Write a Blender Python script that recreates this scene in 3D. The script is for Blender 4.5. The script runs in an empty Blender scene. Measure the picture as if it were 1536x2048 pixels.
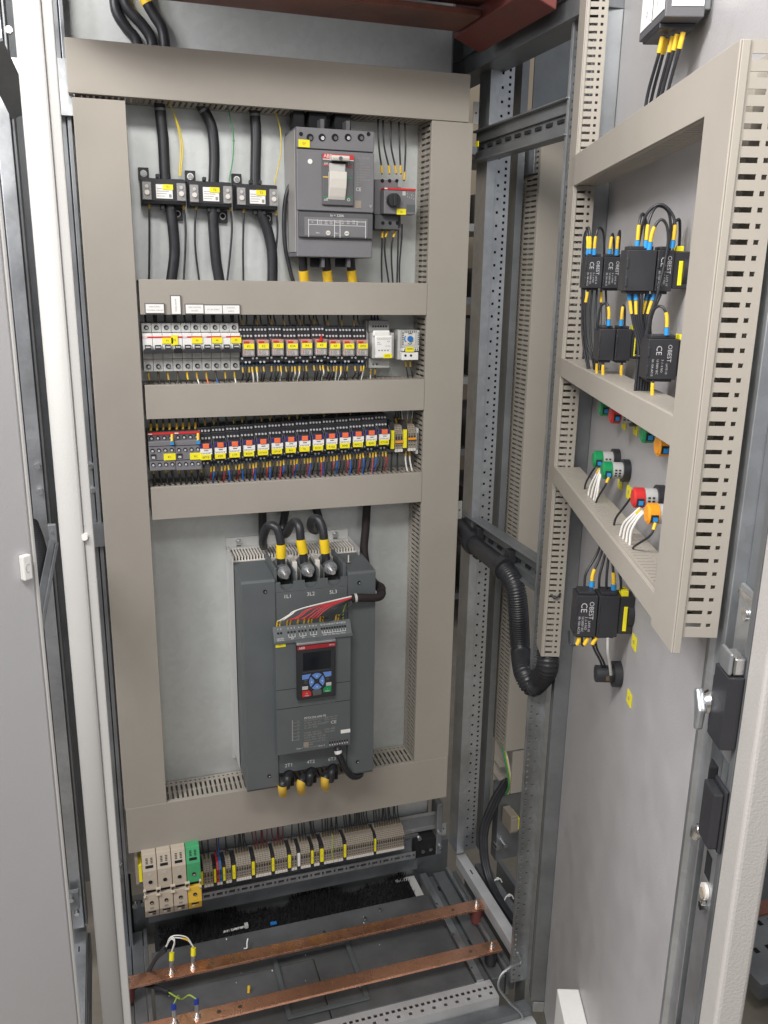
import bpy, bmesh, math, random
from mathutils import Vector, Matrix
random.seed(11)
sc = bpy.context.scene
COL = sc.collection

# ------------------------------------------------------------------ camera
FPX = 1715.854
YAW, PITCH, ROLL = math.radians(18.0949), math.radians(15.3929), math.radians(-0.9215)
CAM = Vector((0.018307, -1.592885, 1.513822))
_f = Vector((math.sin(YAW)*math.cos(PITCH), math.cos(YAW)*math.cos(PITCH), -math.sin(PITCH)))
_r = Vector((math.cos(YAW), -math.sin(YAW), 0))
_d = _f.cross(_r)
_c, _s = math.cos(ROLL), math.sin(ROLL)
CR, CD, CF = _c*_r + _s*_d, -_s*_r + _c*_d, _f
cd = bpy.data.cameras.new('Camera')
cam = bpy.data.objects.new('Camera', cd); COL.objects.link(cam)
cd.sensor_fit = 'VERTICAL'; cd.sensor_height = 24.0; cd.lens = FPX/2048*24.0
cd.clip_start = 0.02; cd.clip_end = 60
cam.matrix_world = Matrix(((CR.x, -CD.x, -CF.x, CAM.x), (CR.y, -CD.y, -CF.y, CAM.y), (CR.z, -CD.z, -CF.z, CAM.z), (0, 0, 0, 1)))
sc.camera = cam

# ------------------------------------------------------------------ world, lamps, exposure
w = bpy.data.worlds.new('World'); sc.world = w; w.use_nodes = True
bg = w.node_tree.nodes['Background']
bg.inputs[0].default_value = (0.91, 0.93, 0.98, 1); bg.inputs[1].default_value = 0.36
def area(name, loc, target, sx, sy, power, col):
    l = bpy.data.lights.new(name, 'AREA'); l.shape = 'RECTANGLE'; l.size = sx; l.size_y = sy
    l.energy = power; l.color = col
    o = bpy.data.objects.new(name, l); COL.objects.link(o)
    o.location = loc
    o.rotation_euler = (Vector(target)-Vector(loc)).to_track_quat('-Z', 'Y').to_euler()
    return o
area('ceiling_lamp', (-0.45, -1.5, 2.55), (0.3, 0.0, 1.35), 1.5, 0.25, 41, (1.0, 0.975, 0.93))
area('ceiling_lamp', (-1.5, -4.2, 2.8), (0.3, 0.0, 1.3), 2.4, 0.5, 26, (1.0, 0.975, 0.94))
area('ceiling_lamp', (-1.6, -1.2, 2.7), (0.75, -0.7, 1.5), 0.3, 1.3, 44, (1.0, 0.97, 0.99))
sc.view_settings.view_transform = 'Standard'
sc.view_settings.look = 'None'
sc.view_settings.exposure = 0.16
sc.view_settings.gamma = 1.0
sc.view_settings.use_curve_mapping = False
sc.cycles.max_bounces = 6
sc.cycles.use_denoising = True

# ------------------------------------------------------------------ measuring: where a line of sight meets a real plane
def ray(x, y): return CF + CR*((x-768)/FPX) + CD*((y-1024)/FPX)
def aY(x, y, Y):
    d = ray(x, y); return CAM + d*((Y-CAM.y)/d.y)
def aX(x, y, X):
    d = ray(x, y); return CAM + d*((X-CAM.x)/d.x)
def aZ(x, y, Z):
    d = ray(x, y); return CAM + d*((Z-CAM.z)/d.z)
# door frame: t along the leaf from the hinge, w out of its inner face
DTH = math.radians(19.1)
DU = Vector((-math.sin(DTH), -math.cos(DTH), 0)); DN = Vector((-math.cos(DTH), math.sin(DTH), 0))
DH = Vector((CAM.x, CAM.y, 0)) + DU*(-1.42) - DN*0.31
DANG = math.atan2(DU.y, DU.x)
def dW(t, wv, z): return DH + DU*t + DN*wv + Vector((0, 0, z))
def aD(x, y, wv=0.0):
    d = ray(x, y); k = (((DH + DN*wv) - CAM).dot(DN))/d.dot(DN)
    P = CAM + d*k; return (P-DH).dot(DU), P.z
DM = Matrix(((DU.x, -DN.x, 0, DH.x), (DU.y, -DN.y, 0, DH.y), (0, 0, 1, 0), (0, 0, 0, 1)))   # local x = t, y = -w, z = up

# ------------------------------------------------------------------ materials
MATS = {}
def M(name, col, rough=0.5, metal=0.0, var=0.05, scale=30.0, bump=0.0, bscale=400.0, spangle=0.0, dirt=0.0, alpha=1.0, emit=0.0, coat=0.0, rvar=0.08):
    m = bpy.data.materials.new(name); m.use_nodes = True
    nt = m.node_tree; N = nt.nodes; L = nt.links
    b = N['Principled BSDF']
    b.inputs['Roughness'].default_value = rough; b.inputs['Metallic'].default_value = metal
    if coat: b.inputs['Coat Weight'].default_value = coat
    tc = N.new('ShaderNodeTexCoord'); geo = N.new('ShaderNodeNewGeometry')
    nz = N.new('ShaderNodeTexNoise'); nz.inputs['Scale'].default_value = scale; nz.inputs['Detail'].default_value = 5
    L.new(geo.outputs['Position'], nz.inputs['Vector'])
    mr = N.new('ShaderNodeMapRange'); mr.inputs[1].default_value = 0.3; mr.inputs[2].default_value = 0.7
    mr.inputs[3].default_value = 1-var; mr.inputs[4].default_value = 1+var
    L.new(nz.outputs['Fac'], mr.inputs[0])
    val = mr.outputs[0]
    if spangle:
        vo = N.new('ShaderNodeTexVoronoi'); vo.inputs['Scale'].default_value = 90
        L.new(geo.outputs['Position'], vo.inputs['Vector'])
        m2 = N.new('ShaderNodeMapRange'); m2.inputs[3].default_value = 1-spangle; m2.inputs[4].default_value = 1+spangle
        sep = N.new('ShaderNodeSeparateColor'); L.new(vo.outputs['Color'], sep.inputs[0]); L.new(sep.outputs[0], m2.inputs[0])
        mu = N.new('ShaderNodeMath'); mu.operation = 'MULTIPLY'; L.new(val, mu.inputs[0]); L.new(m2.outputs[0], mu.inputs[1]); val = mu.outputs[0]
    if dirt:
        n2 = N.new('ShaderNodeTexNoise'); n2.inputs['Scale'].default_value = 6; n2.inputs['Detail'].default_value = 8; n2.inputs['Roughness'].default_value = 0.7
        L.new(geo.outputs['Position'], n2.inputs['Vector'])
        m3 = N.new('ShaderNodeMapRange'); m3.inputs[1].default_value = 0.35; m3.inputs[2].default_value = 0.62; m3.inputs[3].default_value = 1-dirt; m3.inputs[4].default_value = 1.0
        L.new(n2.outputs['Fac'], m3.inputs[0])
        mu = N.new('ShaderNodeMath'); mu.operation = 'MULTIPLY'; L.new(val, mu.inputs[0]); L.new(m3.outputs[0], mu.inputs[1]); val = mu.outputs[0]
    vm = N.new('ShaderNodeVectorMath'); vm.operation = 'SCALE'; vm.inputs[0].default_value = col[:3]
    L.new(val, vm.inputs['Scale']); L.new(vm.outputs[0], b.inputs['Base Color'])
    mr2 = N.new('ShaderNodeMapRange'); mr2.inputs[1].default_value = 0.3; mr2.inputs[2].default_value = 0.7
    mr2.inputs[3].default_value = max(0, rough-rvar); mr2.inputs[4].default_value = min(1, rough+rvar)
    L.new(nz.outputs['Fac'], mr2.inputs[0]); L.new(mr2.outputs[0], b.inputs['Roughness'])
    if bump:
        nb = N.new('ShaderNodeTexNoise'); nb.inputs['Scale'].default_value = bscale; nb.inputs['Detail'].default_value = 3
        L.new(geo.outputs['Position'], nb.inputs['Vector'])
        bp = N.new('ShaderNodeBump'); bp.inputs['Strength'].default_value = bump; bp.inputs['Distance'].default_value = 0.001
        L.new(nb.outputs['Fac'], bp.inputs['Height']); L.new(bp.outputs[0], b.inputs['Normal'])
    if alpha < 1: b.inputs['Alpha'].default_value = alpha
    if emit:
        b.inputs['Emission Color'].default_value = (*col[:3], 1); b.inputs['Emission Strength'].default_value = emit
    MATS[name] = m; return m
duct = M('duct_pvc', (0.352, 0.322, 0.280), 0.5, var=0.025, scale=5, bump=0.05, bscale=700, dirt=0.05)
plate = M('zinc_plate', (0.64, 0.665, 0.66), 0.46, 0.60, var=0.035, scale=7, spangle=0.03, dirt=0.05)
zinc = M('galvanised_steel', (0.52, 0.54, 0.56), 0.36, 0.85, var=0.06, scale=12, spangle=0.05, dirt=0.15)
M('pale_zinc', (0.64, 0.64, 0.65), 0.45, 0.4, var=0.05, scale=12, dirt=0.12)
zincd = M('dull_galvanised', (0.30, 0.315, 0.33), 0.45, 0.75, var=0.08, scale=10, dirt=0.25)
paint = M('grey_paint', (0.54, 0.53, 0.52), 0.5, var=0.015, scale=4, bump=0.35, bscale=500)
doorp = M('door_paint', (0.55, 0.545, 0.56), 0.42, 0.15, var=0.02, scale=5, bump=0.25, bscale=420)
doori = M('door_inner_paint', (0.47, 0.46, 0.465), 0.45, 0.2, var=0.025, scale=18, bump=0.3, bscale=420, dirt=0.04)
edgep = M('door_edge_paint', (0.43, 0.41, 0.39), 0.5, var=0.02, scale=6, bump=0.4, bscale=450)
beigew = M('beige_wall', (0.42, 0.35, 0.26), 0.8, var=0.06, scale=3)
concrete = M('concrete', (0.36, 0.32, 0.26), 0.8, var=0.12, scale=8, dirt=0.2)
black = M('black_plastic', (0.025, 0.025, 0.029), 0.42, var=0.1)
blackm = M('black_matt', (0.008, 0.008, 0.010), 0.9, var=0.15)
rubber = M('black_cable', (0.024, 0.025, 0.029), 0.38, var=0.12, scale=60)
dgrey = M('charcoal_plastic', (0.105, 0.105, 0.112), 0.5, var=0.04, bump=0.1)
mgrey = M('breaker_grey', (0.175, 0.172, 0.185), 0.5, var=0.03, bump=0.1)
lgrey = M('light_grey_plastic', (0.50, 0.50, 0.485), 0.45, var=0.02)
slate = M('slate_plastic', (0.105, 0.117, 0.122), 0.48, var=0.05, scale=20, bump=0.15)
white = M('white_plastic', (0.80, 0.79, 0.77), 0.4, var=0.02)
offw = M('ivory_plastic', (0.68, 0.65, 0.60), 0.35, var=0.02)
paper = M('paper_label', (0.82, 0.81, 0.79), 0.6, var=0.01)
yel = M('yellow_label', (0.86, 0.76, 0.02), 0.5, var=0.04)
yels = M('yellow_sleeve', (0.78, 0.50, 0.03), 0.5, var=0.08)
amber = M('amber_sleeve', (0.50, 0.33, 0.05), 0.5, var=0.12)
blue = M('blue_ferrule', (0.03, 0.27, 0.62), 0.4, var=0.05)
navy = M('navy_ferrule', (0.014, 0.05, 0.11), 0.45, var=0.1)
bluew = M('blue_wire', (0.015, 0.13, 0.50), 0.4)
redw = M('red_wire', (0.55, 0.04, 0.05), 0.4)
pinkw = M('pink_red_wire', (0.55, 0.10, 0.13), 0.4)
whitew = M('white_wire', (0.78, 0.76, 0.72), 0.4)
greenw = M('green_wire', (0.05, 0.30, 0.11), 0.4)
yelw = M('yellow_wire', (0.72, 0.55, 0.04), 0.4)
redp = M('red_plastic', (0.58, 0.03, 0.03), 0.4)
dred = M('dull_red', (0.17, 0.045, 0.038), 0.55, var=0.1)
orange = M('orange_plastic', (0.80, 0.16, 0.06), 0.4)
orange2 = M('amber_plastic', (0.85, 0.33, 0.02), 0.35)
greenp = M('green_plastic', (0.01, 0.27, 0.09), 0.35)
greent = M('green_terminal', (0.06, 0.36, 0.15), 0.45)
yelt = M('yellow_terminal', (0.78, 0.50, 0.06), 0.45)
beige = M('beige_plastic', (0.52, 0.45, 0.36), 0.5, var=0.03)
taupe = M('taupe_terminal', (0.30, 0.26, 0.21), 0.5, var=0.05)
bluep = M('blue_plastic', (0.02, 0.16, 0.48), 0.4)
keyblue = M('key_blue', (0.13, 0.26, 0.62), 0.4)
purple = M('dark_blue_plastic', (0.03, 0.025, 0.16), 0.4)
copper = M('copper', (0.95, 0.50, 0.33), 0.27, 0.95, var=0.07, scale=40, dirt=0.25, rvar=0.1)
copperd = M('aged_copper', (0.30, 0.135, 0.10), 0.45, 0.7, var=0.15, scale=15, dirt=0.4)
steel = M('bright_steel', (0.72, 0.72, 0.72), 0.22, 1.0, var=0.05)
screwm = M('screw_grey', (0.60, 0.60, 0.62), 0.4, 0.3, var=0.05)
screen = M('screen', (0.008, 0.010, 0.014), 0.12, var=0.02)
glassy = M('clear_cover', (0.62, 0.60, 0.60), 0.12, var=0.1, alpha=0.36, coat=0.6)
ink = M('white_ink', (0.72, 0.72, 0.70), 0.6)
inkd = M('grey_ink', (0.30, 0.29, 0.27), 0.6)
inkb = M('black_ink', (0.03, 0.03, 0.03), 0.6)
brown = M('brown_sleeve', (0.10, 0.07, 0.04), 0.6)

# ------------------------------------------------------------------ mesh helpers
def catmull(P, n=6):
    P = [Vector(p) for p in P]
    if len(P) < 3: return P
    out = []
    for i in range(len(P)-1):
        p0 = P[i-1] if i > 0 else P[0]*2-P[1]
        p1, p2 = P[i], P[i+1]
        p3 = P[i+2] if i+2 < len(P) else P[-1]*2-P[-2]
        for k in range(n):
            t = k/n
            out.append(0.5*((2*p1)+(p2-p0)*t+(2*p0-5*p1+4*p2-p3)*t*t+(3*p1-p0-3*p2+p3)*t**3))
    out.append(P[-1]); return out

def resample(P, step):
    out = [P[0].copy()]; acc = 0.0
    for a, b in zip(P, P[1:]):
        L = (b-a).length; d = step-acc
        while d <= L: out.append(a.lerp(b, d/L)); d += step
        acc = (acc+L) % step
    out.append(P[-1].copy()); return out

_fontcache = {}
def text_geo(s, size, align='CENTER'):
    k = (s, align)
    if k not in _fontcache:
        cu = bpy.data.curves.new('t', 'FONT'); cu.body = s; cu.size = 1; cu.align_x = align; cu.align_y = 'CENTER'; cu.resolution_u = 2
        ob = bpy.data.objects.new('t', cu); COL.objects.link(ob)
        dg = bpy.context.evaluated_depsgraph_get(); me = bpy.data.meshes.new_from_object(ob.evaluated_get(dg))
        _fontcache[k] = ([v.co.copy() for v in me.vertices], [tuple(p.vertices) for p in me.polygons])
        bpy.data.objects.remove(ob); bpy.data.curves.remove(cu); bpy.data.meshes.remove(me)
    v, f = _fontcache[k]
    return [c*size for c in v], f

class MB:
    def __init__(s): s.v = []; s.f = []; s.m = []; s.sm = []; s.mats = []
    def add(s, vs, fs, mat, smooth=False):
        if mat not in s.mats: s.mats.append(mat)
        mi = s.mats.index(mat); o = len(s.v)
        s.v += [Vector(v) for v in vs]
        for f in fs: s.f.append([i+o for i in f]); s.m.append(mi); s.sm.append(smooth)
        return s
    def box(s, x0, x1, y0, y1, z0, z1, mat):
        return s.add([(x0,y0,z0),(x1,y0,z0),(x1,y1,z0),(x0,y1,z0),(x0,y0,z1),(x1,y0,z1),(x1,y1,z1),(x0,y1,z1)],
                     [(0,3,2,1),(4,5,6,7),(0,1,5,4),(1,2,6,5),(2,3,7,6),(3,0,4,7)], mat)
    def obox(s, O, U, V, W, u0, u1, v0, v1, w0, w1, mat):
        P = [O+U*u+V*v+W*q for q in (w0, w1) for (u, v) in ((u0,v0),(u1,v0),(u1,v1),(u0,v1))]
        return s.add(P, [(0,3,2,1),(4,5,6,7),(0,1,5,4),(1,2,6,5),(2,3,7,6),(3,0,4,7)], mat)
    def prism(s, pts, a0, a1, mat, axis='x'):
        # closed outline pts swept along one axis; axis x: pts=(y,z); y: (x,z); z: (x,y)
        n = len(pts)
        def P(p, a): return {'x': (a, p[0], p[1]), 'y': (p[0], a, p[1]), 'z': (p[0], p[1], a)}[axis]
        vs = [P(p, a0) for p in pts]+[P(p, a1) for p in pts]
        fs = [tuple(range(n)), tuple(range(2*n-1, n-1, -1))]+[(i, i+n, (i+1) % n+n, (i+1) % n) for i in range(n)]
        return s.add(vs, fs, mat)
    def ring(s, c, ax, r, n):
        ax = Vector(ax).normalized(); a = ax.orthogonal().normalized(); b = ax.cross(a)
        return [Vector(c)+a*(r*math.cos(2*math.pi*i/n))+b*(r*math.sin(2*math.pi*i/n)) for i in range(n)]
    def cyl(s, a, b, r, mat, n=14, r2=None, caps=True):
        a, b = Vector(a), Vector(b); ax = b-a
        vs = s.ring(a, ax, r, n)+s.ring(b, ax, r if r2 is None else r2, n)
        s.add(vs, [(i, (i+1) % n, (i+1) % n+n, i+n) for i in range(n)], mat, True)
        if caps:
            s.add(vs[:n], [tuple(range(n-1, -1, -1))], mat); s.add(vs[n:], [tuple(range(n))], mat)
        return s
    def tube(s, P, r, mat, n=8, caps=True, rf=None):
        P = [Vector(p) for p in P]; T = []
        for i in range(len(P)):
            t = P[min(i+1, len(P)-1)]-P[max(i-1, 0)]; T.append(t.normalized() if t.length > 1e-9 else Vector((0, 0, 1)))
        a = T[0].orthogonal().normalized(); vs = []
        for i, (p, t) in enumerate(zip(P, T)):
            a = (a-t*a.dot(t)); a = a.normalized() if a.length > 1e-6 else t.orthogonal().normalized()
            b = t.cross(a); rr = r if rf is None else r*rf(i)
            vs += [p+a*(rr*math.cos(2*math.pi*k/n))+b*(rr*math.sin(2*math.pi*k/n)) for k in range(n)]
        fs = [(i*n+k, i*n+(k+1) % n, (i+1)*n+(k+1) % n, (i+1)*n+k) for i in range(len(P)-1) for k in range(n)]
        s.add(vs, fs, mat, True)
        if caps:
            s.add(vs[:n], [tuple(range(n-1, -1, -1))], mat); s.add(vs[-n:], [tuple(range(n))], mat)
        return s
    def text(s, st, c, size, mat, R=None, align='CENTER', sx=1.0):
        # lettering in the x-z plane facing -y, or turned by R (3x3 matrix columns: reading direction, up)
        vs, fs = text_geo(st, size, align); c = Vector(c)
        X, Z = (Vector((1,0,0)), Vector((0,0,1))) if R is None else R
        return s.add([c+X*(v.x*sx)+Z*v.y for v in vs], fs, mat)
    def build(s, name, parent=None, loc=None, bev=0.0, seg=2, rot=None, mw=None, recalc=True):
        me = bpy.data.meshes.new(name)
        o0 = Vector(loc) if (loc is not None and parent is None) else Vector((0,0,0))
        me.from_pydata([v-o0 for v in s.v], [], s.f)
        for m in s.mats: me.materials.append(m)
        me.polygons.foreach_set('material_index', s.m); me.polygons.foreach_set('use_smooth', s.sm)
        if recalc:
            bm = bmesh.new(); bm.from_mesh(me); bmesh.ops.recalc_face_normals(bm, faces=bm.faces); bm.to_mesh(me); bm.free()
        me.update()
        o = bpy.data.objects.new(name, me); COL.objects.link(o); o.location = o0
        if parent is not None: o.parent = parent
        if mw is not None: o.matrix_world = mw
        if bev:
            b = o.modifiers.new('bevel', 'BEVEL'); b.width = bev; b.segments = seg; b.limit_method = 'ANGLE'; b.angle_limit = math.radians(40)
        return o

def tag(o, label, cat, group=None, kind=None):
    if label: o['label'] = label
    if cat: o['category'] = cat
    if group: o['group'] = group
    if kind: o['kind'] = kind
    return o
def thing(name, label, cat, loc=(0,0,0), group=None, rot=0.0):
    o = bpy.data.objects.new(name, None); COL.objects.link(o); o.location = loc; o.rotation_euler = (0, 0, rot); o.empty_display_size = 0.02
    return tag(o, label, cat, group)
def doorthing(name, label, cat, t=0.0, wv=0.0, z=0.0, group=None):
    return thing(name, label, cat, dW(t, wv, z), group, DANG)
def copy_tree(o, parent=None):
    c = o.copy(); COL.objects.link(c)
    if parent is not None: c.parent = parent
    for ch in list(o.children): copy_tree(ch, c)
    return c
X3, Y3, Z3 = Vector((1,0,0)), Vector((0,1,0)), Vector((0,0,1))
ORD = ['first','second','third','fourth','fifth','sixth','seventh','eighth','ninth','tenth','eleventh','twelfth','thirteenth','fourteenth','fifteenth','sixteenth']

def subpath(P, t0, t1):
    L = [0.0]
    for a, b in zip(P, P[1:]): L.append(L[-1]+(b-a).length)
    def at(d):
        d = max(0.0, min(L[-1], d))
        for i in range(len(P)-1):
            if L[i+1] >= d: return P[i].lerp(P[i+1], (d-L[i])/max(1e-9, L[i+1]-L[i]))
        return P[-1]
    d0, d1 = t0*L[-1], t1*L[-1]
    return [at(d0)]+[P[i] for i in range(len(P)) if d0 < L[i] < d1]+[at(d1)], L[-1]
def wire(label, pts, r, mat, sleeves=(), group=None, name='wire', cat='wire', n=7, sub=5):
    """one wire; sleeves = (part name, start, end as lengths in metres from the start (negative: from the end), material, radius factor)"""
    P = catmull(pts, sub); b = MB(); b.tube(P, r, mat, n)
    o = b.build(name, loc=P[0]); tag(o, label, cat, group)
    _, L = subpath(P, 0, 1)
    for pn, a, e, m, rf in sleeves:
        a = a if a >= 0 else L+a; e = e if e > 0 else L+e-1e-5
        Q, _ = subpath(P, a/L, e/L); k = MB(); k.tube([q-P[0] for q in Q], r*rf, m, n+1); k.build(pn, o)
    return o

# ================================================================== SETTING
b = MB(); b.box(-6, 7, -6, 7, -0.2, -0.1, concrete); tag(b.build('floor'), 'beige concrete workshop floor', 'floor', kind='structure')
# far wall and a shelf rack glimpsed through the gap behind the enclosure
b = MB(); b.box(-3, 6, 3.2, 3.3, -0.1, 4.0, beigew); tag(b.build('wall'), 'beige workshop wall far behind the open enclosure', 'wall', kind='structure')
rk = thing('shelf_rack', 'dim storage rack seen through the slit beside the mounting plate', 'rack', (1.75, 1.9, -0.1))
b = MB()
for x in (-0.55, 0.95): b.box(x, x+0.05, 0, 0.05, 0, 2.3, zincd); b.box(x, x+0.05, 0.45, 0.5, 0, 2.3, zincd)
b.build('upright', rk)
for i, z in enumerate((0.15, 0.50, 0.84, 1.16, 1.50, 1.80, 2.1)):
    b = MB(); b.box(-0.55, 1.0, 0.0, 0.5, z, z+0.03, lgrey if i % 2 else zincd); b.build('shelf', rk)
bincols = [blackm, M('bin_blue', (0.03,0.08,0.25), .5), M('carton', (0.33,0.22,0.12), .8), slate, M('bin_grey', (0.2,0.2,0.2), .6)]
k = 0
for z in (0.18, 0.53, 0.87, 1.19, 1.53, 1.83):
    for x in (-0.48, -0.18, 0.12, 0.42, 0.70):
        k += 1
        b = MB(); h = random.uniform(0.12, 0.25); b.box(x, x+0.24, 0.02, 0.42, z, z+h, bincols[(k*7) % 5]); b.box(x+0.02, x+0.22, 0.012, 0.02, z+0.03, z+0.08, lgrey)
        o = b.build('storage_bin'); o.location = (1.75, 1.9, -0.1)
        tag(o, 'dim storage bin on the rack behind the enclosure gap', 'bin', 'bins on the rack')

def slotrow(b, O, U, V, W, L, D, mat, pitch=0.010, sw=0.0042, th=0.0014, sq=(0.006, 0.0105), slot=(0.018, None), neck=True):
    """one slotted trunking wall: U along, V from the back to the cover, W through its thickness"""
    s1 = D-0.008 if slot[1] is None else slot[1]; s0 = slot[0]; mid = s0+(s1-s0)*0.42
    for v0, v1 in ((0, sq[0]), (sq[1], s0), (s1, D)): b.obox(O, U, V, W, 0, L, v0, v1, 0, th, mat)
    n = int(L/pitch); off = (L-n*pitch)/2
    hw = sw/2; qw = (sq[1]-sq[0])*0.45
    edges_sq = [0.0]; edges_sl = [0.0]
    for i in range(n):
        c = off+(i+0.5)*pitch
        edges_sq += [c-qw, c+qw]; edges_sl += [c-hw, c+hw]
        if neck:
            b.obox(O, U, V, W, c-hw, c-hw*0.35, mid, mid+0.004, 0, th, mat)
            b.obox(O, U, V, W, c+hw*0.35, c+hw, mid, mid+0.004, 0, th, mat)
    edges_sq.append(L); edges_sl.append(L)
    for e, v0, v1 in ((edges_sq, sq[0], sq[1]), (edges_sl, s0, s1)):
        for i in range(0, len(e), 2):
            if e[i+1]-e[i] > 1e-5: b.obox(O, U, V, W, e[i], e[i+1], v0, v1, 0, th, mat)
def trunking(label, O, U, V, N, L, Wd, D, group='wire trunking on the mounting plate', name='cable_trunking', lip=0.010, cov=(0, 0), pitch=0.010, gap_a=(), **kw):
    """O = back corner; U along the run; N across it; V from back to front. Walls at N=0 and N=Wd"""
    t = tag(bpy.data.objects.new(name, None), label, 'cable trunking', group); COL.objects.link(t); t.location = O; t.empty_display_size = 0.02
    Z0 = Vector((0,0,0)); th = 0.0014
    b = MB(); b.obox(Z0, U, V, N, 0, L, 0, th, th, Wd-th, duct)
    slotrow(b, Z0, U, V, N, L, D-0.002, duct, pitch=pitch, th=th, **kw)
    slotrow(b, Z0+N*(Wd-th), U, V, N, L, D-0.002, duct, pitch=pitch, th=th, **kw)
    b.build('slotted_body', t)
    b = MB(); e = 0.0012; a0, a1 = -cov[0], L+cov[1]
    b.obox(Z0, U, V, N, a0, a1, D-0.0018, D, -e, Wd+e, duct)
    b.obox(Z0, U, V, N, a0, a1, D-lip, D-0.0018, -e-0.0003, -0.0001, duct); b.obox(Z0, U, V, N, a0, a1, D-lip, D-0.0018, Wd+0.0001, Wd+e+0.0003, duct)
    b.build('trunking_cover', t, bev=0.0007)
    return t
YB, YF = 0.078, 0.0
def hduct(label, x0, x1, z0, z1, yf=YF, **kw):
    return trunking(label, Vector((x0, YB, z0)), X3, -Y3, Z3, x1-x0, z1-z0, YB-yf, **kw)
def vduct(label, x0, x1, z0, z1, yf=YF, **kw):
    return trunking(label, Vector((x0, YB, z0)), Z3, -Y3, X3, z1-z0, x1-x0, YB-yf, **kw)
ZT1, ZT0, Z21, Z20, Z31, Z30, Z41, Z40, ZB1, ZB0 = 1.869, 1.791, 1.5, 1.443, 1.317, 1.2585, 1.1287, 1.0694, 0.4658, 0.3647
# mounting plate
mp = thing('mounting_plate', 'zinc plated mounting plate carrying the trunking and devices', 'mounting plate', (0.34, 0.08, 0.25))
b = MB(); b.box(-0.352, 0.345, 0, 0.003, 0.005, 1.80, plate); b.build('sheet', mp)
b = MB(); b.box(0.345, 0.348, 0.0, 0.025, 0.005, 1.80, zincd); b.box(-0.355, -0.352, 0.0, 0.025, 0.005, 1.80, zincd); b.build('folded_edge', mp)
hduct('topmost wide beige trunking above the current transformers', -0.0064, 0.6911, ZT0, ZT1, yf=-0.002)
vduct('tall beige vertical trunking at the hinge-free side, beside the miniature breakers', 0.0, 0.0798, ZB1+0.001, ZT0-0.007)
vduct('tall beige vertical trunking beside the thermostat and the grey frame column', 0.621, 0.70, ZB1+0.001, ZT0-0.002)
hduct('beige trunking carrying the white legend plates above the miniature breakers', 0.0855, 0.6188, Z20, Z21)
hduct('beige trunking between the upper and lower relay rows', 0.0855, 0.6188, Z30, Z31)
hduct('beige trunking right above the soft starter', 0.0855, 0.6188, Z40, Z41)
hduct('lowest wide beige trunking under the soft starter', 0.0, 0.70, ZB0, ZB1, yf=-0.001)

# enclosure frame: columns and rails, each bolted and liftable
def column(name, label, x0, x1, y0, y1, z0, z1, mat, holes='x', inner=None, group='frame columns'):
    """folded steel post with a perforated flange on its front face"""
    t = thing(name, label, 'column', ((x0+x1)/2, (y0+y1)/2, z0), group)
    cx, cy = (x0+x1)/2, (y0+y1)/2; W2, D2 = (x1-x0)/2, (y1-y0)/2; H = z1-z0
    b = MB()
    # front face split: plain strip, step and perforated strip with two staggered rows of square holes
    b.box(-W2, -W2+0.018, -D2, D2, 0, H, mat)
    xs0, xs1 = -W2+0.018, W2
    b.box(xs0, xs1, -D2+0.0085, D2, 0, H, mat) if False else None
    b.box(xs0, xs1, -D2+0.016, D2, 0, H, blackm)
    O = Vector((xs0, -D2+0.006, 0)); Wd = xs1-xs0
    ca, cb = Wd*0.30, Wd*0.74; hs = 0.0024
    for u0, u1 in ((0, ca-hs), (ca+hs, cb-hs), (cb+hs, Wd)): b.obox(O, X3, Z3, Y3, u0, u1, 0, H, 0, 0.002, mat)
    for c, ph, pit in ((ca, 0.0, 0.025), (cb, 0.0125, 0.0125)):
        z = 0.0; k = 0
        while z < H:
            zc = ph+pit*(k+0.5); k += 1
            b.obox(O, X3, Z3, Y3, c-hs, c+hs, z, min(H, zc-hs), 0, 0.002, mat) if zc-hs > z else None
            z = zc+hs
            if zc > H: break
    b.obox(O, X3, Z3, Y3, Wd-0.002, Wd, 0, H, 0.002, 0.012, mat)
    b.build('profile', t)
    return t
column('frame_column', 'perforated galvanised column behind the tall trunking, at the neighbouring bay', 0.748, 0.80, 0.035, 0.085, 0.175, 2.15, zinc)
# front column on the hinge side
fc = thing('frame_column', 'galvanised front column with two rows of holes beside the door hinges', 'column', (0.757, -0.30, 0.0), 'frame columns')
b = MB(); H = 2.15
O = Vector((-0.025, 0, 0)); hs = 0.0022; ca, cb, Wd = 0.006, 0.0190, 0.028
for u0, u1 in ((0, ca-hs), (ca+hs, cb-hs), (cb+hs, Wd)): b.obox(O, X3, Z3, Y3, u0, u1, 0.11, H, 0, 0.002, zinc)
for c, pit in ((ca, 0.0125), (cb, 0.025)):
    z = 0.11; k = 0
    while z < H:
        zc = 0.11+pit*(k+0.5); k += 1
        b.obox(O, X3, Z3, Y3, c-hs, c+hs, z, min(H, zc-hs), 0, 0.002, zinc); z = zc+hs
b.box(0.003, 0.020, -0.012, 0.03, 0.02, H, zinc); b.box(-0.025, -0.0235, 0.002, 0.008, 0.11, H, zinc)
b.box(0.020, 0.034, 0.004, 0.03, 0.02, H, zincd)
b.build('profile', fc, bev=0.0012)
for z in (0.16, 0.235, 1.0):
    b = MB(); b.cyl((0.036, -0.014, z), (0.036, -0.004, z), 0.006, steel, 6); b.build('bolt', fc)
fcl = thing('frame_column', 'dull grey column with bolts in the gap beside the tall trunking and the open leaf', 'column', (-0.017, 0.06, 0.0), 'frame columns')
b = MB(); b.box(-0.028, 0.003, -0.012, 0.04, 0.02, 2.15, zincd); b.box(0.005, 0.012, -0.02, -0.003, 0.02, 2.15, zincd); b.box(0.003, 0.016, 0.03, 0.05, 0.02, 2.15, blackm); b.build('profile', fcl, bev=0.001)
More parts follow.
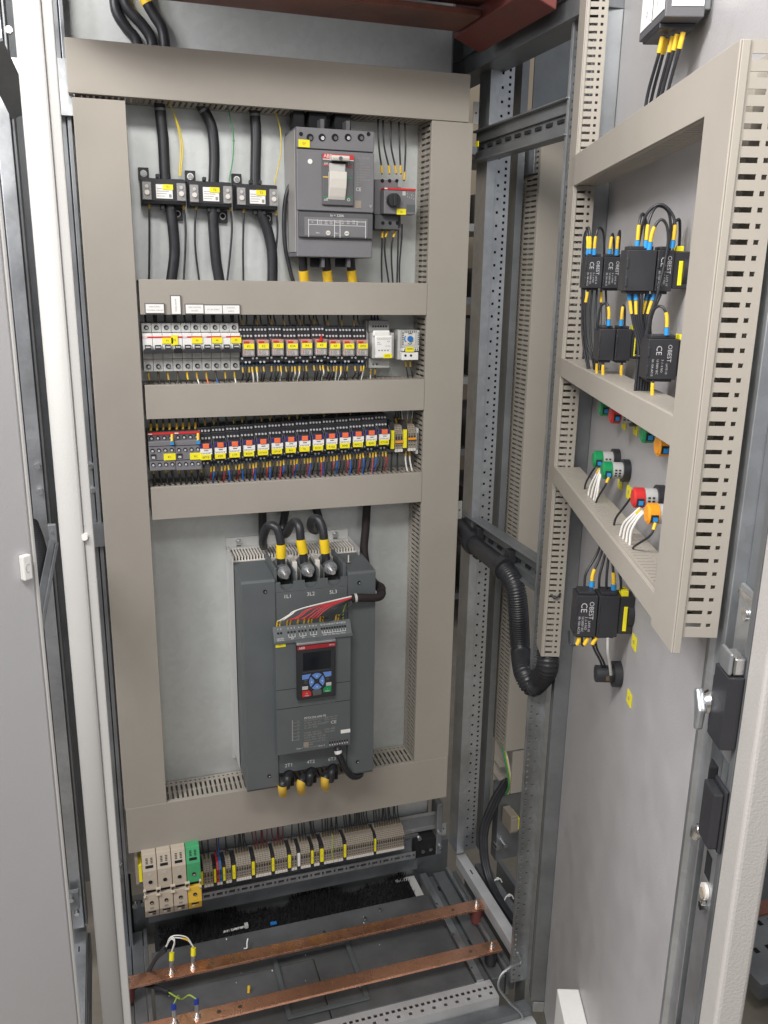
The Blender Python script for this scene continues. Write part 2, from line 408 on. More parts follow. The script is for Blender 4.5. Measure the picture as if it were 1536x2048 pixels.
for px, py in ((187, 930), (190, 978), (205, 1700), (238, 1725), (236, 1752), (238, 1788), (238, 1812)):
    P = aY(px, py, 0.048); b = MB(); q = P-Vector((-0.017, 0.06, 0)); q.x = max(-0.024, min(0.0, q.x))
    b.cyl((q.x, -0.012, q.z), (q.x, -0.017, q.z), 0.0065, zinc, 14); b.cyl((q.x, -0.0165, q.z), (q.x, -0.021, q.z), 0.0038, steel, 6); b.build('bolt', fcl)
b = MB(); z = aY(195, 1068, 0.04).z; b.box(-0.02, 0.018, -0.030, -0.0125, z-0.022, z+0.022, zincd); b.build('bracket', fcl)
b = MB(); z = aY(150, 175, 0.04).z; b.box(-0.024, 0.02, -0.032, -0.0125, z-0.045, z+0.04, zinc); b.build('bracket', fcl)
# top side rail, seen from below
tr = thing('frame_rail', 'dark top side rail above the mounting rails with bright bolts', 'rail', (0.73, -0.1, 1.89), 'frame rails')
b = MB(); b.box(-0.01, 0.05, -0.28, 0.33, 0.0, 0.045, zincd); b.box(-0.016, -0.0105, -0.28, 0.33, 0.03, 0.09, zincd); b.build('profile', tr, bev=0.001)
for px, py in ((963, 90), (995, 65), (1038, 36), (1050, 25), (1060, 17), (1076, 6)):
    P = aX(px, py, 0.712)-Vector((0.73, -0.1, 1.89)); b = MB(); b.cyl((-0.0165, P.y, P.z), (-0.021, P.y, P.z), 0.006, steel, 6); b.build('bolt', tr)
b = MB(); b.box(-0.08, 0.79, -0.35, -0.33, 1.985, 2.16, zincd); tag(b.build('shading_header', loc=(0.35, -0.34, 1.9)), 'unseen grey beam added across the top front to shade the enclosure', 'beam')  # out-of-view beam, added to keep lamp light off the enclosure top
b = MB(); b.box(-0.10, 0.76, -0.34, 0.30, 2.16, 2.17, zincd); tag(b.build('roof_sheet', loc=(0.33, 0, 2.16)), 'grey steel roof sheet over the enclosure', 'roof sheet')
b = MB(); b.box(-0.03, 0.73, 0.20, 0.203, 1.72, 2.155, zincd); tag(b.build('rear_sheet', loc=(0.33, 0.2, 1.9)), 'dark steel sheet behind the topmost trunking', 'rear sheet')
# mounting rails that cross from the rear column to the front one
def siderail(label, x, y0, y1, z0, z1, zinc=zincd):
    t = thing('mounting_rail', label, 'rail', (x, y0, z0), 'mounting rails'); h = z1-z0; L = y1-y0
    b = MB(); b.box(0, 0.018, 0, L, 0, h*0.33, zinc); b.box(0.006, 0.018, 0, L, h*0.33, h*0.62, zincd); b.box(0, 0.018, 0, L, h*0.62, h, zinc)
    b.box(-0.010, -0.0005, 0, L, h-0.003, h, zinc); b.box(-0.010, -0.0005, 0, L, 0, 0.003, zinc)
    for k in range(9): b.box(0.003, 0.0062, 0.03+k*L/9.5, 0.05+k*L/9.5, h*0.42, h*0.53, blackm)
    b.build('profile', t, bev=0.0008); return t
siderail('upper galvanised rail crossing to the front column, carrying a yellow tag', 0.738, -0.297, 0.07, 1.730, 1.786)
siderail('lower galvanised rail crossing to the front column behind the corrugated hose', 0.752, -0.297, 0.10, 0.960, 1.016)
b = MB(); P = aX(955, 288, 0.722); b.box(0.7185, 0.7195, P.y-0.012, P.y+0.001, P.z-0.006, P.z+0.004, yel); o = b.build('tag_label', loc=P)
tag(o, 'small yellow tag stuck on the upper side rail', 'tag')
for px, py, s in ((952, 226, 0), (1014, 222, 1), (919, 1020, 2)):
    P = aY(px, py, 0.06); b = MB(); b.box(-0.006, 0.006, 0, 0.0015, -0.02, 0.02, lgrey); b.cyl((0, -0.0008, 0), (0, 0.0001, 0), 0.0018, inkb, 8)
    o = b.build('slotted_tab', loc=None, bev=0.0005); o.location = P; tag(o, ['pale steel tab beside the topmost trunking end', 'pale steel tab on the rear column above the upper rail', 'pale steel tab above the corrugated hose'][s], 'tab', 'steel tabs')
# bottom side rail (hinge side) and floor structure
sr = thing('frame_rail', 'white-topped bottom side rail running towards the camera on the hinge side', 'rail', (0.75, -0.3, 0.10), 'frame rails')
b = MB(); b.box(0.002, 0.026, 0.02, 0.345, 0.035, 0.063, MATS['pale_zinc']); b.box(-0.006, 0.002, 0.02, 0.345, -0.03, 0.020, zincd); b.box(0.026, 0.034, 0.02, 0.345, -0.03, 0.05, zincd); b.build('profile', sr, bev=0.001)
b = MB(); b.box(0.011, 0.014, 0.27, 0.285, 0.0631, 0.0636, inkb); b.build('slot_mark', sr)
fl = thing('floor_frame', 'grey folded floor frame of the enclosure bottom', 'frame', (0.35, 0.0, 0.05))
b = MB()
for x0, x1, z1, m in ((0.355, 0.385, 0.050, zincd), (0.320, 0.336, 0.056, zinc), (0.338, 0.354, 0.042, zincd), (0.388, 0.396, 0.06, zinc)): b.box(x0, x1, -0.27, 0.075, 0.0, z1, m)
for x0, x1, z1, m in ((-0.40, -0.36, 0.046, zincd), (-0.358, -0.335, 0.052, zincd), (-0.333, -0.325, 0.056, zincd)): b.box(x0, x1, -0.28, 0.08, 0.0, z1, m)
b.build('side_member', fl, bev=0.001)
b = MB(); b.box(-0.38, 0.40, 0.093, 0.11, 0.0, 0.125, zincd); b.build('rear_member', fl, bev=0.001)
for k, (x, y) in enumerate(((0.35, 0.02), (0.35, -0.06), (0.352, -0.16))):
    b = MB(); b.box(x, x+0.012, y, y+0.014, 0.0425, 0.0432, blackm); b.build('slot_mark', fl)
# front beam with square holes
fb = thing('front_beam', 'pale perforated beam across the front of the enclosure floor', 'beam', (0.345, -0.295, 0.05))
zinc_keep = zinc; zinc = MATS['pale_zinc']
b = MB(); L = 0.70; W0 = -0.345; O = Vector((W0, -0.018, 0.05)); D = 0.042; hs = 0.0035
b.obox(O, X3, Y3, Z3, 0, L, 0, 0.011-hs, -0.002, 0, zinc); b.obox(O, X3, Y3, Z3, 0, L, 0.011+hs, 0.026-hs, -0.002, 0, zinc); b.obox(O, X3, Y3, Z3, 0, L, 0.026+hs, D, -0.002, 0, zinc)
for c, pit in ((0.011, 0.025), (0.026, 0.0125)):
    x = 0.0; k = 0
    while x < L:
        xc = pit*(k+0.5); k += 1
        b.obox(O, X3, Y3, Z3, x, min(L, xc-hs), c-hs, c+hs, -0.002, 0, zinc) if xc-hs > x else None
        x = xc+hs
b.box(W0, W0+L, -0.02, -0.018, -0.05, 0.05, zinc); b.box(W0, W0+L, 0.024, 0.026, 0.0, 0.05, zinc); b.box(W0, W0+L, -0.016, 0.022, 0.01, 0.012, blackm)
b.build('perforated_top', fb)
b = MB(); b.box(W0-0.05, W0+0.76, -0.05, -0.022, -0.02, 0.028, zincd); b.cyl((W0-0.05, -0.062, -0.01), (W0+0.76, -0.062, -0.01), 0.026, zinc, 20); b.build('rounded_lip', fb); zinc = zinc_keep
# floor plates and brush strip
for i, (x0, x1, y0, y1, m, lb) in enumerate(((0.03, 0.667, -0.105, 0.012, slate, 'dark grey floor plate behind the upper copper bar'),
        (0.03, 0.36, -0.27, -0.108, slate, 'dark grey floor plate between the copper bars, near the wired bolts'),
        (0.36, 0.667, -0.27, -0.108, slate, 'dark grey floor plate under the bolt-free half of the copper bars'))):
    b = MB(); b.box(x0+0.001, x1-0.001, y0, y1, 0.088+0.002*i, 0.098+0.002*i, M('floor_plate%d' % i, (0.155, 0.16, 0.165), 0.42, 0.3, var=0.10, scale=14, dirt=0.35)); o = b.build('floor_plate', bev=0.0008)
    tag(o, lb, 'floor plate', 'floor plates')
wf = thing('cable_hatch', 'dark rectangular cover frame lying in the floor between the copper bars', 'frame', aZ(640, 1950, 0.104))
fx0_, fx1_ = aZ(552, 1950, 0.104).x, aZ(722, 1950, 0.104).x; fy1_, fy0_ = aZ(640, 1893, 0.104).y, aZ(640, 2025, 0.104).y; o0 = wf.location
b = MB()
for xa, xb, ya, yb in ((fx0_, fx1_, fy1_-0.009, fy1_), (fx0_, fx1_, fy0_, fy0_+0.009), (fx0_, fx0_+0.010, fy0_+0.0092, fy1_-0.0092), (fx1_-0.010, fx1_, fy0_+0.0092, fy1_-0.0092)): b.box(xa-o0.x, xb-o0.x, ya-o0.y, yb-o0.y, 0, 0.004, slate)
b.build('rim', wf, bev=0.001)
for px, py in ((648, 1868), (873, 1812), (906, 1873), (942, 1940), (730, 1840), (760, 1822)):
    P = aZ(px, py, 0.10); b = MB(); b.cyl((P.x, P.y, 0.101), (P.x, P.y, 0.106), 0.0035, steel, 8); o = b.build('plate_screw', loc=(P.x, P.y, 0.1)); tag(o, 'small bright screw in a dark floor plate', 'screw', 'floor plate screws')
bs = thing('brush_strip', 'black bristle brush strip in the cable entry slot', 'brush strip', (0.35, 0.05, 0.09))
b = MB(); b.box(-0.31, 0.29, -0.036, 0.025, -0.03, 0.004, blackm); b.build('carrier', bs)
b = MB()
for i in range(4500):
    x = random.uniform(-0.30, 0.285); y = random.uniform(-0.034, 0.034+0.012*math.sin(x*31)+0.008*math.sin(x*77)); h = random.uniform(0.008, 0.028)*(1+0.45*math.sin(x*23))
    dx, dy = random.uniform(-0.006, 0.006), random.uniform(-0.01, 0.004)
    b.add([(x-0.0016, y, 0.002), (x+0.0016, y, 0.002), (x+dx, y+dy, h)], [(0, 1, 2)], blackm)
b.build('bristles', bs, recalc=False)
P = aZ(800, 1765, 0.10); b = MB(); b.box(0.61, 0.660, 0.012, 0.088, 0.085, 0.094, lgrey); tag(b.build('entry_plate', bev=0.001), 'pale bare plate at the end of the brush slot', 'plate')
# copper busbars
def bar(label, xa, xb, y0, y1, z0, z1, mat, group):
    t = thing('busbar', label, 'busbar', (xa, (y0+y1)/2, z0), group)
    b = MB(); b.box(0, xb-xa, y0-(y0+y1)/2, y1-(y0+y1)/2, 0, z1-z0, mat); b.build('bar', t, bev=0.0008); return t
BZ = 0.15
B1 = bar('flat copper bar nearer the terminals, with yellow-sleeved lugs', -0.03, 0.757, -0.126, -0.096, BZ-0.006, BZ, copper, 'copper bars')
B2 = bar('flat copper bar nearer the front beam, with blue lugs', -0.03, 0.735, -0.251, -0.221, BZ-0.006, BZ, copper, 'copper bars')
def onbar(b_, px, py, kind):
    y = b_.location.y; P = aY(px, py, y)
    P = aZ(px, py, BZ); x = P.x+0.03
    b = MB()
    if kind == 'hole': b.cyl((x, 0, 0.00605), (x, 0, 0.0063), 0.0042, brown, 12); b.build('hole', b_)
    else: b.cyl((x, 0, 0.006), (x, 0, 0.008), 0.008, steel, 16); b.cyl((x, 0, 0.008), (x, 0, 0.0135), 0.0062, steel, 6); b.cyl((x, 0, 0.0135), (x, 0, 0.02), 0.0035, steel, 10); b.build('bolt', b_)
    return P.x, y
for px, py in ((425, 1928), (467, 1918), (906, 1820)): onbar(B1, px, py, 'hole')
for px, py in ((252, 1958), (951, 1806)): onbar(B1, px, py, 'bolt')
for px, py in ((438, 2023), (480, 2013), (944, 1908)): onbar(B2, px, py, 'hole')
onbar(B2, 988, 1901, 'bolt')
lug1 = [onbar(B1, 343, 1942, 'bolt'), onbar(B1, 386, 1932, 'bolt')]
lug2 = [onbar(B2, 349, 2040, 'bolt'), onbar(B2, 394, 2028, 'bolt')]
for i, (x, y) in enumerate(((0.738, -0.111), (-0.02, -0.111), (0.718, -0.236), (-0.02, -0.236))):
    dred_ = dred if i < 2 else black
    b = MB(); b.cyl((x, y+(0.004 if y < -0.2 else 0), 0.105), (x, y+(0.004 if y < -0.2 else 0), BZ-0.0065), 0.0125, dred_, 10, r2=0.0145); o = b.build('standoff_insulator', loc=(x, y, 0.105))
    tag(o, '%s insulator under the bolted end of the %s copper bar, %s the door hinges' % (('red', 'black')[i//2], ('upper', 'lower')[i//2], ('beside', 'away from')[i % 2]), 'insulator', 'busbar insulators')
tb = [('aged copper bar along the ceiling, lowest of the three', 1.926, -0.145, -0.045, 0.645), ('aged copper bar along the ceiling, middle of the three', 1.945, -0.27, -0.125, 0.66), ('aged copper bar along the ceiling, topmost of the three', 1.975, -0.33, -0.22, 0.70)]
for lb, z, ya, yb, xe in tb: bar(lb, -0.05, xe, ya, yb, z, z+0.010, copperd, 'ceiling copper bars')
b = MB(); b.prism([(0.648, 1.922), (0.70, 1.902), (0.708, 2.1), (0.648, 2.1)], -0.30, -0.02, dred, 'y'); tag(b.build('bar_support', loc=(0.66, -0.05, 1.95), bev=0.002), 'dull red support holding the ceiling copper bars', 'bar support')

# ------------------------------------------------------------------ neighbouring bay on the hinge side
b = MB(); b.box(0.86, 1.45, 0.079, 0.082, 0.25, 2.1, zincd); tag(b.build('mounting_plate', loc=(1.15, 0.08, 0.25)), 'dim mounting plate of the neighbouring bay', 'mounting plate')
b = MB(); b.box(0.806, 0.84, 0.13, 0.135, 0.15, 2.1, zincd); b.box(0.82, 0.835, 0.05, 0.13, 0.15, 2.1, zincd); tag(b.build('frame_column', loc=(0.82, 0.1, 0.15)), 'dark plain post between the perforated column and the neighbouring trunking', 'column', 'frame columns')
trunking('dim beige vertical trunking in the neighbouring bay', Vector((0.846, 0.078, 0.455)), Z3, -Y3, X3, 1.35, 0.056, 0.078, group='trunking in the neighbouring bay')
b = MB(); b.box(0.862, 0.905, -0.004, 0.0, 0.343, 0.452, duct); b.box(0.846, 0.905, 0.06, 0.064, 0.343, 0.452, duct); b.box(0.846, 0.862, 0.03, 0.06, 0.36, 0.364, duct); b.box(0.846, 0.862, 0.03, 0.06, 0.395, 0.399, duct); tag(b.build('trunking_end', loc=(0.87, 0, 0.34)), 'beige trunking stub under the neighbouring trunking, its side open', 'trunking end')
P0 = aY(1035, 150, 0.02)
b = MB(); b.box(0.90, 0.98, 0.0, 0.078, 1.69, 1.80, duct); tag(b.build('trunking_end', loc=(0.94, 0.03, 1.7), bev=0.001), 'beige trunking end above the upper rail in the neighbouring bay', 'trunking end')
b = MB(); b.box(0.84, 0.895, 0.02, 0.078, 1.71, 1.79, zincd); tag(b.build('junction_box', loc=(0.86, 0.03, 1.7), bev=0.001), 'dark grey box behind the upper rail', 'box')
for i, (c, x) in enumerate(((greenw, 0.852), (whitew, 0.857), (yelw, 0.8545))):
    wire('%s earth lead hanging from the neighbouring trunking' % ('green', 'white', 'yellow')[i], [(x, 0.05, 0.47), (x+0.004, 0.02, 0.42), (x+0.012, 0.01, 0.36), (x+0.016, 0.03, 0.32)], 0.003, c, group='leads in the neighbouring bay')
for i in range(3):
    wire('thick black cable curving down inside the neighbouring bay', [(0.875-0.006*i, 0.03, 0.36), (0.845-0.008*i, 0.03, 0.30), (0.815-0.006*i, 0.02, 0.22), (0.81-0.004*i, -0.04, 0.135), (0.812-0.002*i, -0.20, 0.125)], 0.006, rubber, group='cables in the neighbouring bay', name='cable', cat='cable')
tbk = thing('terminal_block', 'beige terminal block with a yellow marker in the neighbouring bay', 'terminal block', aY(1030, 1650, 0.0))
b = MB(); b.box(-0.012, 0.006, 0.0, 0.045, -0.022, 0.024, taupe); b.box(-0.0125, 0.0065, -0.004, -0.0001, -0.016, 0.018, taupe); b.build('body', tbk, bev=0.001)
b = MB(); b.box(0.007, 0.012, -0.003, 0.04, -0.012, 0.016, yel); b.build('marker', tbk)
nr = thing('frame_rail', 'dark bottom side rail of the neighbouring bay with cable ties', 'rail', (0.815, -0.28, 0.10), 'frame rails')
b = MB(); b.box(-0.01, 0.02, 0, 0.33, -0.06, 0.022, zincd); b.box(0.05, 0.06, 0, 0.33, -0.06, 0.02, zincd); b.build('profile', nr)
for px, py in ((995, 1760), (1018, 1793)):
    P = aZ(px, py, 0.135); b = MB(); b.tube(catmull([(P.x-0.012, P.y, 0.126), (P.x-0.006, P.y, 0.137), (P.x+0.006, P.y, 0.137), (P.x+0.012, P.y, 0.126)]), 0.0016, white); b.box(P.x-0.003, P.x+0.003, P.y-0.002, P.y+0.002, 0.136, 0.141, white)
    tag(b.build('cable_tie', loc=P), 'white cable tie around the cables in the neighbouring bay', 'cable tie', 'cable ties in the neighbouring bay')
b = MB(); b.box(0.86, 1.4, 0.05, 0.078, 0.12, 0.30, zincd); tag(b.build('steel_sheet', loc=(1.1, 0.06, 0.12)), 'dull steel sheet low in the neighbouring bay', 'sheet')
for px, py in ((992, 1692), (1008, 1688)):
    P = aY(px, py, 0.04); b = MB(); b.cyl((P.x, 0.03, P.z), (P.x, 0.05, P.z), 0.006, steel, 6); tag(b.build('bolt', loc=P), 'bright bolt on the dark corner of the neighbouring bay', 'bolt', 'bolts of the neighbouring bay')

# ------------------------------------------------------------------ open leaf seen edge-on, and the bay beside it
BX, BY = -0.0285, -0.60
ld = thing('door_leaf', 'open pale grey door leaf seen on its rounded edge beside the tall trunking', 'door', (BX, BY, 0.03))
b = MB(); pr = []
bw = 0.0255; x0 = -0.0135
for i in range(9):
    a = math.pi*i/8; pr.append((x0+bw/2-math.cos(a)*bw/2, -0.0045*math.sin(a)))
n_ = (0.0127, 0.27)
pr += [(x0+bw+n_[0]-0.02, 0.27), (x0+n_[0]-0.02, 0.27)]
b.prism(pr, 0, 2.05, paint, 'z'); o_ = b.build('leaf', ld)
for p_ in o_.data.polygons: p_.use_smooth = len(p_.vertices) == 4 and abs(p_.normal.z) < 0.1 and p_.normal.y < -0.2
b = MB(); b.box(x0+bw+0.0006, x0+bw+0.0108, 0.002, 0.02, 0, 2.05, paint); b.build('seal_lip', ld, bev=0.0015)
P = aY(172, 1072, BY+0.002); b = MB(); b.cyl((P.x-BX, 0.004, P.z-0.03), (P.x-BX-0.002, -0.003, P.z-0.03), 0.004, white, 12); b.build('rubber_stop', ld, bev=0.0008)
fp = thing('door_panel', 'flat grey door panel with a white plug, at the edge of the picture', 'door', (-0.072, -0.60, 0.03))
ww = Vector((-0.76, -0.65, 0)).normalized(); nn = Vector((ww.y, -ww.x, 0)); nw = -nn
b = MB(); A_ = Vector((0, 0, 0)); B_ = ww*0.55
b.add([A_, B_, B_+nn*0.02, A_+nn*0.02]+[p+Vector((0, 0, 2.05)) for p in (A_, B_, B_+nn*0.02, A_+nn*0.02)], [(0,1,2,3),(4,5,6,7),(0,1,5,4),(1,2,6,5),(2,3,7,6),(3,0,4,7)], doorp)
b.build('leaf', fp, bev=0.003)
b = MB(); b.obox(-ww*0.0045, ww, Z3, nn, 0, 0.004, 0, 2.05, -0.0005, 0.02, paint); b.build('edge_strip', fp, bev=0.001)
def onp(px, py):
    d = ray(px, py); k = ((Vector((-0.072, -0.60, 0))-CAM).dot(nn))/d.dot(nn); return CAM+d*k
Q = onp(47, 1133)
b = MB(); b.obox(Q-Vector((-0.072, -0.60, 0.03)), ww, Z3, nw, -0.0055, 0.0055, -0.0145, 0.0145, 0.0003, 0.008, white); b.build('plug', fp, bev=0.0015)
b = MB(); pc = Q-Vector((-0.072, -0.60, 0.03))+nw*0.0083
b.tube([pc+ww*(0.003*math.cos(a))+Z3*(0.005*math.sin(a)) for a in [math.pi*(-0.6+1.3*i/10) for i in range(11)]], 0.0004, lgrey, 5); b.build('plug_mark', fp)
# frame of the bay beside it
lc = thing('frame_column', 'galvanised column visible between the two door leaves', 'column', (-0.108, 0.06, 0.17), 'frame columns')
b = MB(); b.box(-0.015, 0.008, -0.015, 0.03, 0, 1.98, zinc); b.box(0.0085, 0.014, -0.008, 0.03, 0, 1.98, zincd); b.build('profile', lc, bev=0.0015)
b = MB(); b.box(-0.16, -0.135, 0.10, 0.14, 0.05, 2.1, zincd); b.box(-0.30, -0.16, 0.16, 0.165, 0.05, 2.1, zincd); tag(b.build('frame_column', loc=(-0.15, 0.12, 0.05)), 'dark rear post behind the panel with the white plug', 'column', 'frame columns')
for px, py in ((75, 933), (80, 983), (18, 60)):
    P = aY(px, py, 0.04); b = MB(); b.cyl((P.x, 0.036, P.z), (P.x, 0.046, P.z), 0.006, steel, 6); tag(b.build('bolt', loc=P), 'bright bolt on the column between the two leaves', 'bolt', 'bolts between the leaves')
lr = thing('frame_rail', 'pale bottom rail running towards the camera between the two leaves', 'rail', (-0.11, -0.3, 0.10), 'frame rails')
b = MB(); b.box(-0.014, 0.012, 0.0, 0.375, 0.03, 0.05, zinc); b.box(0.0125, 0.018, 0.0, 0.375, -0.03, 0.03, zincd); b.box(-0.07, -0.03, 0, 0.375, -0.02, 0.02, zincd); b.build('profile', lr, bev=0.001)
b = MB(); b.box(-0.004, -0.001, 0.30, 0.315, 0.0501, 0.0505, inkb); b.build('slot_mark', lr)
P = aY(145, 1790, 0.03); b = MB(); b.box(P.x-0.02, P.x+0.012, 0.02, 0.032, P.z-0.03, P.z+0.012, zincd); b.cyl((P.x-0.002, 0.012, P.z), (P.x-0.002, 0.02, P.z), 0.005, steel, 6); b.cyl((P.x+0.006, 0.012, P.z-0.035), (P.x+0.006, 0.022, P.z-0.035), 0.005, steel, 6); tag(b.build('corner_bracket', loc=P), 'steel corner bracket with nuts low between the two leaves', 'bracket')
b = MB(); b.box(-0.75, -0.055, 0.26, 0.263, 0.12, 2.15, zincd); tag(b.build('rear_sheet', loc=(-0.3, 0.26, 0.12)), 'dark backing added for the shaded bay between the two leaves', 'rear sheet')  # added dark backing, stands in for the shade inside this bay
# door stay and hose between the leaves
A_, B_ = aY(108, 1078, 0.0), aY(58, 1340, -0.42)
ds = thing('door_stay', 'folded steel door stay slanting between the two leaves', 'door stay', A_)
b = MB(); U = (B_-A_); L = U.length; U.normalize(); V = U.cross(Y3).normalized(); W_ = U.cross(V)
b.obox(Vector((0,0,0)), U, V, W_, 0, L, -0.008, 0.003, -0.002, 0.002, zincd); b.obox(Vector((0,0,0)), U, V, W_, 0.03, L, 0.0035, 0.009, 0.001, 0.010, zincd); b.build('arm', ds, bev=0.001)
b = MB(); b.box(-0.008, 0.006, -0.01, 0.0, -0.005, 0.03, zinc); b.cyl((-0.002, -0.0105, 0.016), (-0.002, -0.013, 0.016), 0.003, steel, 6); b.build('bracket', ds, bev=0.001)
b = MB(); pts = [aY(58, 1050, 0.02), aY(70, 1085, -0.02), aY(76, 1120, -0.06), aY(70, 1165, -0.10), aY(58, 1200, -0.14)]
Pp = resample(catmull(pts, 30), 0.0016); b.tube(Pp, 0.0165, rubber, 16, rf=lambda i: (1.02, 1.02, 0.88)[i % 3]); tag(b.build('corrugated_hose', loc=pts[0]), 'black corrugated hose between the two leaves, above the door stay', 'hose', 'corrugated hoses')
A_, B_ = aY(-15, 85, -0.1), aY(52, 225, 0.02)
b = MB(); U = (B_-A_); L = U.length; U.normalize(); V = U.cross(Y3).normalized(); b.obox(A_, U, V, U.cross(V), 0, L, -0.025, 0.015, -0.003, 0.003, zincd); tag(b.build('frame_rail', loc=A_), 'dark slanting rail high between the two leaves', 'rail', 'frame rails')
P = aY(27, 150, 0.03); b = MB(); b.box(-0.009, 0.009, 0, 0.0015, -0.026, 0.026, zinc); b.cyl((0, -0.0006, 0), (0, 0.0001, 0), 0.002, inkb, 8); o = b.build('slotted_tab', bev=0.0005); o.location = P; tag(o, 'pale steel tab high between the two leaves', 'tab', 'steel tabs')

# ================================================================== HINGED DOOR with its trunking and devices
dr = doorthing('cabinet_door', 'wide open grey cabinet door carrying trunking, switches and pilot lights', 'door')
b = MB(); b.box(0.0, 0.775, 0.0, 0.003, 0.11, 2.12, doori); b.build('sheet', dr)
b = MB()
b.box(0.0265, 0.0285, -0.027, -0.0003, 0.13, 2.1, zincd); b.box(0.004, 0.0262, -0.027, -0.025, 0.13, 2.1, zincd); b.box(0.002, 0.004, -0.027, -0.0003, 0.13, 2.1, blackm); b.build('hinge_stiffener', dr, bev=0.0008)
b = MB(); b.box(0.0, 0.03, -0.022, -0.0003, 0.105, 0.128, zinc); b.build('hinge_bracket', dr, bev=0.001)
b = MB(); z = 0.13
O = Vector((0.655, -0.012, 0)); hs = 0.0026
b.box(0.655, 0.6615, -0.012, -0.0105, 0.13, 2.1, zincd); b.box(0.6665, 0.669, -0.012, -0.0105, 0.13, 2.1, zincd)
zz = 0.13; k = 0
while zz < 2.1:
    zc = 0.13+0.05*(k+0.5); hh = 0.008 if k % 4 == 2 else 0.003; k += 1
    if zc > 2.1: zc = 2.2
    b.box(0.6615, 0.6665, -0.012, -0.0105, zz, min(2.1, zc-hh), zincd); zz = zc+hh
b.prism([(0.669, -0.012), (0.673, -0.019), (0.678, -0.019), (0.681, -0.014), (0.700, -0.014), (0.700, -0.0005), (0.669, -0.0005)], 0.13, 2.1, zinc, 'z')
b.box(0.652, 0.6549, -0.0115, -0.0005, 0.13, 2.1, zincd)
b.build('lock_stiffener', dr, bev=0.0006)
b = MB(); b.box(0.748, 0.757, -0.010, -0.0005, 0.12, 2.11, zinc); b.box(0.7575, 0.766, -0.020, -0.0005, 0.12, 2.11, zincd); b.box(0.701, 0.747, -0.0018, -0.0005, 0.12, 2.11, zincd); b.build('edge_channel', dr, bev=0.0012)
b = MB(); b.box(0.768, 0.802, -0.021, 0.004, 0.108, 2.122, edgep); b.build('folded_edge', dr, bev=0.004, seg=3)
b = MB(); b.box(0.712, 0.740, -0.0115, -0.0085, 1.10, 1.262, zinc); b.box(0.710, 0.742, -0.0125, -0.0118, 1.252, 1.257, steel); b.cyl((0.730, -0.0118, 1.240), (0.730, -0.0135, 1.240), 0.006, steel, 14); b.build('lock_rod', dr, bev=0.0006)
b = MB(); b.box(0.708, 0.742, -0.0115, -0.0085, 0.2, 1.005, zinc); b.cyl((0.727, -0.0118, 0.958), (0.727, -0.015, 0.958), 0.008, offw, 16); b.cyl((0.727, -0.0151, 0.956), (0.727, -0.0165, 0.956), 0.0055, taupe, 14); b.cyl((0.731, -0.0118, 0.945), (0.731, -0.018, 0.945), 0.0045, steel, 6); b.box(0.716, 0.730, -0.0118, -0.0116, 0.970, 0.996, blackm); b.build('lock_rod', dr, bev=0.0006)
def boxd(px0, py0, px1, py1, wv):
    t0, z1 = aD(px0, py0, wv); t1, z0 = aD(px1, py1, wv); return t0, t1, z0, z1
t0, z0 = aD(1440, 1475, 0.03); t1, z1 = aD(1500, 1340, 0.03)
b = MB(); b.box(0.735, 0.766, -0.034, -0.0205, 1.130, 1.197, black); b.prism([(0.7345, -0.034), (0.716, -0.022), (0.716, -0.0205), (0.7345, -0.0205)], 1.136, 1.185, blackm, 'z'); b.build('lock_housing', dr, bev=0.0015)
b = MB(); b.box(0.742, 0.764, -0.030, -0.0205, 1.198, 1.214, steel); b.box(0.742, 0.764, -0.034, -0.0305, 1.198, 1.218, zinc); b.build('lock_bracket', dr, bev=0.002)
b = MB(); b.cyl((0.729, -0.018, 1.158), (0.727, -0.031, 1.155), 0.0105, zinc, 24); b.cyl((0.727, -0.0312, 1.155), (0.7265, -0.036, 1.154), 0.0115, steel, 24, r2=0.0095); b.prism([(0.7155, 1.163), (0.7225, 1.166), (0.735, 1.150), (0.732, 1.130), (0.725, 1.128), (0.722, 1.146)], -0.043, -0.0362, zinc, 'y'); b.build('lock_cam', dr, bev=0.002)
b = MB(); b.box(0.740, 0.767, -0.024, -0.0205, 1.028, 1.091, black); b.box(0.740, 0.766, -0.033, -0.0242, 1.032, 1.087, black); b.prism([(0.7395, -0.030), (0.722, -0.021), (0.7395, -0.0205)], 1.03, 1.098, blackm, 'z'); b.build('lock_housing', dr, bev=0.0015)
b = MB(); b.cyl((0.733, -0.0165, 1.030), (0.730, -0.028, 1.026), 0.0075, steel, 16); b.cyl((0.730, -0.0282, 1.026), (0.729, -0.031, 1.018), 0.007, steel, 12, r2=0.004); b.build('lock_cam', dr, bev=0.001)
t_, z_ = aD(1330, 2030, 0.012)
b = MB(); b.cyl((t_, -0.0005, z_), (t_, -0.012, z_), 0.009, steel, 10, r2=0.006); b.build('earth_stud', dr)
dg = 'trunking on the door'
trunking('tall slotted trunking on the hinge side of the open door', dW(0.006, 0.028, 0.886), Z3, DN, DU, 1.24, 0.049, 0.032, group=dg, name='cable_trunking', sq=(0.0055, 0.0095), slot=(0.0135, 0.0255), neck=False, pitch=0.0102, sw=0.0036, lip=0.006)
trunking('slotted trunking nearest the camera at the free edge of the open door', dW(0.632, 0.020, 1.203), Z3, DN, DU, 0.487, 0.064, 0.040, group=dg, cov=(0.016, 0.0), sq=(0.007, 0.0112), slot=(0.0155, 0.0295), neck=False, pitch=0.0122, sw=0.0042, lip=0.0085)
hk = dict(group=dg, sq=(0.008, 0.010), slot=(0.014, 0.032), neck=False, pitch=0.0102, sw=0.0022, lip=0.005)
trunking('slanting-looking top trunking across the open door', dW(0.056, 0.018, 1.648), DU, DN, Z3, 0.576, 0.041, 0.042, cov=(0.05, 0.0), **hk)
